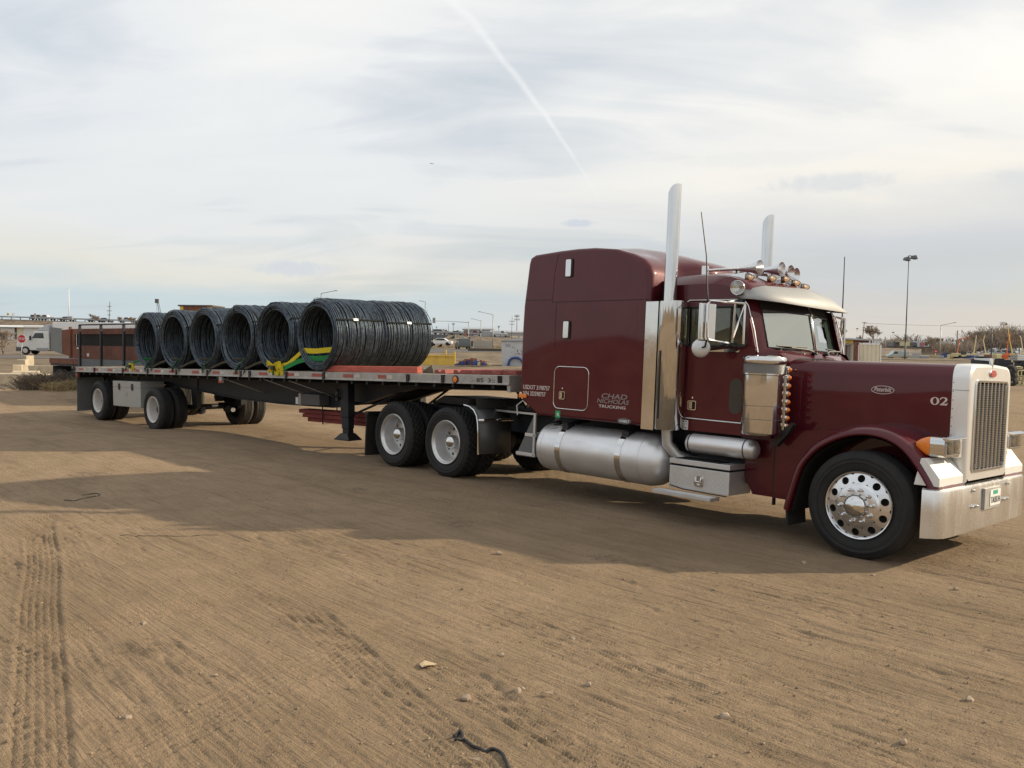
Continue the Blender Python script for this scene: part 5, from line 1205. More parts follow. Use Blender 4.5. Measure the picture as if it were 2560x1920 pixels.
def utility(px, base, topx, top, Y, label, arms=((.96, 10),), w=.9):
    b_, t_ = P(px, base, Y), P(topx, top, Y); d = t_-b_; s = Y/FPX
    o = root('utility_pole', label, 'utility pole', upright(b_), 'utility poles')
    MB().tube([(0, 0, -.5), tuple(d)], [w*s*1.1, w*s*.75], 7).build('pole', M['timberpole'], o)
    for f, half in arms:
        c = d*f; m = MB().box(c[0]-half*s, c[0]+half*s, c[1]-.15, c[1]-.02, c[2]-.45*s, c[2]+.45*s)
        for k in (-.9, -.4, .4, .9): m.tube([(c[0]+half*s*k, c[1]-.1, c[2]), (c[0]+half*s*k, c[1]-.1, c[2]+1.6*s)], .35*s, 5)
        m.build('crossarm', M['timberpole'], o)
    return o
def tree(px, base, height, Y, label, seed, spread_=.5, name='bare_tree', lean=0, group='bare winter trees', levels=5, thick=1.):
    r = random.Random(seed); b_ = P(px, base, Y); s = Y/FPX; H = height*s
    o = root(name, label, 'tree', upright(b_), group); tr = MB(); tw = MB()
    rmin = .20*s
    def grow(p, d, L_, rad, lev):
        pts = [p]; dd = d.copy()
        for k in range(3):
            dd = dd+np.array([r.gauss(0, .13), r.gauss(0, .13), .05]); dd /= np.linalg.norm(dd); pts.append(pts[-1]+dd*L_/3)
        (tr if lev < 2 else tw).tube(pts, [max(rad*(1-.15*k), rmin) for k in range(4)], 5 if lev < 2 else 3, False)
        if lev >= levels: return
        for k in range(3 if lev < 3 else 4):
            t = r.uniform(.35, 1); q = pts[min(int(t*3), 2)]+(pts[min(int(t*3)+1, 3)]-pts[min(int(t*3), 2)])*(t*3-int(t*3) if t < 1 else 1)
            nd = dd+np.array([r.gauss(0, spread_), r.gauss(0, spread_), abs(r.gauss(.15, .25))]); nd /= np.linalg.norm(nd); grow(q, nd, L_*r.uniform(.58, .82), rad*.55, lev+1)
    stems = 1 if thick >= 1 else 3
    for k in range(stems): grow(np.array([0, 0, -.2]), np.array([lean+r.gauss(0, .15 if stems > 1 else .03), r.gauss(0, .1), 1.]), H*.34, H*.022*thick, 0)
    mz = max(v[2] for v in tw.v); f = H/mz
    for m in (tr, tw): m.v = [(x*f, y*f, z*f) for x, y, z in m.v]
    tr.build('trunk', M['bark'], o, 60, fix=False); tw.build('crown', M['twig'], o, 60, fix=False); return o
PRO = {'sedan': ([(-2.3, .35), (-2.3, .85), (-1.5, .95), (-.8, 1.40), (.55, 1.42), (1.15, 1.0), (2.1, .85), (2.3, .55), (2.25, .3)], [(-1.25, .98), (-.75, 1.34), (.48, 1.36), (.98, 1.0)]),
       'suv': ([(-2.35, .4), (-2.35, 1.1), (-2.2, 1.72), (.55, 1.75), (1.1, 1.15), (2.2, 1.0), (2.35, .7), (2.3, .38)], [(-2.1, 1.15), (-2.0, 1.62), (.45, 1.66), (.92, 1.15)]),
       'pickup': ([(-2.75, .5), (-2.75, 1.10), (-.55, 1.10), (-.45, 1.78), (.75, 1.80), (1.3, 1.18), (2.55, 1.05), (2.75, .75), (2.7, .45)], [(-.38, 1.18), (-.34, 1.7), (.66, 1.71), (1.1, 1.18)]),
       'van': ([(-2.6, .4), (-2.6, 2.0), (1.1, 2.1), (1.7, 1.35), (2.5, 1.1), (2.6, .7), (2.55, .4)], [(.3, 1.35), (.3, 1.9), (1.02, 1.92), (1.45, 1.35)])}
PAINTS = {}
def paint(c):
    if c not in PAINTS: PAINTS[c] = material('car_paint', c, .35, 0, .05, coat=.6)
    return PAINTS[c]
def car(kind, pos, col, label, cat, rz=0, sc=1., group=None, name=None):
    body, win = PRO[kind]; o = root(name or ('parked_' if group and 'parked' in group else '')+kind+('_car' if kind in ('sedan', 'suv') else ''), label, cat, upright(pos, rz) @ Matrix.Scale(sc, 4), group)
    hw = .92
    MB().prism(body, 'y', -hw, hw).build('body', paint(col), o, bevel=.09)
    w = MB().prism(win, 'y', -hw-.005, hw+.005)
    (x3, z3), (x2, z2) = win[3], win[2]
    w.add([(x3+.17, -.72, z3+.0), (x3+.17, .72, z3), (x2+.12, .62, z2), (x2+.12, -.62, z2)], [(0, 1, 2, 3)])
    w.build('window', M['glassdark'], o)
    wh = MB().lathe([(.001, -.01), (.2, -.012), (.33, 0), (.34, .1), (.33, .2), (.001, .2)], (0, 0, 0), 'y', 16).mesh('wheel', M['rubber'])
    xr, xf = body[0][0]+.85, body[-1][0]-.85
    for x in (xr, xf):
        for y, a in ((-hw-.02, 0), (hw+.02, PI)):
            q_ = bpy.data.objects.new('wheel', wh); COL.objects.link(q_); q_.parent = o; q_.location = (x, y, .34); q_.rotation_euler = (0, 0, a)
    MB().box(body[-1][0]-.06, body[-1][0]+.03, -.75, -.5, .6, .75).box(body[-1][0]-.06, body[-1][0]+.03, .5, .75, .6, .75).build('headlight', M['signwhite'], o)
    return o

# ------------------------------------------------------------------ left: stop sign, white day cab, warehouse, rusty bin
b_ = BP['stop']; t_ = P(57, 847, 78); s = 78/FPX
o = root('stop_sign', 'red octagonal STOP sign on a thin post beside the road', 'sign', upright(b_))
h = t_[2]-b_[2]; R8 = 10.9*s
MB().tube([(0, 0, -.4), (.15, 0, h-.2)], .035, 6).build('post', M['galv'], o)
oct_ = [(R8*math.cos(PI/8+k*PI/4), R8*math.sin(PI/8+k*PI/4)) for k in range(8)]
MB().prism([(x+.15, z+h) for x, z in oct_], 'y', -.06, -.04).build('sign_border', M['signwhite'], o)
MB().prism([(x*.93+.15, z*.93+h) for x, z in oct_], 'y', -.068, -.058).build('sign_face', M['stopred'], o)
text('STOP', 'sign_text', .30, M['signwhite'], o, Matrix.Translation((.15-.29, -.072, h-.11)) @ TURN, .58)
# the white road tractor and its van trailer
b_ = BP['semi']; o = root('road_tractor', 'white day cab semi tractor on the road behind the STOP sign', 'truck', upright(b_, PI)); 
MB().prism([(3.05, .55), (3.05, 1.0), (3.0, 1.75), (1.5, 2.05), (.95, 2.9), (-.9, 3.0), (-.95, .55)], 'y', -1.1, 1.1).build('cab', M['white'], o, bevel=.08)
MB().prism([(.75, 3.0), (-.55, 3.75), (-.9, 3.75), (-.9, 3.0)], 'y', -1.0, 1.0).build('roof_fairing', M['pale'], o, bevel=.05)
MB().prism([(1.50, 2.12), (1.02, 2.75), (1.06, 2.78), (1.58, 2.12)], 'y', -1.0, 1.0).build('windshield', M['glassdark'], o)
for y0, y1 in ((-1.115, -1.09), (1.09, 1.115)): MB().prism([(1.15, 2.05), (.75, 2.68), (-.25, 2.7), (-.3, 2.05)], 'y', y0, y1).build('side_window', M['glassdark'], o, bevel=.004)
MB().box(3.0, 3.07, -.65, .65, .95, 1.68).build('grille', M['grey'], o)
MB().prism([(3.15, .45), (3.15, .95), (1.9, .95), (1.7, .45)], 'y', -1.14, 1.14).build('bumper', M['grey'], o, bevel=.05)
for y in (-1.0, 1.0): MB().box(2.75, 3.04, y-.12, y+.12, 1.12, 1.38).build('headlight', M['signwhite'], o)
MB().box(-.9, .6, -1.13, 1.13, .48, .85).build('side_skirt', M['galv'], o, bevel=.02)
MB().box(-1.15, -1.0, -.9, -.75, .8, 2.8).box(-1.15, -1.0, .75, .9, .8, 2.8).build('exhaust_stack', M['grey'], o)
MB().box(-5.0, 2.0, -.45, .45, .65, .95).build('chassis', M['black'], o)
MB().box(1.18, 1.3, -1.45, -1.2, 1.8, 2.3).box(1.18, 1.3, 1.2, 1.45, 1.8, 2.3).build('mirror', M['black'], o)
for x in (1.95, -3.2, -4.5):
    for y in (-1.2, .9):
        MB().lathe([(.30, .0), (.5, -.005), (.52, .1), (.5, .3), (.001, .3)], (x, y, .52), 'y', 24).build('wheel', M['rubber'], o)
        MB().lathe([(.30, .30 if y > 0 else .0), (.2, .305 if y > 0 else -.005), (.001, .31 if y > 0 else -.01)], (x, y, .52), 'y', 20).build('rim', M['whiterim'], o)
o = root('van_trailer', 'long white box trailer coupled behind the white day cab', 'trailer', upright(b_, PI))
MB().box(-17.6, -1.5, -1.28, 1.28, 1.15, 4.05).build('box', M['whitebox'], o, bevel=.04)
MB().box(-1.5, -1.44, -1.25, 1.25, 1.2, 4.0).build('front_wall', M['pale'], o)
MB().box(-17.5, -3, -.5, .5, .8, 1.15).build('chassis', M['black'], o)
for x in (-15, -16.3):
    for y in (-1.2, .9): MB().lathe([(.001, 0), (.5, -.005), (.52, .1), (.5, .3), (.001, .3)], (x, y, .52), 'y', 20).build('wheel', M['rubber'], o)
# warehouse
a, c = P(-330, 815, 150), P(330, 852, 150)
o = root('warehouse', 'long cream warehouse with roller doors below the highway', 'building')
z0, z1 = c[2]-2, a[2]+.0; MB().box(a[0], c[0], 150, 172, z0, z1).build('wall', M['cream'], o)
MB().prism([(149.4, z1), (149.4, z1+.15), (161, z1+.6), (172.6, z1+.15), (172.6, z1)], 'x', a[0]-.4, c[0]+.4).build('roof', M['white'], o)
for px0, px1 in ((-120, -70), (-40, 38), (60, 106), (150, 210)):
    e, f_ = P(px0, 819, 150), P(px1, 850, 150); d = MB().box(e[0], f_[0], 149.93, 150.02, z0, e[2]).build('roller_door', M['white'], o)
    MB().box(f_[0], f_[0]+.28, 149.85, 150.02, z0, e[2]).box(e[0], f_[0]+.28, 149.85, 150.02, e[2], e[2]+.22).build('frame', M['timberpole'], d)
# bank in front of the warehouse with a bare shrub
secs = []
for px_ in range(-500, 500, 100): p, q_ = G(px_, 112), P(px_, 853, 140); secs.append([(p[0], 108, p[2]-.2), (q_[0], 136, q_[2]+.3), (q_[0], 150, q_[2]-.5)])
o = MB().loft(secs, False, False).build('bank', M['copper'], None, 30); o['kind'] = 'structure'
tree(8, 882, 62, 100, 'bare spreading shrub at the roadside by the STOP sign', 11, .8, 'bare_shrub', levels=5, thick=.6)
tree(-14, 884, 45, 98, 'small bare bush low at the very edge of the picture by the warehouse', 12, .9, 'bare_shrub', levels=5, thick=.6)
# rusty bin on a second flatbed
F2 = rotframe(.70, 0, 0); b_ = BP['farlot']; MWF = Matrix([[*F2.T[i], b_[i]] for i in range(3)]+[[0, 0, 0, 1]])
o = root('old_flatbed', 'old plank decked flatbed trailer parked behind, loaded with a rusty bin', 'trailer', MWF)
MB().box(-.1, 13, .0, 2.5, 1.12, 1.40).build('deck', M['frame'], o)
pln = MB().box(-.15, 1.95, -.008, .0, 1.19, 1.38)
for k in range(11):
    MB().box(-.12+k*.235, .105+k*.235, -.035, .0, 1.205+.005*(k % 2), 1.40).build('plank', M['rust'], o)
MB().box(2.48, 13, -.05, .0, 1.10, 1.42).build('side_rail', M['poledark'], o)
for x in (.55, 1.75):
    for y in (.05, .40, 1.7, 2.05):
        MB().lathe([(.25, .03), (.48, .0), (.5, .05), (.5, .22), (.48, .28), (.001, .28)], (x, y, .5), 'y', 24).build('wheel', M['rubber2'], o)
MB().box(.2, 12, .7, 1.8, .75, 1.12).build('chassis', M['black'], o)
MB().box(-.02, .0, .05, .75, .15, 1.1).build('mud_flap', M['grey'], o)
for k in range(5): MB().box(2.65+k*1.71, 2.74+k*1.71, -.10, -.03, 1.12, 2.66).build('stake', M['frame'], o)
MB().box(2.65, 9.6, -.08, -.04, 2.63, 2.68).build('top_rail', M['frame'], o)
net = MB()
for k in range(62):
    x = 2.78+k*.11; z = 1.5
    for j in range(9):
        net.add([(x+(.055 if j % 2 else 0), -.05, 1.5+j*.12), (x+.012+(.055 if j % 2 else 0), -.05, 1.5+j*.12), (x+.012+(0 if j % 2 else .055), -.05, 1.62+j*.12), (x+(0 if j % 2 else .055), -.05, 1.62+j*.12)], [(0, 1, 2, 3)])
n_ = net.build('expanded_mesh', M['frame'], o, 0); n_['kind'] = 'stuff'
o = root('roll_off_bin', 'rust red steel bin with a dark slot along its side on the old flatbed', 'bin', MWF)
x0, x1 = 1.5, 11
bw = MB().box(x0, x1, .12, .18, 1.46, 1.90).box(x0, x1, .12, .18, 2.32, 2.52).box(x0, x0+.30, .12, .18, 1.90, 2.32)
for k in range(0): pass
bw.build('side_wall', M['rust'], o)
MB().box(x0+.31, x1, .19, 2.3, 1.47, 2.40).build('interior', M['void'], o); MB().box(x0, x1, .10, 2.4, 1.42, 1.46).build('floor_plate', M['rust'], o)
MB().add([(x0, .12, 1.46), (x0-.66, .06, 1.58), (x0-.66, .06, 2.48), (x0, .12, 2.52), (x0+.03, .17, 1.46), (x0-.62, .11, 1.58), (x0-.62, .11, 2.48), (x0+.03, .17, 2.52)], [(0, 1, 2, 3), (7, 6, 5, 4), (0, 4, 5, 1), (1, 5, 6, 2), (2, 6, 7, 3), (3, 7, 4, 0)]).build('end_wall', M['rust'], o)
MB().loft([[(x0-.66, .05, 1.56), (x0-.66, .05, 2.54), (x0-1.5, -.02, 2.60), (x0-1.5, -.02, 1.70)], [(x0-.66, .11, 1.56), (x0-.66, .11, 2.54), (x0-1.5, .04, 2.60), (x0-1.5, .04, 1.70)]]).build('tailgate', material('bin_door_grey', (.20, .215, .215), .7, .1, .1, 3, streak=.2), o)
MB().box(x0-.06, x0+.06, .06, .13, 1.42, 2.6).build('corner_post', M['rust'], o)
for x in (2.25, 2.85): MB().box(x, x+.16, .108, .12, 1.50, 1.62).build('tag_plate', M['signwhite'], o)
MB().box(2.0, 2.17, .108, .12, 1.78, 1.82).build('tag_plate', M['signwhite'], o)
# concrete blocks, barriers, brush
def jersey(px, base, L_, Y, rz, label, h=.85, tilt=0, name='concrete_barrier', w=.32):
    b_ = P(px, base, Y); o = MB().prism([(-w, 0), (w, 0), (w, h*.1), (w*.45, h*.4), (w*.28, h), (-w*.28, h), (-w*.45, h*.4), (-w, h*.1)], 'x', -L_/2, L_/2).build(name, M['concrete'], None, 30, bevel=.02)
    o.matrix_world = upright(b_, rz) @ Matrix.Rotation(tilt, 4, 'X'); return tag(o, label, 'barrier', 'pale concrete barriers')
def slab(px, base, L_, D_, h, Y, rz, label):
    b_ = P(px, base, Y); r = random.Random(int(px)); o = MB().loft([[(-L_/2, -D_/2, -.1), (L_/2, -D_/2, -.1), (L_/2, D_/2, -.1), (-L_/2, D_/2, -.1)], [(-L_/2+.02, -D_/2+.03, h), (L_/2-.05, -D_/2+.02, h*.98), (L_/2, D_/2, h), (-L_/2, D_/2, h)]]).build('concrete_block', M['concrete'], None, 30, bevel=.03)
    o.matrix_world = upright(b_, rz); return tag(o, label, 'concrete block', 'pale concrete blocks')
slab(20, 968, 3.1, .8, .58, 35.5, .06, 'long low concrete block at the picture edge in front of the broken pieces')
jersey(104, 941, 2.4, 49, -.02, 'upright pale concrete barrier half behind the dry bush', .62, w=.3)
slab(57, 920, .52, .5, .50, 50, .2, 'tall concrete block standing on end in the pile')
slab(71, 911, .40, .5, .55, 53, -.5, 'thin concrete slab leaning at the back of the pile')
slab(44, 931, .5, .6, .42, 47, .5, 'rough concrete lump at the near end of the pile')
slab(58, 925, .45, .4, .30, 48, .9, 'small concrete lump wedged between the larger pieces')
jersey(66, 941, 1.3, 46.5, .35, 'grey concrete barrier lying tilted in front of the pile', .5, 1.2)
secs = []
def brush(px, base, wpx, hpx, Y, n, label, mat, seed, name='dry_bush', kind=None, cat='bush', dep=1.2, th=.006):
    r = random.Random(seed); b_ = P(px, base, Y); s = Y/FPX; m = MB()
    for k in range(n):
        a = r.gauss(0, .33); x = max(-1, min(1, a))*wpx*s/2; y = r.uniform(-dep, dep); hh = hpx*s*(1-min(abs(x)/(wpx*s/2), 1)**2*.75)*r.uniform(.45, 1.)
        p0 = np.array([x, y, -.05]); p1 = p0+np.array([r.gauss(x*.25, .16*hh), r.gauss(0, .16*hh), hh*.55]); p2 = p1+np.array([r.gauss(x*.2, .3*hh), r.gauss(0, .2*hh), hh*r.uniform(.15, .5)])
        m.tube([p0, p1, p2], [th*2, th*1.4, th], 3, False)
        for q_ in range(2):
            u = r.random(); c0 = p1+(p2-p1)*u; m.tube([c0, c0+np.array([r.gauss(0, .28*hh), r.gauss(0, .2*hh), r.uniform(-.05, .3)*hh])], [th, th*.7], 3, False)
    o = m.build(name, mat, None, 0, fix=False); o.matrix_world = upright(b_); 
    return tag(o, label, cat, None, kind) if not kind else tag(o, None, None, None, kind)
brush(118, 968, 120, 42, 31, 900, 'dark dry tumbleweed bush against the old flatbed trailer wheels', M['dry'], 1, 'tumbleweed_bush', th=.007)
brush(172, 972, 70, 30, 30.5, 420, 'pale dry grass clump between the bush and the flatbed tail', M['sage'], 2, 'dry_grass_clump', th=.006)
brush(120, 981, 200, 10, 30.3, 500, '', M['dry'], 3, 'dry_weeds', 'stuff', th=.006)
# signs and poles along the highway
def hsign(px, y, w, h, Y, mat, label, diamond=False):
    c = P(px, y, Y); s = Y/FPX; b_ = P(px, y+18, Y); o = root('road_sign', label, 'sign', upright(b_), 'small road signs along the highway'); z = c[2]-b_[2]; w *= s/2; h *= s/2
    MB().tube([(0, .1, -.3), (0, .1, z)], .06, 5).build('post', M['galv'], o)
    MB().prism([(0, z-h), (w, z), (0, z+h), (-w, z)] if diamond else [(-w, z-h), (w, z-h), (w, z+h), (-w, z+h)], 'y', -.02, .04).build('sign_face', mat, o)
hsign(20, 785.5, 7.5, 8.5, 238, M['signyellow'], 'yellow diamond sign on the highway above the warehouse', True)
hsign(31.5, 785.5, 2.6, 7, 238, M['signwhite'], 'first narrow white sign next to the yellow diamond'); hsign(36, 785.5, 2.4, 7, 238, M['signwhite'], 'second narrow white sign, nearer the white light mast')
hsign(88, 788, 5, 9, 238, material('faded_sign', (.55, .40, .38), .6), 'faded pinkish sign above the cars on the highway')
o = pole_light(173, 807, 721, -4, 232, 'tall white light mast on the highway bank above the white trailer')
for c_ in o.children: c_.data.materials[0] = M['white']
MB().box(-.4, .9, -.3, .3, (P(173, 799, 232)-P(173, 807, 232))[2], (P(173, 791, 232)-P(173, 807, 232))[2]).build('cabinet', M['galv'], o)
utility(272, 812, 274.7, 754, 225, 'thin dark utility pole above the rusty bin', ((.78, 4.5), (.60, 6), (.42, 4)), .9)
for i, (kind, px_, c_, l_, ct) in enumerate((('suv', 79, (.16, .16, .17), 'grey SUV driving on the highway nearest the yellow diamond sign', 'SUV'), ('pickup', 98, (.45, .46, .48), 'silver pickup following the grey SUV on the highway', 'pickup'), ('sedan', 150, (.10, .11, .12), 'dark sedan on the highway before the white light mast', 'car'),
        ('pickup', 225, (.12, .14, .16), 'dark pickup on the highway beyond the white light mast', 'pickup'), ('sedan', 247, (.22, .24, .26), 'grey sedan on the highway beside the utility pole', 'car'), ('pickup', 305, (.55, .58, .62), 'pale blue pickup on the highway past the utility pole', 'pickup'))):
    p = crest_at(px_); car(kind, p+np.array([0, 4, .05]), c_, l_, ct, rz=(0, PI)[i % 2], sc=.95, group='traffic on the raised highway')
tree(236, 812, 28, 222, 'low bare tree on the highway bank above the rusty bin', 21, .7); tree(291, 811, 20, 222, 'small bare tree beside the dark utility pole', 22, .6)
tree(330, 812, 20, 222, 'small bare tree nearest the first coil on the bank', 23, .6)
# crane jib far off
b_, t_ = P(408, 776, 330), P(394, 750, 330); o = root('crane', 'distant lattice crane jib with a hook block over the coils', 'crane', upright(b_ - np.array([0, 0, 8])))
d = t_-b_+np.array([0, 0, 8]); base_ = np.array([.0, 0, 0]); m = MB()
for sx in (-.5, .5): m.tube([(sx, 0, 0), (d[0]+sx*.5, 0, d[2])], .10, 4)
for k in range(12): u = k/12; v = (k+1)/12; m.tube([(d[0]*u-.5+.25*u, 0, d[2]*u), (d[0]*v+.5-.25*v, 0, d[2]*v)], .06, 3)
m.build('jib', M['poledark'], o); MB().tube([(d[0]-.3, 0, d[2]-.5), (d[0]-.3, 0, d[2]-8)], .06, 4).box(d[0]-.55, d[0]-.05, -.2, .2, d[2]-9, d[2]-8).build('hook_block', M['poledark'], o); MB().box(d[0]-.9, d[0]+.4, -.4, .4, d[2]-1.2, d[2]+.4).build('jib_head', M['poledark'], o)
# yellow box truck behind the coils
a, c = P(450, 762, 60), P(527, 800, 60); o = root('yellow_machine', 'yellow box body of a machine showing just above the coils', 'machine', upright((0, 0, 0)))
MB().box(a[0], c[0], 60, 62.5, gz(a[0], 60)-.2, a[2]-.35).build('body', M['yellowpaint'], o); MB().box(a[0]-.12, c[0]+.12, 59.9, 62.6, a[2]-.1, a[2]).build('roof', M['timberpole'], o)
MB().box(a[0]+.25, c[0]-.25, 59.95, 60, a[2]-.35, a[2]-.1).build('window_band', M['rust'], o); MB().box(a[0], a[0]+.25, 59.97, 62.5, a[2]-.35, a[2]-.1).box(c[0]-.25, c[0], 59.97, 62.5, a[2]-.35, a[2]-.1).build('frame', M['yellowpaint'], o)

# ------------------------------------------------------------------ centre: crossing, lights, yellow panel, heap, container
pole_light(803, 800, 726, 35, 150, 'curved street light rising just above the middle coils')
pole_light(1063, 850, 752, -13, 170, 'curved street light close behind the end of the last coil')
pole_light(1232, 868, 779.5, -33, 190, 'tall street light between the traffic signal and the truck cab')
pole_light(1202, 866, 797, -22, 235, 'smaller farther street light beside the traffic signal mast')
for px_, by, tx, ty, Y, l_, ar in ((1067, 840, 1067.5, 775, 235, 'thin dark pole beside the end of the last coil', ()), (1121, 834, 1121.5, 809, 300, 'bare timber pole left of the far crossarm pole', ()), (1133, 836, 1133.5, 808, 320, 'far crossarm pole with a transformer', ((.96, 4), (.86, 3))), (1091, 828, 1091.5, 817, 380, 'tiny far utility pole over the underpass', ((.9, 2),)),
        (1246, 832, 1247, 815, 330, 'short far utility pole near the white van', ((.95, 3), (.8, 2.5))), (1278.5, 848, 1280.5, 791.5, 205, 'tall utility pole with lower crossarm beside the cell tower', ((.79, 7), (.66, 6)))):
    utility(px_, by, tx, ty, Y, l_, ar, .6)
# transformer cans, cell tower
b_, t_ = P(1292, 830, 330), P(1292.5, 788, 330); o = root('cell_tower', 'slim cell tower with antenna panels next to the maroon sleeper', 'tower', upright(b_)); h = t_[2]-b_[2]; s = 330/FPX
MB().tube([(0, 0, 0), (0, 0, h)], [1.0*s, .7*s], 6).build('mast', M['poledark'], o)
m = MB()
for k in range(6): x = (-5.5+k*2.1)*s; m.box(x-.5*s, x+.5*s, -.3, .3, h-4.5*s, h+1.5*s if k % 2 else h)
for k in range(5): x = (-5.5+k*2.8)*s; m.box(x-.5*s, x+.5*s, -.3, .3, h-13*s, h-8*s)
m.box(-6*s, 6*s, -.1, .1, h-3*s, h-2.4*s).box(-6*s, 6*s, -.1, .1, h-11*s, h-10.4*s); m.build('antenna_panels', M['poledark'], o)
b_ = BP['signal']; Y = 175; s = Y/FPX; t_ = P(1170.5, 803, Y); h = t_[2]-b_[2]; o = root('traffic_signal', 'traffic signal mast with a long arm reaching over the road', 'traffic signal', upright(b_))
MB().tube([(0, 0, -.5), (0, 0, h)], [1.15*s, .85*s], 10).build('mast', M['galv'], o)
L_ = 100*s; MB().tube([(0, 0, h-3.2*s), (-L_*.5, 0, h-.8*s), (-L_, 0, h-0*s)], [.75*s, .55*s, .4*s], 8).build('arm', M['galv'], o)
def head(x, z, sc_, par, face=0):
    q_ = MB().box(x-3.1*s*sc_, x+3.1*s*sc_, -.5, -.2, z-6.5*s*sc_, z+6.5*s*sc_).build('signal_head', M['timberpole'], par)
    for k in range(3): MB().lathe([(1.55*s*sc_, 0), (.001, -.05)], (x, -.5, z+(4-4*k)*s*sc_), 'y', 12).build('lens', M['signwhite'] if not face else M['amber'], q_)
head(-86*s, h+1.*s, 1., o); head(-7*s, h-32*s, .9, o, 1)
MB().box(1*s, 5*s, -.5, .2, h-44*s, h-40*s).build('crossing_lamp', M['black'], o)
MB().box(3*s, 12*s, -.6, .3, -.2, 21*s).build('control_cabinet', M['timberpole'], o)
for k in range(4): MB().tube([((4+2.4*k)*s, -.8, 0), ((4+2.4*k)*s, -.8, 6*s)], .5*s, 6).build('bollard', M['white'], o)
for kind, px_, c_, l_, ct, r_ in (('pickup', 1184, (.22, .02, .04), 'maroon pickup on the highway behind the signal mast', 'pickup', 0), ('van', 1250, (.72, .73, .74), 'white van on the highway nearest the truck cab', 'van', 0), ('sedan', 1138, (.05, .06, .06), 'dark green sedan on the highway left of the signal mast', 'car', 0), ('suv', 1097, (.35, .36, .36), 'grey SUV on the highway over the underpass', 'SUV', 0)):
    car(kind, crest_at(px_)+np.array([0, 4, .05]), c_, l_, ct, r_, .9, 'traffic on the raised highway')
p = P(1157, 874, 165); car('suv', p, (.07, .08, .08), 'black SUV waiting at the traffic signal, seen from behind', 'SUV', PI/2+.2, 1.25, None, 'waiting_car')
p = P(1101, 864, 185); car('sedan', p, (.75, .76, .78), 'white sedan coming out from under the bridge', 'car', PI-.1, 1.15, None, 'white_car')
for k, (x0, x1, yt, yb) in enumerate(((1184, 1218, 852, 868), (1218, 1231, 852, 868))):
    a, c = P(x0, yt, 205), P(x1, yb, 205); o = root('wall_panel', ['long grey ribbed panel wall beyond the traffic signal', 'short ribbed panel wall at the foot of the tall street light'][k], 'wall', upright((0, 0, 0)), 'grey panel walls')
    m = MB()
    n_ = int((x1-x0)/2)
    for j in range(n_): w_ = (c[0]-a[0])/n_; MB().box(a[0]+j*w_+.02, a[0]+(j+.86)*w_, 205-.12*(j % 2), 205.3, c[2]-1, a[2]).build('panel', M['boxgrey'], o)
for px_, y_, w_, l_ in ((1138, 850, 4, 'small pale sign on the bank between poles'), (1085, 849.5, 4, 'orange sign at the underpass mouth'), (1089, 853, 3, 'small pale sign under the orange one'), (1157, 846, 6, 'grey arrow sign back beside the signal mast'), (1201, 830.5, 6, 'dark sign fixed to the smaller street light')):
    hsign(px_, y_, w_, w_*1.0 if px_ != 1157 else 9, 200, M['signyellow'] if 'orange' in l_ else (M['poledark'] if 'dark' in l_ else M['boxgrey']), l_)
drape('guard_kerb', [G(1170, 150)[:2], G(1330, 150)[:2]], .6, M['timberpole'], .5, 10)
# sheds beyond
for k, (x0, x1, yt, yb, Y, mt, l_) in enumerate(((1159, 1231, 821, 838, 320, 'white', 'long white shed with panelled wall beyond the highway'), (1228, 1275, 828, 840, 300, 'galv', 'low grey shed behind the white van'), (1273, 1320, 829, 843, 280, 'cream', 'cream block building touching the truck cab outline'), (1118, 1160, 829, 838, 330, 'cream', 'low pinkish building beyond the dark sedan'))):
    a, c = P(x0, yt, Y), P(x1, yb, Y); o = root('shed', l_, 'building', upright((0, 0, 0)), 'low sheds beyond the highway')
    MB().box(a[0], c[0], Y, Y+20, c[2]-4, a[2]-.6).build('wall', M[mt], o); MB().prism([(Y-.5, a[2]-.6), (Y-.5, a[2]-.2), (Y+10, a[2]+.5), (Y+20.5, a[2]-.6)], 'x', a[0]-.5, c[0]+.5).build('roof', M['galv'], o)
    if k == 0:
        for j in range(11): x = a[0]+(c[0]-a[0])*(.32+.062*j); MB().box(x, x+.3, Y-.2, Y, c[2]-4, a[2]-1.2).build('pilaster', M['galv'], o)
        MB().box(a[0], a[0]+(c[0]-a[0])*.3, Y-.15, Y, c[2]-4, a[2]-.9).build('end_bay', material('purple_grey', (.30, .26, .30), .7), o)
for k, (px_, h_, Y) in enumerate(((1088, 14, 300), (1112, 16, 300), (1118, 12, 300), (1145, 13, 310), (1255, 7, 320), (1104, 10, 305))): tree(px_, 838, h_, Y, f'bare tree behind the highway, {["over the underpass", "left of the timber pole", "touching the timber pole", "right of the crossarm pole", "behind the white van", "smallest by the underpass"][k]}', 40+k, .7, thick=.8)
a, c = P(1020, 886, 64), P(1136, 913, 64); o = root('yellow_steel_wall', 'yellow ribbed steel panel standing on the ground beyond the last coil', 'panel', upright((0, 0, 0)))
for k in range(9): w_ = (c[0]-a[0])/9; MB().box(a[0]+k*w_+.02, a[0]+(k+1)*w_-.02, 63.95+.04*(k % 2), 64.1, c[2]-.3, a[2]+.05*(k-8)*.3).build('panel', M['yellowpaint'], o)
MB().box(c[0]-.08, c[0]+.06, 63.9, 64.15, c[2]-.3, a[2]+.25).box(c[0]-.7, c[0]-.6, 63.9, 64.1, a[2], a[2]+.4).build('post', M['yellowpaint'], o); MB().box(a[0], c[0], 63.88, 64.16, a[2]-.12, a[2]-.02).build('top_rail', M['yellowpaint'], o)
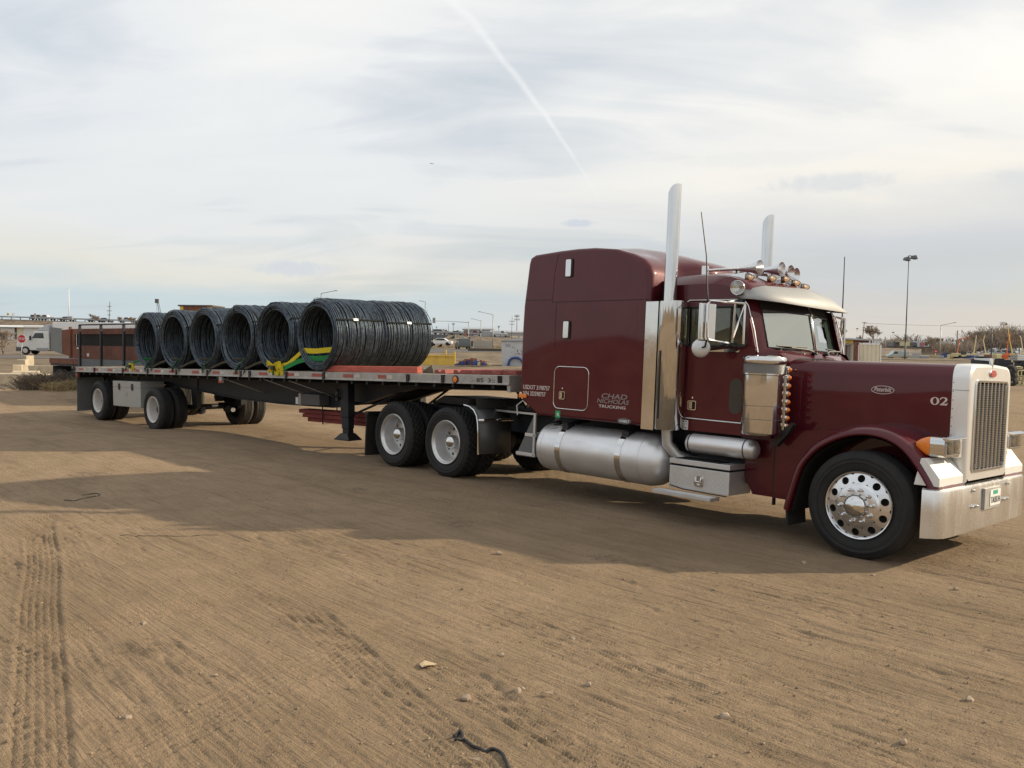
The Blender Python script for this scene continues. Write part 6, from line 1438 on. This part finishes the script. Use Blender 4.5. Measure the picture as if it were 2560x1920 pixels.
# heap of blue parts
r = random.Random(9); o = root('scrap_heap', 'low heap of blue and dark red machine parts on the bare ground', 'heap', upright(P(1181, 913, 62))); s = 62/FPX
for nme, n_, mt in (('blue_parts', 60, 'bluepaint'), ('red_parts', 40, 'rust'), ('pale_parts', 12, 'concrete')):
    m = MB()
    for k in range(n_):
        x = r.uniform(-40, 38)*s if mt != 'concrete' else r.uniform(10, 44)*s; hh = 15*s*(1-(abs(x)/(44*s))**2)*(1.15 if mt == 'rust' else .85); y = r.uniform(-.8, .8); w_ = r.uniform(.05, .16)
        m.box(x-w_, x+w_, y-w_, y+w_, 0, max(hh*r.uniform(.7, 1.1), .1))
    m.build(nme, M[mt], o, bevel=.02)['kind'] = 'stuff'
# pale container box beside the sleeper
a, c = P(1253, 849, 68), P(1330, 915, 68); o = root('box_container', 'pale grey steel box with rust spots and a blue arch beside the sleeper', 'container', upright((0, 0, 0)))
MB().prism([(a[0]+.1, c[2]-.3), (c[0], c[2]-.3), (c[0], a[2]+.25), (a[0], a[2]-.05)], 'y', 68, 71).build('side', M['pale'], o)
MB().box(a[0]-.05, c[0], 67.9, 68, a[2]-.12, a[2]-.04).build('top_rail', M['galv'], o)
m = MB(); 
for k in range(26): x = r.uniform(a[0]+.8, c[0]-.3); z = r.uniform(c[2]+.7, a[2]-.6); m.box(x, x+.06, 67.985, 68, z, z+r.uniform(.03, .10))
m.build('rust_spots', M['rust'], o)
cx = P(1289, 915, 67.8); MB().tube([(cx[0]-.62+.0, 67.8, cx[2]-.2)]+[(cx[0]-.55*math.cos(t*PI), 67.8, cx[2]+.25+.42*math.sin(t*PI)) for t in (0, .15, .3, .45, .6, .75, .9, 1)], .10, 8).build('blue_arch', M['bluepaint'], o)
MB().box(a[0]+.35, a[0]+.75, 67.97, 68, a[2]-.55, a[2]-.35).build('plate', M['galv'], o)
# greenish pallets seen under the trailer
for k, (px_, l_) in enumerate(((676, 'pale green crate seen under the trailer nearest its far wheels'), (716, 'pale green crate with a light end board seen under the trailer'), (752, 'green crate seen under the trailer nearest the red timbers'))):
    p = P(px_, 1034, 31.5); o = root('green_crate', l_, 'crate', upright(p, .4), 'green crates beyond the trailer'); gm_ = material('crate_green', (.16, .19, .13), .8, 0, .15)
    for j in range(3): MB().box(-.30, .30, -.30, .30, .10+j*.17, .24+j*.17).build('board', gm_ if k != 1 or j else M['sage'], o)
    MB().box(-.26, .26, -.26, .26, 0, .6).build('core', M['void'], o)
drape('asphalt_lot', [G(2060, 135)[:2], G(2700, 118)[:2]], 40, M['asphalt'], .04)
# unseen bank added left behind the camera, shaped for reflections in the truck
secs = []
for k in range(49):
    a_ = math.radians(150+k*2.6); R_ = 78; h_ = 8.0+1.5*math.sin(k*.55)+1.1*math.sin(k*1.3+1)+.5*math.sin(k*2.9)
    e_ = min(k, 48-k)/5; h_ *= min(e_, 1); secs.append([(R_*math.cos(a_), R_*math.sin(a_), -2), ((R_+7)*math.cos(a_), (R_+7)*math.sin(a_), h_*.8), ((R_+12)*math.cos(a_), (R_+12)*math.sin(a_), h_), ((R_+30)*math.cos(a_), (R_+30)*math.sin(a_), -2)])
o = MB().loft(secs, False, False).build('reflection_bank', M['copper'], None, 60); o['kind'] = 'structure'
# ------------------------------------------------------------------ right: containers, mast, van, lifts, scrap
def container(x0, x1, yt, Y, label, ribs=True, mt='white', dep=6.):
    a, c = P(x0, yt, Y), P(x1, yt, Y); zb = gz((a[0]+c[0])/2, Y)-.2; o = root('shipping_container', label, 'container', upright((0, 0, 0)), 'white shipping containers behind the hood')
    MB().box(a[0]+.05, c[0]-.05, Y+.08, Y+dep, zb, a[2]-.05).build('body', M[mt], o)
    fr_ = MB().box(a[0], a[0]+.12, Y-.02, Y+.12, zb, a[2]).box(c[0]-.12, c[0], Y-.02, Y+.12, zb, a[2]).box(a[0], c[0], Y-.02, Y+.12, a[2]-.14, a[2]); fr_.build('frame', M['whitebox'], o)
    if ribs:
        n_ = 5; w_ = (c[0]-a[0]-.24)/n_
        for k in range(n_): MB().prism([(a[0]+.12+k*w_, Y+.08), (a[0]+.12+(k+.18)*w_, Y+.0), (a[0]+.12+(k+.72)*w_, Y+.0), (a[0]+.12+(k+.9)*w_, Y+.08)], 'z', zb, a[2]-.14).build('panel', M[mt], o)
    return o
container(2145, 2204, 858, 88, 'white ribbed shipping container end nearest the light mast', True, 'cream')
o = container(2089, 2140, 858, 90, 'smooth grey white container between the ribbed one and the windshield', False, 'boxgrey')
container(2050, 2088, 860, 93, 'white container mostly behind the truck mirror', True, 'cream')
a = P(2139, 855, 87.5); MB().box(a[0], a[0]+.28, 87.5, 88, gz(a[0], 88)-.3, a[2]).build('corner_post', M['rust'], o)
a, c = P(2086, 846, 92), P(2172, 849, 92); o = root('lean_to_roof', 'flat tin roof on posts over the white containers', 'roof', upright((0, 0, 0)))
MB().loft([[(a[0], 89, a[2]), (a[0], 97, a[2]+.2), (a[0], 97, a[2]), (a[0], 89, a[2]-.16)], [(c[0], 89, c[2]), (c[0], 97, c[2]+.2), (c[0], 97, c[2]), (c[0], 89, c[2]-.16)]]).build('roof_sheet', M['galv'], o)
MB().box(a[0]+.2, c[0]-1, 89.5, 89.7, a[2]-.45, a[2]-.16).build('beam', M['rust'], o); MB().box(a[0], a[0]+1, 89.4, 89.5, a[2]-.5, a[2]-.2).build('fascia', M['yellowpaint'], o)
MB().box(a[0]+.5, a[0]+.6, 90, 90.1, gz(a[0], 90), a[2]-.1).box(c[0]-.6, c[0]-.5, 90, 90.1, gz(c[0], 90), c[2]-.1).build('post', M['rust'], o)
utility(2154, 862, 2161, 805, 150, 'leaning utility pole behind the white containers', ((.965, 6.5), (.74, 3.5), (.64, 4)), 1.1)
w_ = [P(2161, 808, 150)+np.array([0, 0, 0]), P(2260, 812, 175), P(2420, 816, 215), P(2620, 817, 270)]
o = MB().tube([tuple(p) for p in w_], .035, 4).build('power_line', M['poledark']); tag(o, 'thin power line running from the leaning utility pole', 'cable')
b_ = BP['biglight']; t_ = P(2272.5, 638, 120); d = t_-b_; s = 120/FPX; o = root('light_mast', 'tall dark yard light mast with two angled floodlights', 'light mast', upright(b_))
MB().tube([(0, 0, -.5), tuple(d*.16)], [2.3*s, 2.1*s], 8).build('base', M['poledark'], o); MB().tube([tuple(d*.16), tuple(d)], [1.6*s, 1.0*s], 8).build('pole', M['poledark'], o)
for sx, dx, dz_ in ((-1, -4.5, -9), (1, 13, -5)):
    x, z = d[0]+dx*s, d[2]+dz_*s
    MB().loft([[(x-6*s, -.4, z-2.5*s), (x+6.5*s, -.4, z-5.0*s), (x+6.5*s, .6, z-5*s), (x-6*s, .6, z-2.5*s)], [(x-4*s, -.3, z+4*s), (x+3*s, -.3, z+5*s), (x+3*s, .5, z+5*s), (x-4*s, .5, z+4*s)]]).build('floodlight', M['poledark'], o)
    MB().tube([(d[0], 0, d[2]-1*s), (x, 0, z+3*s)], .8*s, 6).build('bracket', M['poledark'], o)
pole_light(2349.5, 902, 806, 33, 200, 'grey street light in front of the brush near the grille')
for k, (px_, by, ty, Y, l_) in enumerate(((2142, 860, 822, 330, 'tiny far floodlight mast between shrub and leaning pole'), (2232, 860, 831, 360, 'tiny twin lamp mast far behind the tall light mast'))):
    b_, t_ = P(px_, by, Y), P(px_, ty, Y); o = root('light_mast', l_, 'light mast', upright(b_)); h = t_[2]-b_[2]; s = Y/FPX
    MB().tube([(0, 0, 0), (0, 0, h)], .35*s, 5).build('pole', M['galv'], o); MB().box(-2.4*s, -.6*s, -.3, .3, h-1*s, h+1.2*s).box(.6*s, 2.4*s, -.3, .3, h-1*s, h+1.2*s).build('lamp', M['poledark'], o)
for i, (px_, base, hh, Y, l_, sp_, th_) in enumerate(((2098, 850, 36, 250, 'bare bushy tree just outside the truck mirror', .6, .6), (2184, 855, 42, 240, 'bare tree spreading behind the ribbed container', .75, .7), (2148, 858, 20, 260, 'small bare tree left of the spreading one', .6, .7), (2330, 880, 42, 260, 'bare tree left of the grey street light', .75, 1), (2346, 872, 30, 280, 'smaller bare tree behind the grey street light', .7, 1),
        (2452, 880, 66, 250, 'tall bare tree above the boom lifts near the grille', .6, 1), (2440, 880, 55, 255, 'slim bare tree beside the tallest one', .5, 1), (2497, 876, 55, 260, 'bare tree between the lift baskets', .8, 1), (2515, 880, 52, 262, 'dense bare tree behind the yellow lift', .8, 1), (2548, 880, 60, 250, 'bare tree at the picture edge beyond the lifts', .7, 1), (2578, 880, 56, 250, 'bare tree half cut by the picture edge', .7, 1), (2390, 872, 26, 300, 'low bare tree behind the red lift', .7, 1))):
    tree(px_, base, hh, Y, l_, 60+i, sp_, thick=th_)
def mass(name, x0, x1, base, hpx, Y, n, mat, seed, th=.03):
    r = random.Random(seed); s = Y/FPX; m = MB()
    for k in range(n):
        px_ = r.uniform(x0, x1); y = Y+r.uniform(-6, 14); p = P(px_, base, y); env = .78+.22*math.sin(px_*.045+seed)*math.sin(px_*.017+1.3*seed); H = hpx*s*env*r.uniform(.35, 1)
        p0 = np.array([p[0], y, p[2]-.3]); p1 = p0+np.array([r.gauss(0, .2*H), r.gauss(0, .2*H), H*.5]); p2 = p1+np.array([r.gauss(0, .28*H), r.gauss(0, .2*H), H*.5])
        m.tube([p0, p1, p2], [th*2, th*1.3, th*.8], 3, False); q_ = p0+(p1-p0)*r.uniform(.3, 1); m.tube([q_, q_+np.array([r.gauss(0, .3*H), 0, r.uniform(.1, .45)*H])], [th, th*.7], 3, False)
    o = m.build(name, mat, None, 0, fix=False); o['kind'] = 'stuff'; return o
mass('distant_brush', 2205, 2440, 876, 36, 285, 2000, M['twig'], 1, .05)
mass('thicket', 2425, 2640, 884, 78, 390, 4200, M['twig'], 2, .08)
mass('distant_treeline', 2000, 2620, 872, 42, 420, 1800, M['dry'], 3, .08)
mass('distant_treeline', 1020, 1330, 840, 9, 430, 900, M['twig'], 4, .07)
mass('bank_weeds', 1080, 1330, 866, 5, 212, 700, M['sage'], 6, .05)
mass('yard_weeds', 2200, 2420, 890, 6, 180, 700, M['sage'], 7, .035)
# long buildings on the right
a, c = P(2210, 852, 310), P(2392, 874, 310); o = root('long_shed', 'long low building with a white roof line behind the brush', 'building', upright((0, 0, 0)))
MB().box(a[0], c[0], 310, 330, c[2]-2, a[2]-1).build('wall', material('brown_wall', (.24, .20, .17), .8), o); MB().box(a[0]-1, c[0]+1, 309, 331, a[2]-1, a[2]).build('roof', M['white'], o)
MB().box(c[0]-2.2, c[0]+1.0, 308.5, 309, a[2]-3.2, a[2]-.8).build('end_sign', M['signwhite'], o)
for k, (x0, x1, yt, yb, mt) in enumerate(((2234, 2249, 855, 865, 'glassdark'), (2249, 2275, 854, 865, 'creamkit'), (2275, 2291, 856, 865, 'poledark'), (2293, 2323, 853, 867, 'pale'))):
    a, c = P(x0, yt, 270), P(x1, yb, 270); q_ = root('stacked_cabin', ['dark windowed cabin on the long low loader', 'cream cabin on the long low loader beside the light mast', 'grey slatted unit on the long low loader', 'white unit with a round red mark on the low loader'][k], 'cabin', upright((0, 0, 0)), 'units in a row behind the light mast')
    MB().box(a[0], c[0], 270, 273, c[2], a[2]).build('body', M[mt], q_)
    if k == 3:
        e = P(2305, 860.5, 269.9); MB().lathe([(.62, 0), (.62, -.06), (.38, -.06), (.38, 0)], (e[0], 269.95, e[2]), 'y', 24).build('ring_mark', M['stopred'], q_); MB().lathe([(.18, 0), (.001, -.06)], (e[0], 269.95, e[2]), 'y', 16).build('dot_mark', M['stopred'], q_)
        e = P(2316, 859, 269.9); MB().box(e[0]-.5, e[0]+.5, 269.9, 270, e[2]-.6, e[2]+.5).build('vent_grille', M['rust'], q_)
a, c = P(2232, 866, 270), P(2326, 868, 270); o = MB().box(a[0], c[0], 269.5, 273.5, c[2]-.1, a[2]+.0).build('low_loader', M['black']); tag(o, 'long dark low loader deck under the row of units', 'trailer')
p = P(2243, 898, 180); car('van', p, (.36, .42, .42), 'pale green service van parked left of the light mast', 'van', PI, .85, None, 'service_van')
a = P(2296, 897, 166); o = MB().box(a[0]-1.3, a[0]+1.6, 165, 167, a[2]-.2, a[2]+.7).box(a[0]-1.0, a[0]+.2, 165.2, 166.5, a[2]+.7, a[2]+1.15).build('parts_pallet', M['boxgrey'], None, bevel=.05); tag(o, 'grey pallet of parts on the ground right of the light mast', 'pallet')
o = root('no_entry_sign', 'round red sign with a white bar on a post by the street light', 'sign', upright(P(2338, 900, 150))); s = 150/FPX
MB().tube([(0, 0, -.3), (0, 0, 22*s)], .05, 5).build('post', M['galv'], o); MB().lathe([(4.2*s, 0), (4.2*s, -.05), (.001, -.05)], (0, -.05, 22*s), 'y', 20).build('sign_face', M['stopred'], o); MB().box(-2.7*s, 2.7*s, -.13, -.1, 21.3*s, 22.7*s).build('white_bar', M['signwhite'], o)
# boom lifts
def lift(pts, Y, mat, bask, label, base=893):
    b_ = P(pts[0][0], base, Y); s = Y/FPX; o = root('boom_lift', label, 'boom lift', upright(b_), 'boom lifts parked in the yard')
    loc = [P(x, y, Y)-b_ for x, y in pts]
    MB().box(-5*s, 5*s, -.6, .6, 2*s, 6*s).box(-3*s, 5*s, -.5, .5, 6*s, 10*s).build('chassis', mat, o, bevel=.08)
    for x in (-4*s, 4*s): MB().lathe([(.001, -.7), (1.9*s, -.7), (2.2*s, -.6), (2.2*s, .6), (1.9*s, .7), (.001, .7)], (x, 0, 2.2*s), 'y', 16).build('wheel', M['rubber'], o)
    m = MB(); m.tube([(0, 0, 10*s), tuple(loc[1])], [1.3*s, 1.0*s], 4)
    for p, q_ in zip(loc[1:-1], loc[2:]): m.tube([tuple(p), tuple(q_)], [1.1*s, .8*s], 4)
    m.build('boom', mat, o, 0)
    e = loc[-1]; k = MB()
    w_, h_ = 6*s*abs(bask), 6*s; sx = 1 if bask > 0 else -1
    for z in (0, h_*.5, h_): k.tube([(e[0], -.5, e[2]+z), (e[0]+sx*w_, -.5, e[2]+z), (e[0]+sx*w_, .5, e[2]+z), (e[0], .5, e[2]+z)], .5*s, 4)
    for x in (0, .5, 1): k.tube([(e[0]+sx*w_*x, -.5, e[2]), (e[0]+sx*w_*x, -.5, e[2]+h_)], .4*s, 4)
    k.box(min(e[0], e[0]+sx*w_), max(e[0], e[0]+sx*w_), -.5, .5, e[2]-.8*s, e[2]); k.box(e[0]-1.6*s, e[0]+1.6*s, -.6, -.4, e[2]-1*s, e[2]+4*s); k.build('basket', M['poledark'], o, 0); return o
lift([(2392, 888), (2399, 847), (2420, 845), (2420, 836)], 200, M['orange'], .4, 'orange boom lift with its arm cranked over beside the grille')
lift([(2434, 886), (2440, 846), (2441, 836)], 215, M['creamkit'], .8, 'cream boom lift with a raised blue basket left of its twin')
lift([(2464, 886), (2458, 852), (2463, 836)], 218, M['creamkit'], .9, 'cream boom lift leaning the other way with a dark basket')
lift([(2530, 885), (2524, 850), (2518, 808), (2513, 812)], 225, M['yellowpaint'], -1.8, 'tallest yellow boom lift with its basket held out high')
lift([(2517, 885), (2520, 850), (2530, 830)], 230, M['orange'], 1.0, 'orange boom lift with a blue basket behind the tallest one')
lift([(2558, 885), (2552, 845), (2548, 838)], 228, M['creamkit'], .5, 'pale boom lift at the picture edge')
# cars and machines in the far yard
r = random.Random(4); cols = [(.6, .6, .6), (.10, .11, .12), (.3, .32, .33), (.7, .7, .68), (.04, .06, .14), (.25, .23, .2), (.5, .5, .48), (.12, .05, .05)]
cn_ = ['silver', 'black', 'grey', 'white', 'navy', 'tan', 'pale grey', 'dark red']
spot = [(2462, 889, 165), (2478, 886, 178), (2492, 889, 168), (2506, 886, 180), (2520, 888, 172), (2535, 886, 182), (2550, 888, 175), (2470, 882, 205), (2488, 881, 208), (2508, 881, 204), (2528, 881, 207), (2547, 881, 205), (2366, 893, 165), (2384, 891, 180), (2420, 893, 160), (2438, 889, 178)]
for i, (px_, by, Y) in enumerate(spot):
    kd = ('sedan', 'suv', 'pickup')[i % 3]; where = 'in the front row of the car yard' if by > 884 and px_ > 2450 else ('in the back row of the car yard' if px_ > 2450 else 'by the lifts behind the grille top')
    nb = ['at its end nearest the lifts', 'second along', 'third along', 'in the middle', 'fifth along', 'sixth along', 'last before the picture edge'][i] if i < 7 else (['first along', 'second along', 'third along', 'fourth along', 'last along'][i-7] if i < 12 else ['left of the orange lift', 'under the orange lift', 'right of the orange lift', 'farthest right'][i-12])
    Y = Y*1.75
    car(kd, P(px_, by, Y), cols[i % 8], f'{cn_[i % 8]} {kd if kd != "suv" else "SUV"} {where}, {nb}', 'car' if kd == 'sedan' else ('SUV' if kd == 'suv' else 'pickup'), r.uniform(-.5, .5)+(PI/2 if i % 2 else 0), 1.05, 'cars parked in the far yard')
b_ = P(2402, 896, 150); s = 150/FPX; o = root('wheel_loader', 'yellow wheeled loader with large tyres under the orange lift', 'loader', upright(b_))
MB().box(-18*s, 16*s, -.9, .9, 4*s, 9*s).box(-18*s, -6*s, -.8, .8, 9*s, 13*s).build('body', M['creamkit'], o, bevel=.06); MB().box(-2*s, 8*s, -.7, .7, 9*s, 17*s).build('cab', M['glassdark'], o); MB().tube([(8*s, 0, 8*s), (22*s, 0, 13*s)], 1.4*s, 4).build('arm', M['creamkit'], o)
for x in (-9*s, 10*s): MB().lathe([(.001, -1.0), (3.6*s, -1.), (4.6*s, -.8), (4.6*s, .8), (3.6*s, 1.), (.001, 1.)], (x, 0, 4.4*s), 'y', 18).build('wheel', M['rubber'], o)
a = P(2364, 893, 155); o = MB().box(a[0]-.4, a[0]+.5, 155, 156, a[2]-.1, a[2]+.6).build('crate', M['bluepaint'], None, bevel=.03); tag(o, 'dark blue crate at the foot of the grey street light', 'crate')
# clutter round the lifts: stacks and drums along the lot
kit = [(2352, 897, 150, 'boxgrey', 12, 7, 'low grey stack left of the grey street light'), (2377, 896, 152, 'creamkit', 16, 9, 'cream stack at the foot of the orange lift'), (2426, 897, 148, 'bluepaint', 12, 8, 'blue stack just behind the hood tip'), (2447, 895, 155, 'galv', 20, 7, 'pale metal stack between the cream lifts'), (2470, 896, 150, 'rust', 14, 8, 'rusty stack behind the dark scrap'), (2492, 895, 152, 'creamkit', 18, 10, 'cream stack above the hood ornament'), (2512, 894, 158, 'orange', 12, 7, 'orange stack by the tallest lift'), (2534, 896, 150, 'boxgrey', 20, 9, 'grey stack above the cream frames'), (2553, 896, 152, 'signwhite', 14, 8, 'white stack at the picture edge'), (2310, 896, 160, 'galv', 22, 6, 'long low metal stack left of the no entry sign'), (2196, 897, 140, 'creamkit', 10, 8, 'cream stack at the corner of the ribbed container')]
for px_, by, Y, mt, w_, h_, l_ in kit:
    p = P(px_, by, Y); s = Y/FPX; rk = random.Random(px_); m = MB(); z = -.3
    for k in range(3):
        zz = z+h_*s/3+.12; q_ = rk.uniform(.35, .5); m.box(-w_*s*q_, w_*s*q_, -.5, .5, z, zz-.06).box(-w_*s*q_*.9, w_*s*q_*.9, -.45, .45, zz-.06, zz); z = zz
    o = m.build('pallet_stack', M[mt], None, bevel=.02); o.location = p; o.rotation_euler = (0, 0, rk.uniform(-.5, .5)); tag(o, l_, 'pallet stack', 'stacks of goods in the far yard')
for px_, by, ty, Y, l_ in ((2212, 885, 842, 260, 'thin dark post just left of the tall light mast'), (2392, 888, 826, 245, 'thin pale post behind the orange lift'), (2478, 888, 820, 250, 'thin post between the lift baskets'), (2560, 888, 822, 240, 'thin post at the picture edge by the lifts')):
    b_, t_ = P(px_, by, Y), P(px_, ty, Y); o = MB().tube([(0, 0, -.5), (0, 0, t_[2]-b_[2])], .16, 6).build('post', M['poledark']); o.location = b_; tag(o, l_, 'post', 'thin posts in the far yard')
# cream equipment stack right of the grille
o = root('outrigger_stack', 'cream painted steel frames with square openings stacked right of the grille', 'machinery', upright(P(2543, 962, 44), -.5)); s = 44/FPX
for k, (x0, x1, z0, z1) in enumerate(((-8, 14, 0, 11), (-5, 16, 12, 21), (-2, 17, 22, 37), (-16, 10, 40, 46))):
    m = MB(); m.box(x0*s, x1*s, -.5, .7, z0*s, z0*s+2.2*s).box(x0*s, x1*s, -.5, .7, z1*s-2.2*s, z1*s).box(x0*s, x0*s+4*s, -.5, .7, z0*s, z1*s).box(x1*s-4*s, x1*s, -.5, .7, z0*s, z1*s).box((x0+x1)/2*s-1.5*s, (x0+x1)/2*s+1.5*s, -.5, .7, z0*s, z1*s)
    m.box(x0*s+.02, x1*s-.02, .0, .5, z0*s+.02, z1*s-.02) if k == 2 else None
    m.build('frame', M['creamkit'], o, bevel=.02)
for k in range(3):
    p = P(2529, 952-k*13, 42.5); t = MB().lathe([(.13, -.10), (.24, -.12), (.28, -.08), (.28, .08), (.24, .12), (.13, .10), (.13, -.10)], (0, 0, 0), (.9, .35, .25), 24).build('discarded_tyre', M['rubber2'], None, 40); t.location = p
    tag(t, ['lowest dark tyre leaning on the cream frames', 'middle dark tyre leaning on the cream frames', 'topmost dark tyre leaning on the cream frames'][k], 'tyre', 'tyres by the cream frames')
for k, (px_, py_, w_, h_, l_) in enumerate(((2462, 905, 40, 14, 'dark flatbed frame just above the hood'), (2500, 912, 46, 16, 'long dark steel bundle behind the hood ornament'), (2556, 925, 40, 24, 'dark vehicle hulk cut by the picture edge'))):
    p = P(px_, py_, 60+10*k); s = (60+10*k)/FPX; o = MB().box(-w_/2*s, w_/2*s, -.6, .8, -.3, h_*.45*s).box(-w_*.3*s, w_*.42*s, -.5, .6, h_*.45*s, h_*.8*s).box(-w_*.45*s, w_*.1*s, -.4, .4, h_*.8*s, h_*s).build('scrap_metal', M['frame'], None, bevel=.03); o.location = p; tag(o, l_, 'scrap', 'dark scrap lying in the yard')
rp = P(2575, 918, 95); o = MB().box(-3, 5, 0, .1, 0, .1).build('cable_barrier', M['galv']); o.location = rp; tag(o, 'pale rail at the picture edge above the tracks', 'rail')

# ------------------------------------------------------------------ litter on the yard, stones, gravel
def gpos(px, py): p = gp(px, py); return np.array([p[0], p[1], float(hground(np.array([p[0]]), np.array([p[1]]))[0])])
def litter(name, pts, r_, mat, label, cat, n=6):
    q_ = [gpos(*p)+np.array([0, 0, r_*.8+(p[2] if len(p) > 2 else 0)]) for p in [(a_[0], a_[1]) for a_ in pts]]
    o = MB().tube(q_, r_, n).build(name, mat, None, 60); return tag(o, label, cat)
def smoothpath(pts, n=6):
    out = []
    P_ = [np.array(p, float) for p in pts]
    for i in range(len(P_)-1):
        p0, p1, p2, p3 = P_[max(i-1, 0)], P_[i], P_[i+1], P_[min(i+2, len(P_)-1)]
        for k in range(n): t = k/n; out.append(.5*((2*p1)+(-p0+p2)*t+(2*p0-5*p1+4*p2-p3)*t*t+(-p0+3*p1-3*p2+p3)*t**3))
    out.append(P_[-1]); return out
litter('black_cord', smoothpath([(1135, 1845), (1150, 1832), (1156, 1848), (1138, 1852), (1160, 1851), (1180, 1866), (1205, 1876), (1235, 1878), (1252, 1885), (1262, 1905), (1276, 1928), (1300, 1960)]), .0075, M['ink'], 'dark rubber cord snaking over the dirt at the bottom of the picture', 'cord')
litter('bent_wire', smoothpath([(160, 1248), (190, 1248), (215, 1242), (243, 1239), (248, 1235), (235, 1233), (206, 1235)]), .0042, M['ink'], 'bent rusty wire lying in the shade edge of the trailer', 'wire')
litter('straight_wire', smoothpath([(300, 1336), (360, 1338), (440, 1340), (545, 1336)]), .0024, M['ink'], 'long straight thin wire lying on the sunlit dirt', 'wire')
def patch(pts, label, mat, name='cardboard_scrap'):
    c_ = [gpos(*p)+np.array([0, 0, .012+.01*(k % 2)]) for k, p in enumerate(pts)]; o = MB().add(c_+[p+np.array([0, 0, .004]) for p in c_], [tuple(range(len(c_)))[::-1], tuple(range(len(c_), 2*len(c_)))]+[(k, (k+1) % len(c_), len(c_)+(k+1) % len(c_), len(c_)+k) for k in range(len(c_))]).build(name, mat, None, 0); return tag(o, label, 'cardboard')
card = material('pale_cardboard', (.42, .32, .20), .9, 0, .1)
patch([(1048, 1660), (1062, 1653), (1092, 1657), (1074, 1669), (1055, 1668)], 'pale piece of cardboard lying flat on the dirt', card)
patch([(1352, 1739), (1382, 1736), (1380, 1742), (1358, 1742)], 'grey brown wood chip on the sunlit dirt right of the cardboard', M['wood'], 'wood_chip')
patch([(1172, 1905), (1205, 1908), (1203, 1913), (1172, 1911)], 'wood splinter beside the black cord', M['wood'], 'wood_chip')
def rock(p, sz, mat, seed):
    r_ = random.Random(seed); m = MB().ball((0, 0, 0), 1, 1, 1, 8); m.v = [(x*sz*(1+.25*math.sin(seed+5*y)), y*sz*(.8+.2*math.cos(seed*2+4*x)), z*sz*.62*(1+.2*math.sin(3*x+seed))) for x, y, z in m.v]
    o = m.build('stone', mat, None, 25); o.location = p; o.rotation_euler = (r_.uniform(-.4, .4), r_.uniform(-.4, .4), r_.uniform(0, 6)); return o
sm_ = material('yard_stone', (.34, .26, .19), .95, 0, .2, 8)
for k, (px_, py_, sz, l_) in enumerate(((1248, 1387, .035, 'stone at the shadow edge below the fuel tank'), (1295, 1726, .026, 'stone right of the cardboard in the tracks'), (1306, 1719, .016, 'small stone next to the larger one right of the cardboard'), (1471, 1713, .02, 'stone on the ribbed tracks below the tool box'), (1432, 1592, .022, 'pale stone in the middle of the tracks'), (2011, 1414, .03, 'stone just outside the shade below the fuel tank front'), (2182, 1445, .022, 'pale stone below the front tyre'), (2390, 1480, .028, 'stone lying below the bumper'), (2423, 1757, .03, 'pale stone in the dark gravel right of the tracks'), (1812, 1790, .032, 'dark stone low in the picture below the front wheel'), (1165, 1745, .03, 'dark lump of dirt left of the cord'), (360, 1558, .022, 'white stone between the tracks'), (320, 1792, .022, 'pale stone near the ribbed track'), (1255, 1635, .018, 'small dark stone above the wood chip'), (2260, 1860, .02, 'stone low in the corner below the bumper'), (540, 1690, .014, 'small stone in the open dirt'))):
    p = gpos(px_, py_); o = rock(p+np.array([0, 0, sz*.25]), sz, sm_, k); tag(o, l_, 'stone', 'single stones on the dirt yard')
N = 7000; rr = np.random.default_rng(8); ox = rr.uniform(-1, 1, N); dist = 2.9+9.5*rr.random(N)**1.6; gx = ox*dist*.66; gy = dist; gzv = hground(gx, gy)
szs = .003+.010*rr.random(N)**6; m = MB(); unit = [(1, 0, 0), (0, 1, 0), (-1, 0, 0), (0, -1, 0), (0, 0, .8), (0, 0, -.5)]; uf = [(0, 1, 4), (1, 2, 4), (2, 3, 4), (3, 0, 4), (1, 0, 5), (2, 1, 5), (3, 2, 5), (0, 3, 5)]
for k in range(N):
    a_ = rr.uniform(0, 6.28); c_, s_ = math.cos(a_), math.sin(a_); q_ = szs[k]; w1 = rr.uniform(.6, 1.4)
    m.add([(gx[k]+q_*(x*c_*w1-y*s_), gy[k]+q_*(x*s_*w1+y*c_), gzv[k]+q_*(z*.9+.2)) for x, y, z in unit], uf)
o = m.build('gravel', material('loose_gravel', (.25, .182, .12), .95, 0, .4, 30), None, 0, fix=False); o['kind'] = 'stuff'
# airliner far up
p = at(1080, 409, 5200); o = root('airplane', 'tiny distant airliner in the sky under the contrail', 'airplane', upright(p, -.2) @ Matrix.Scale(.75, 4)); 
MB().lathe([(.001, -19), (1.4, -17), (1.9, -10), (1.9, 12), (1.0, 17), (.001, 19)], (0, 0, 0), 'x', 10).build('fuselage', M['galv'], o); MB().prism([(3, -1), (-3, -16), (-6, -16), (-3, -1), (-3, 1), (-6, 16), (-3, 16), (3, 1)], 'z', -.6, -.2).build('wings', M['grey'], o); MB().prism([(-13, 1), (-16, 6), (-19, 6), (-18, 1)], 'y', -.2, .2).build('tail_fin', M['grey'], o)
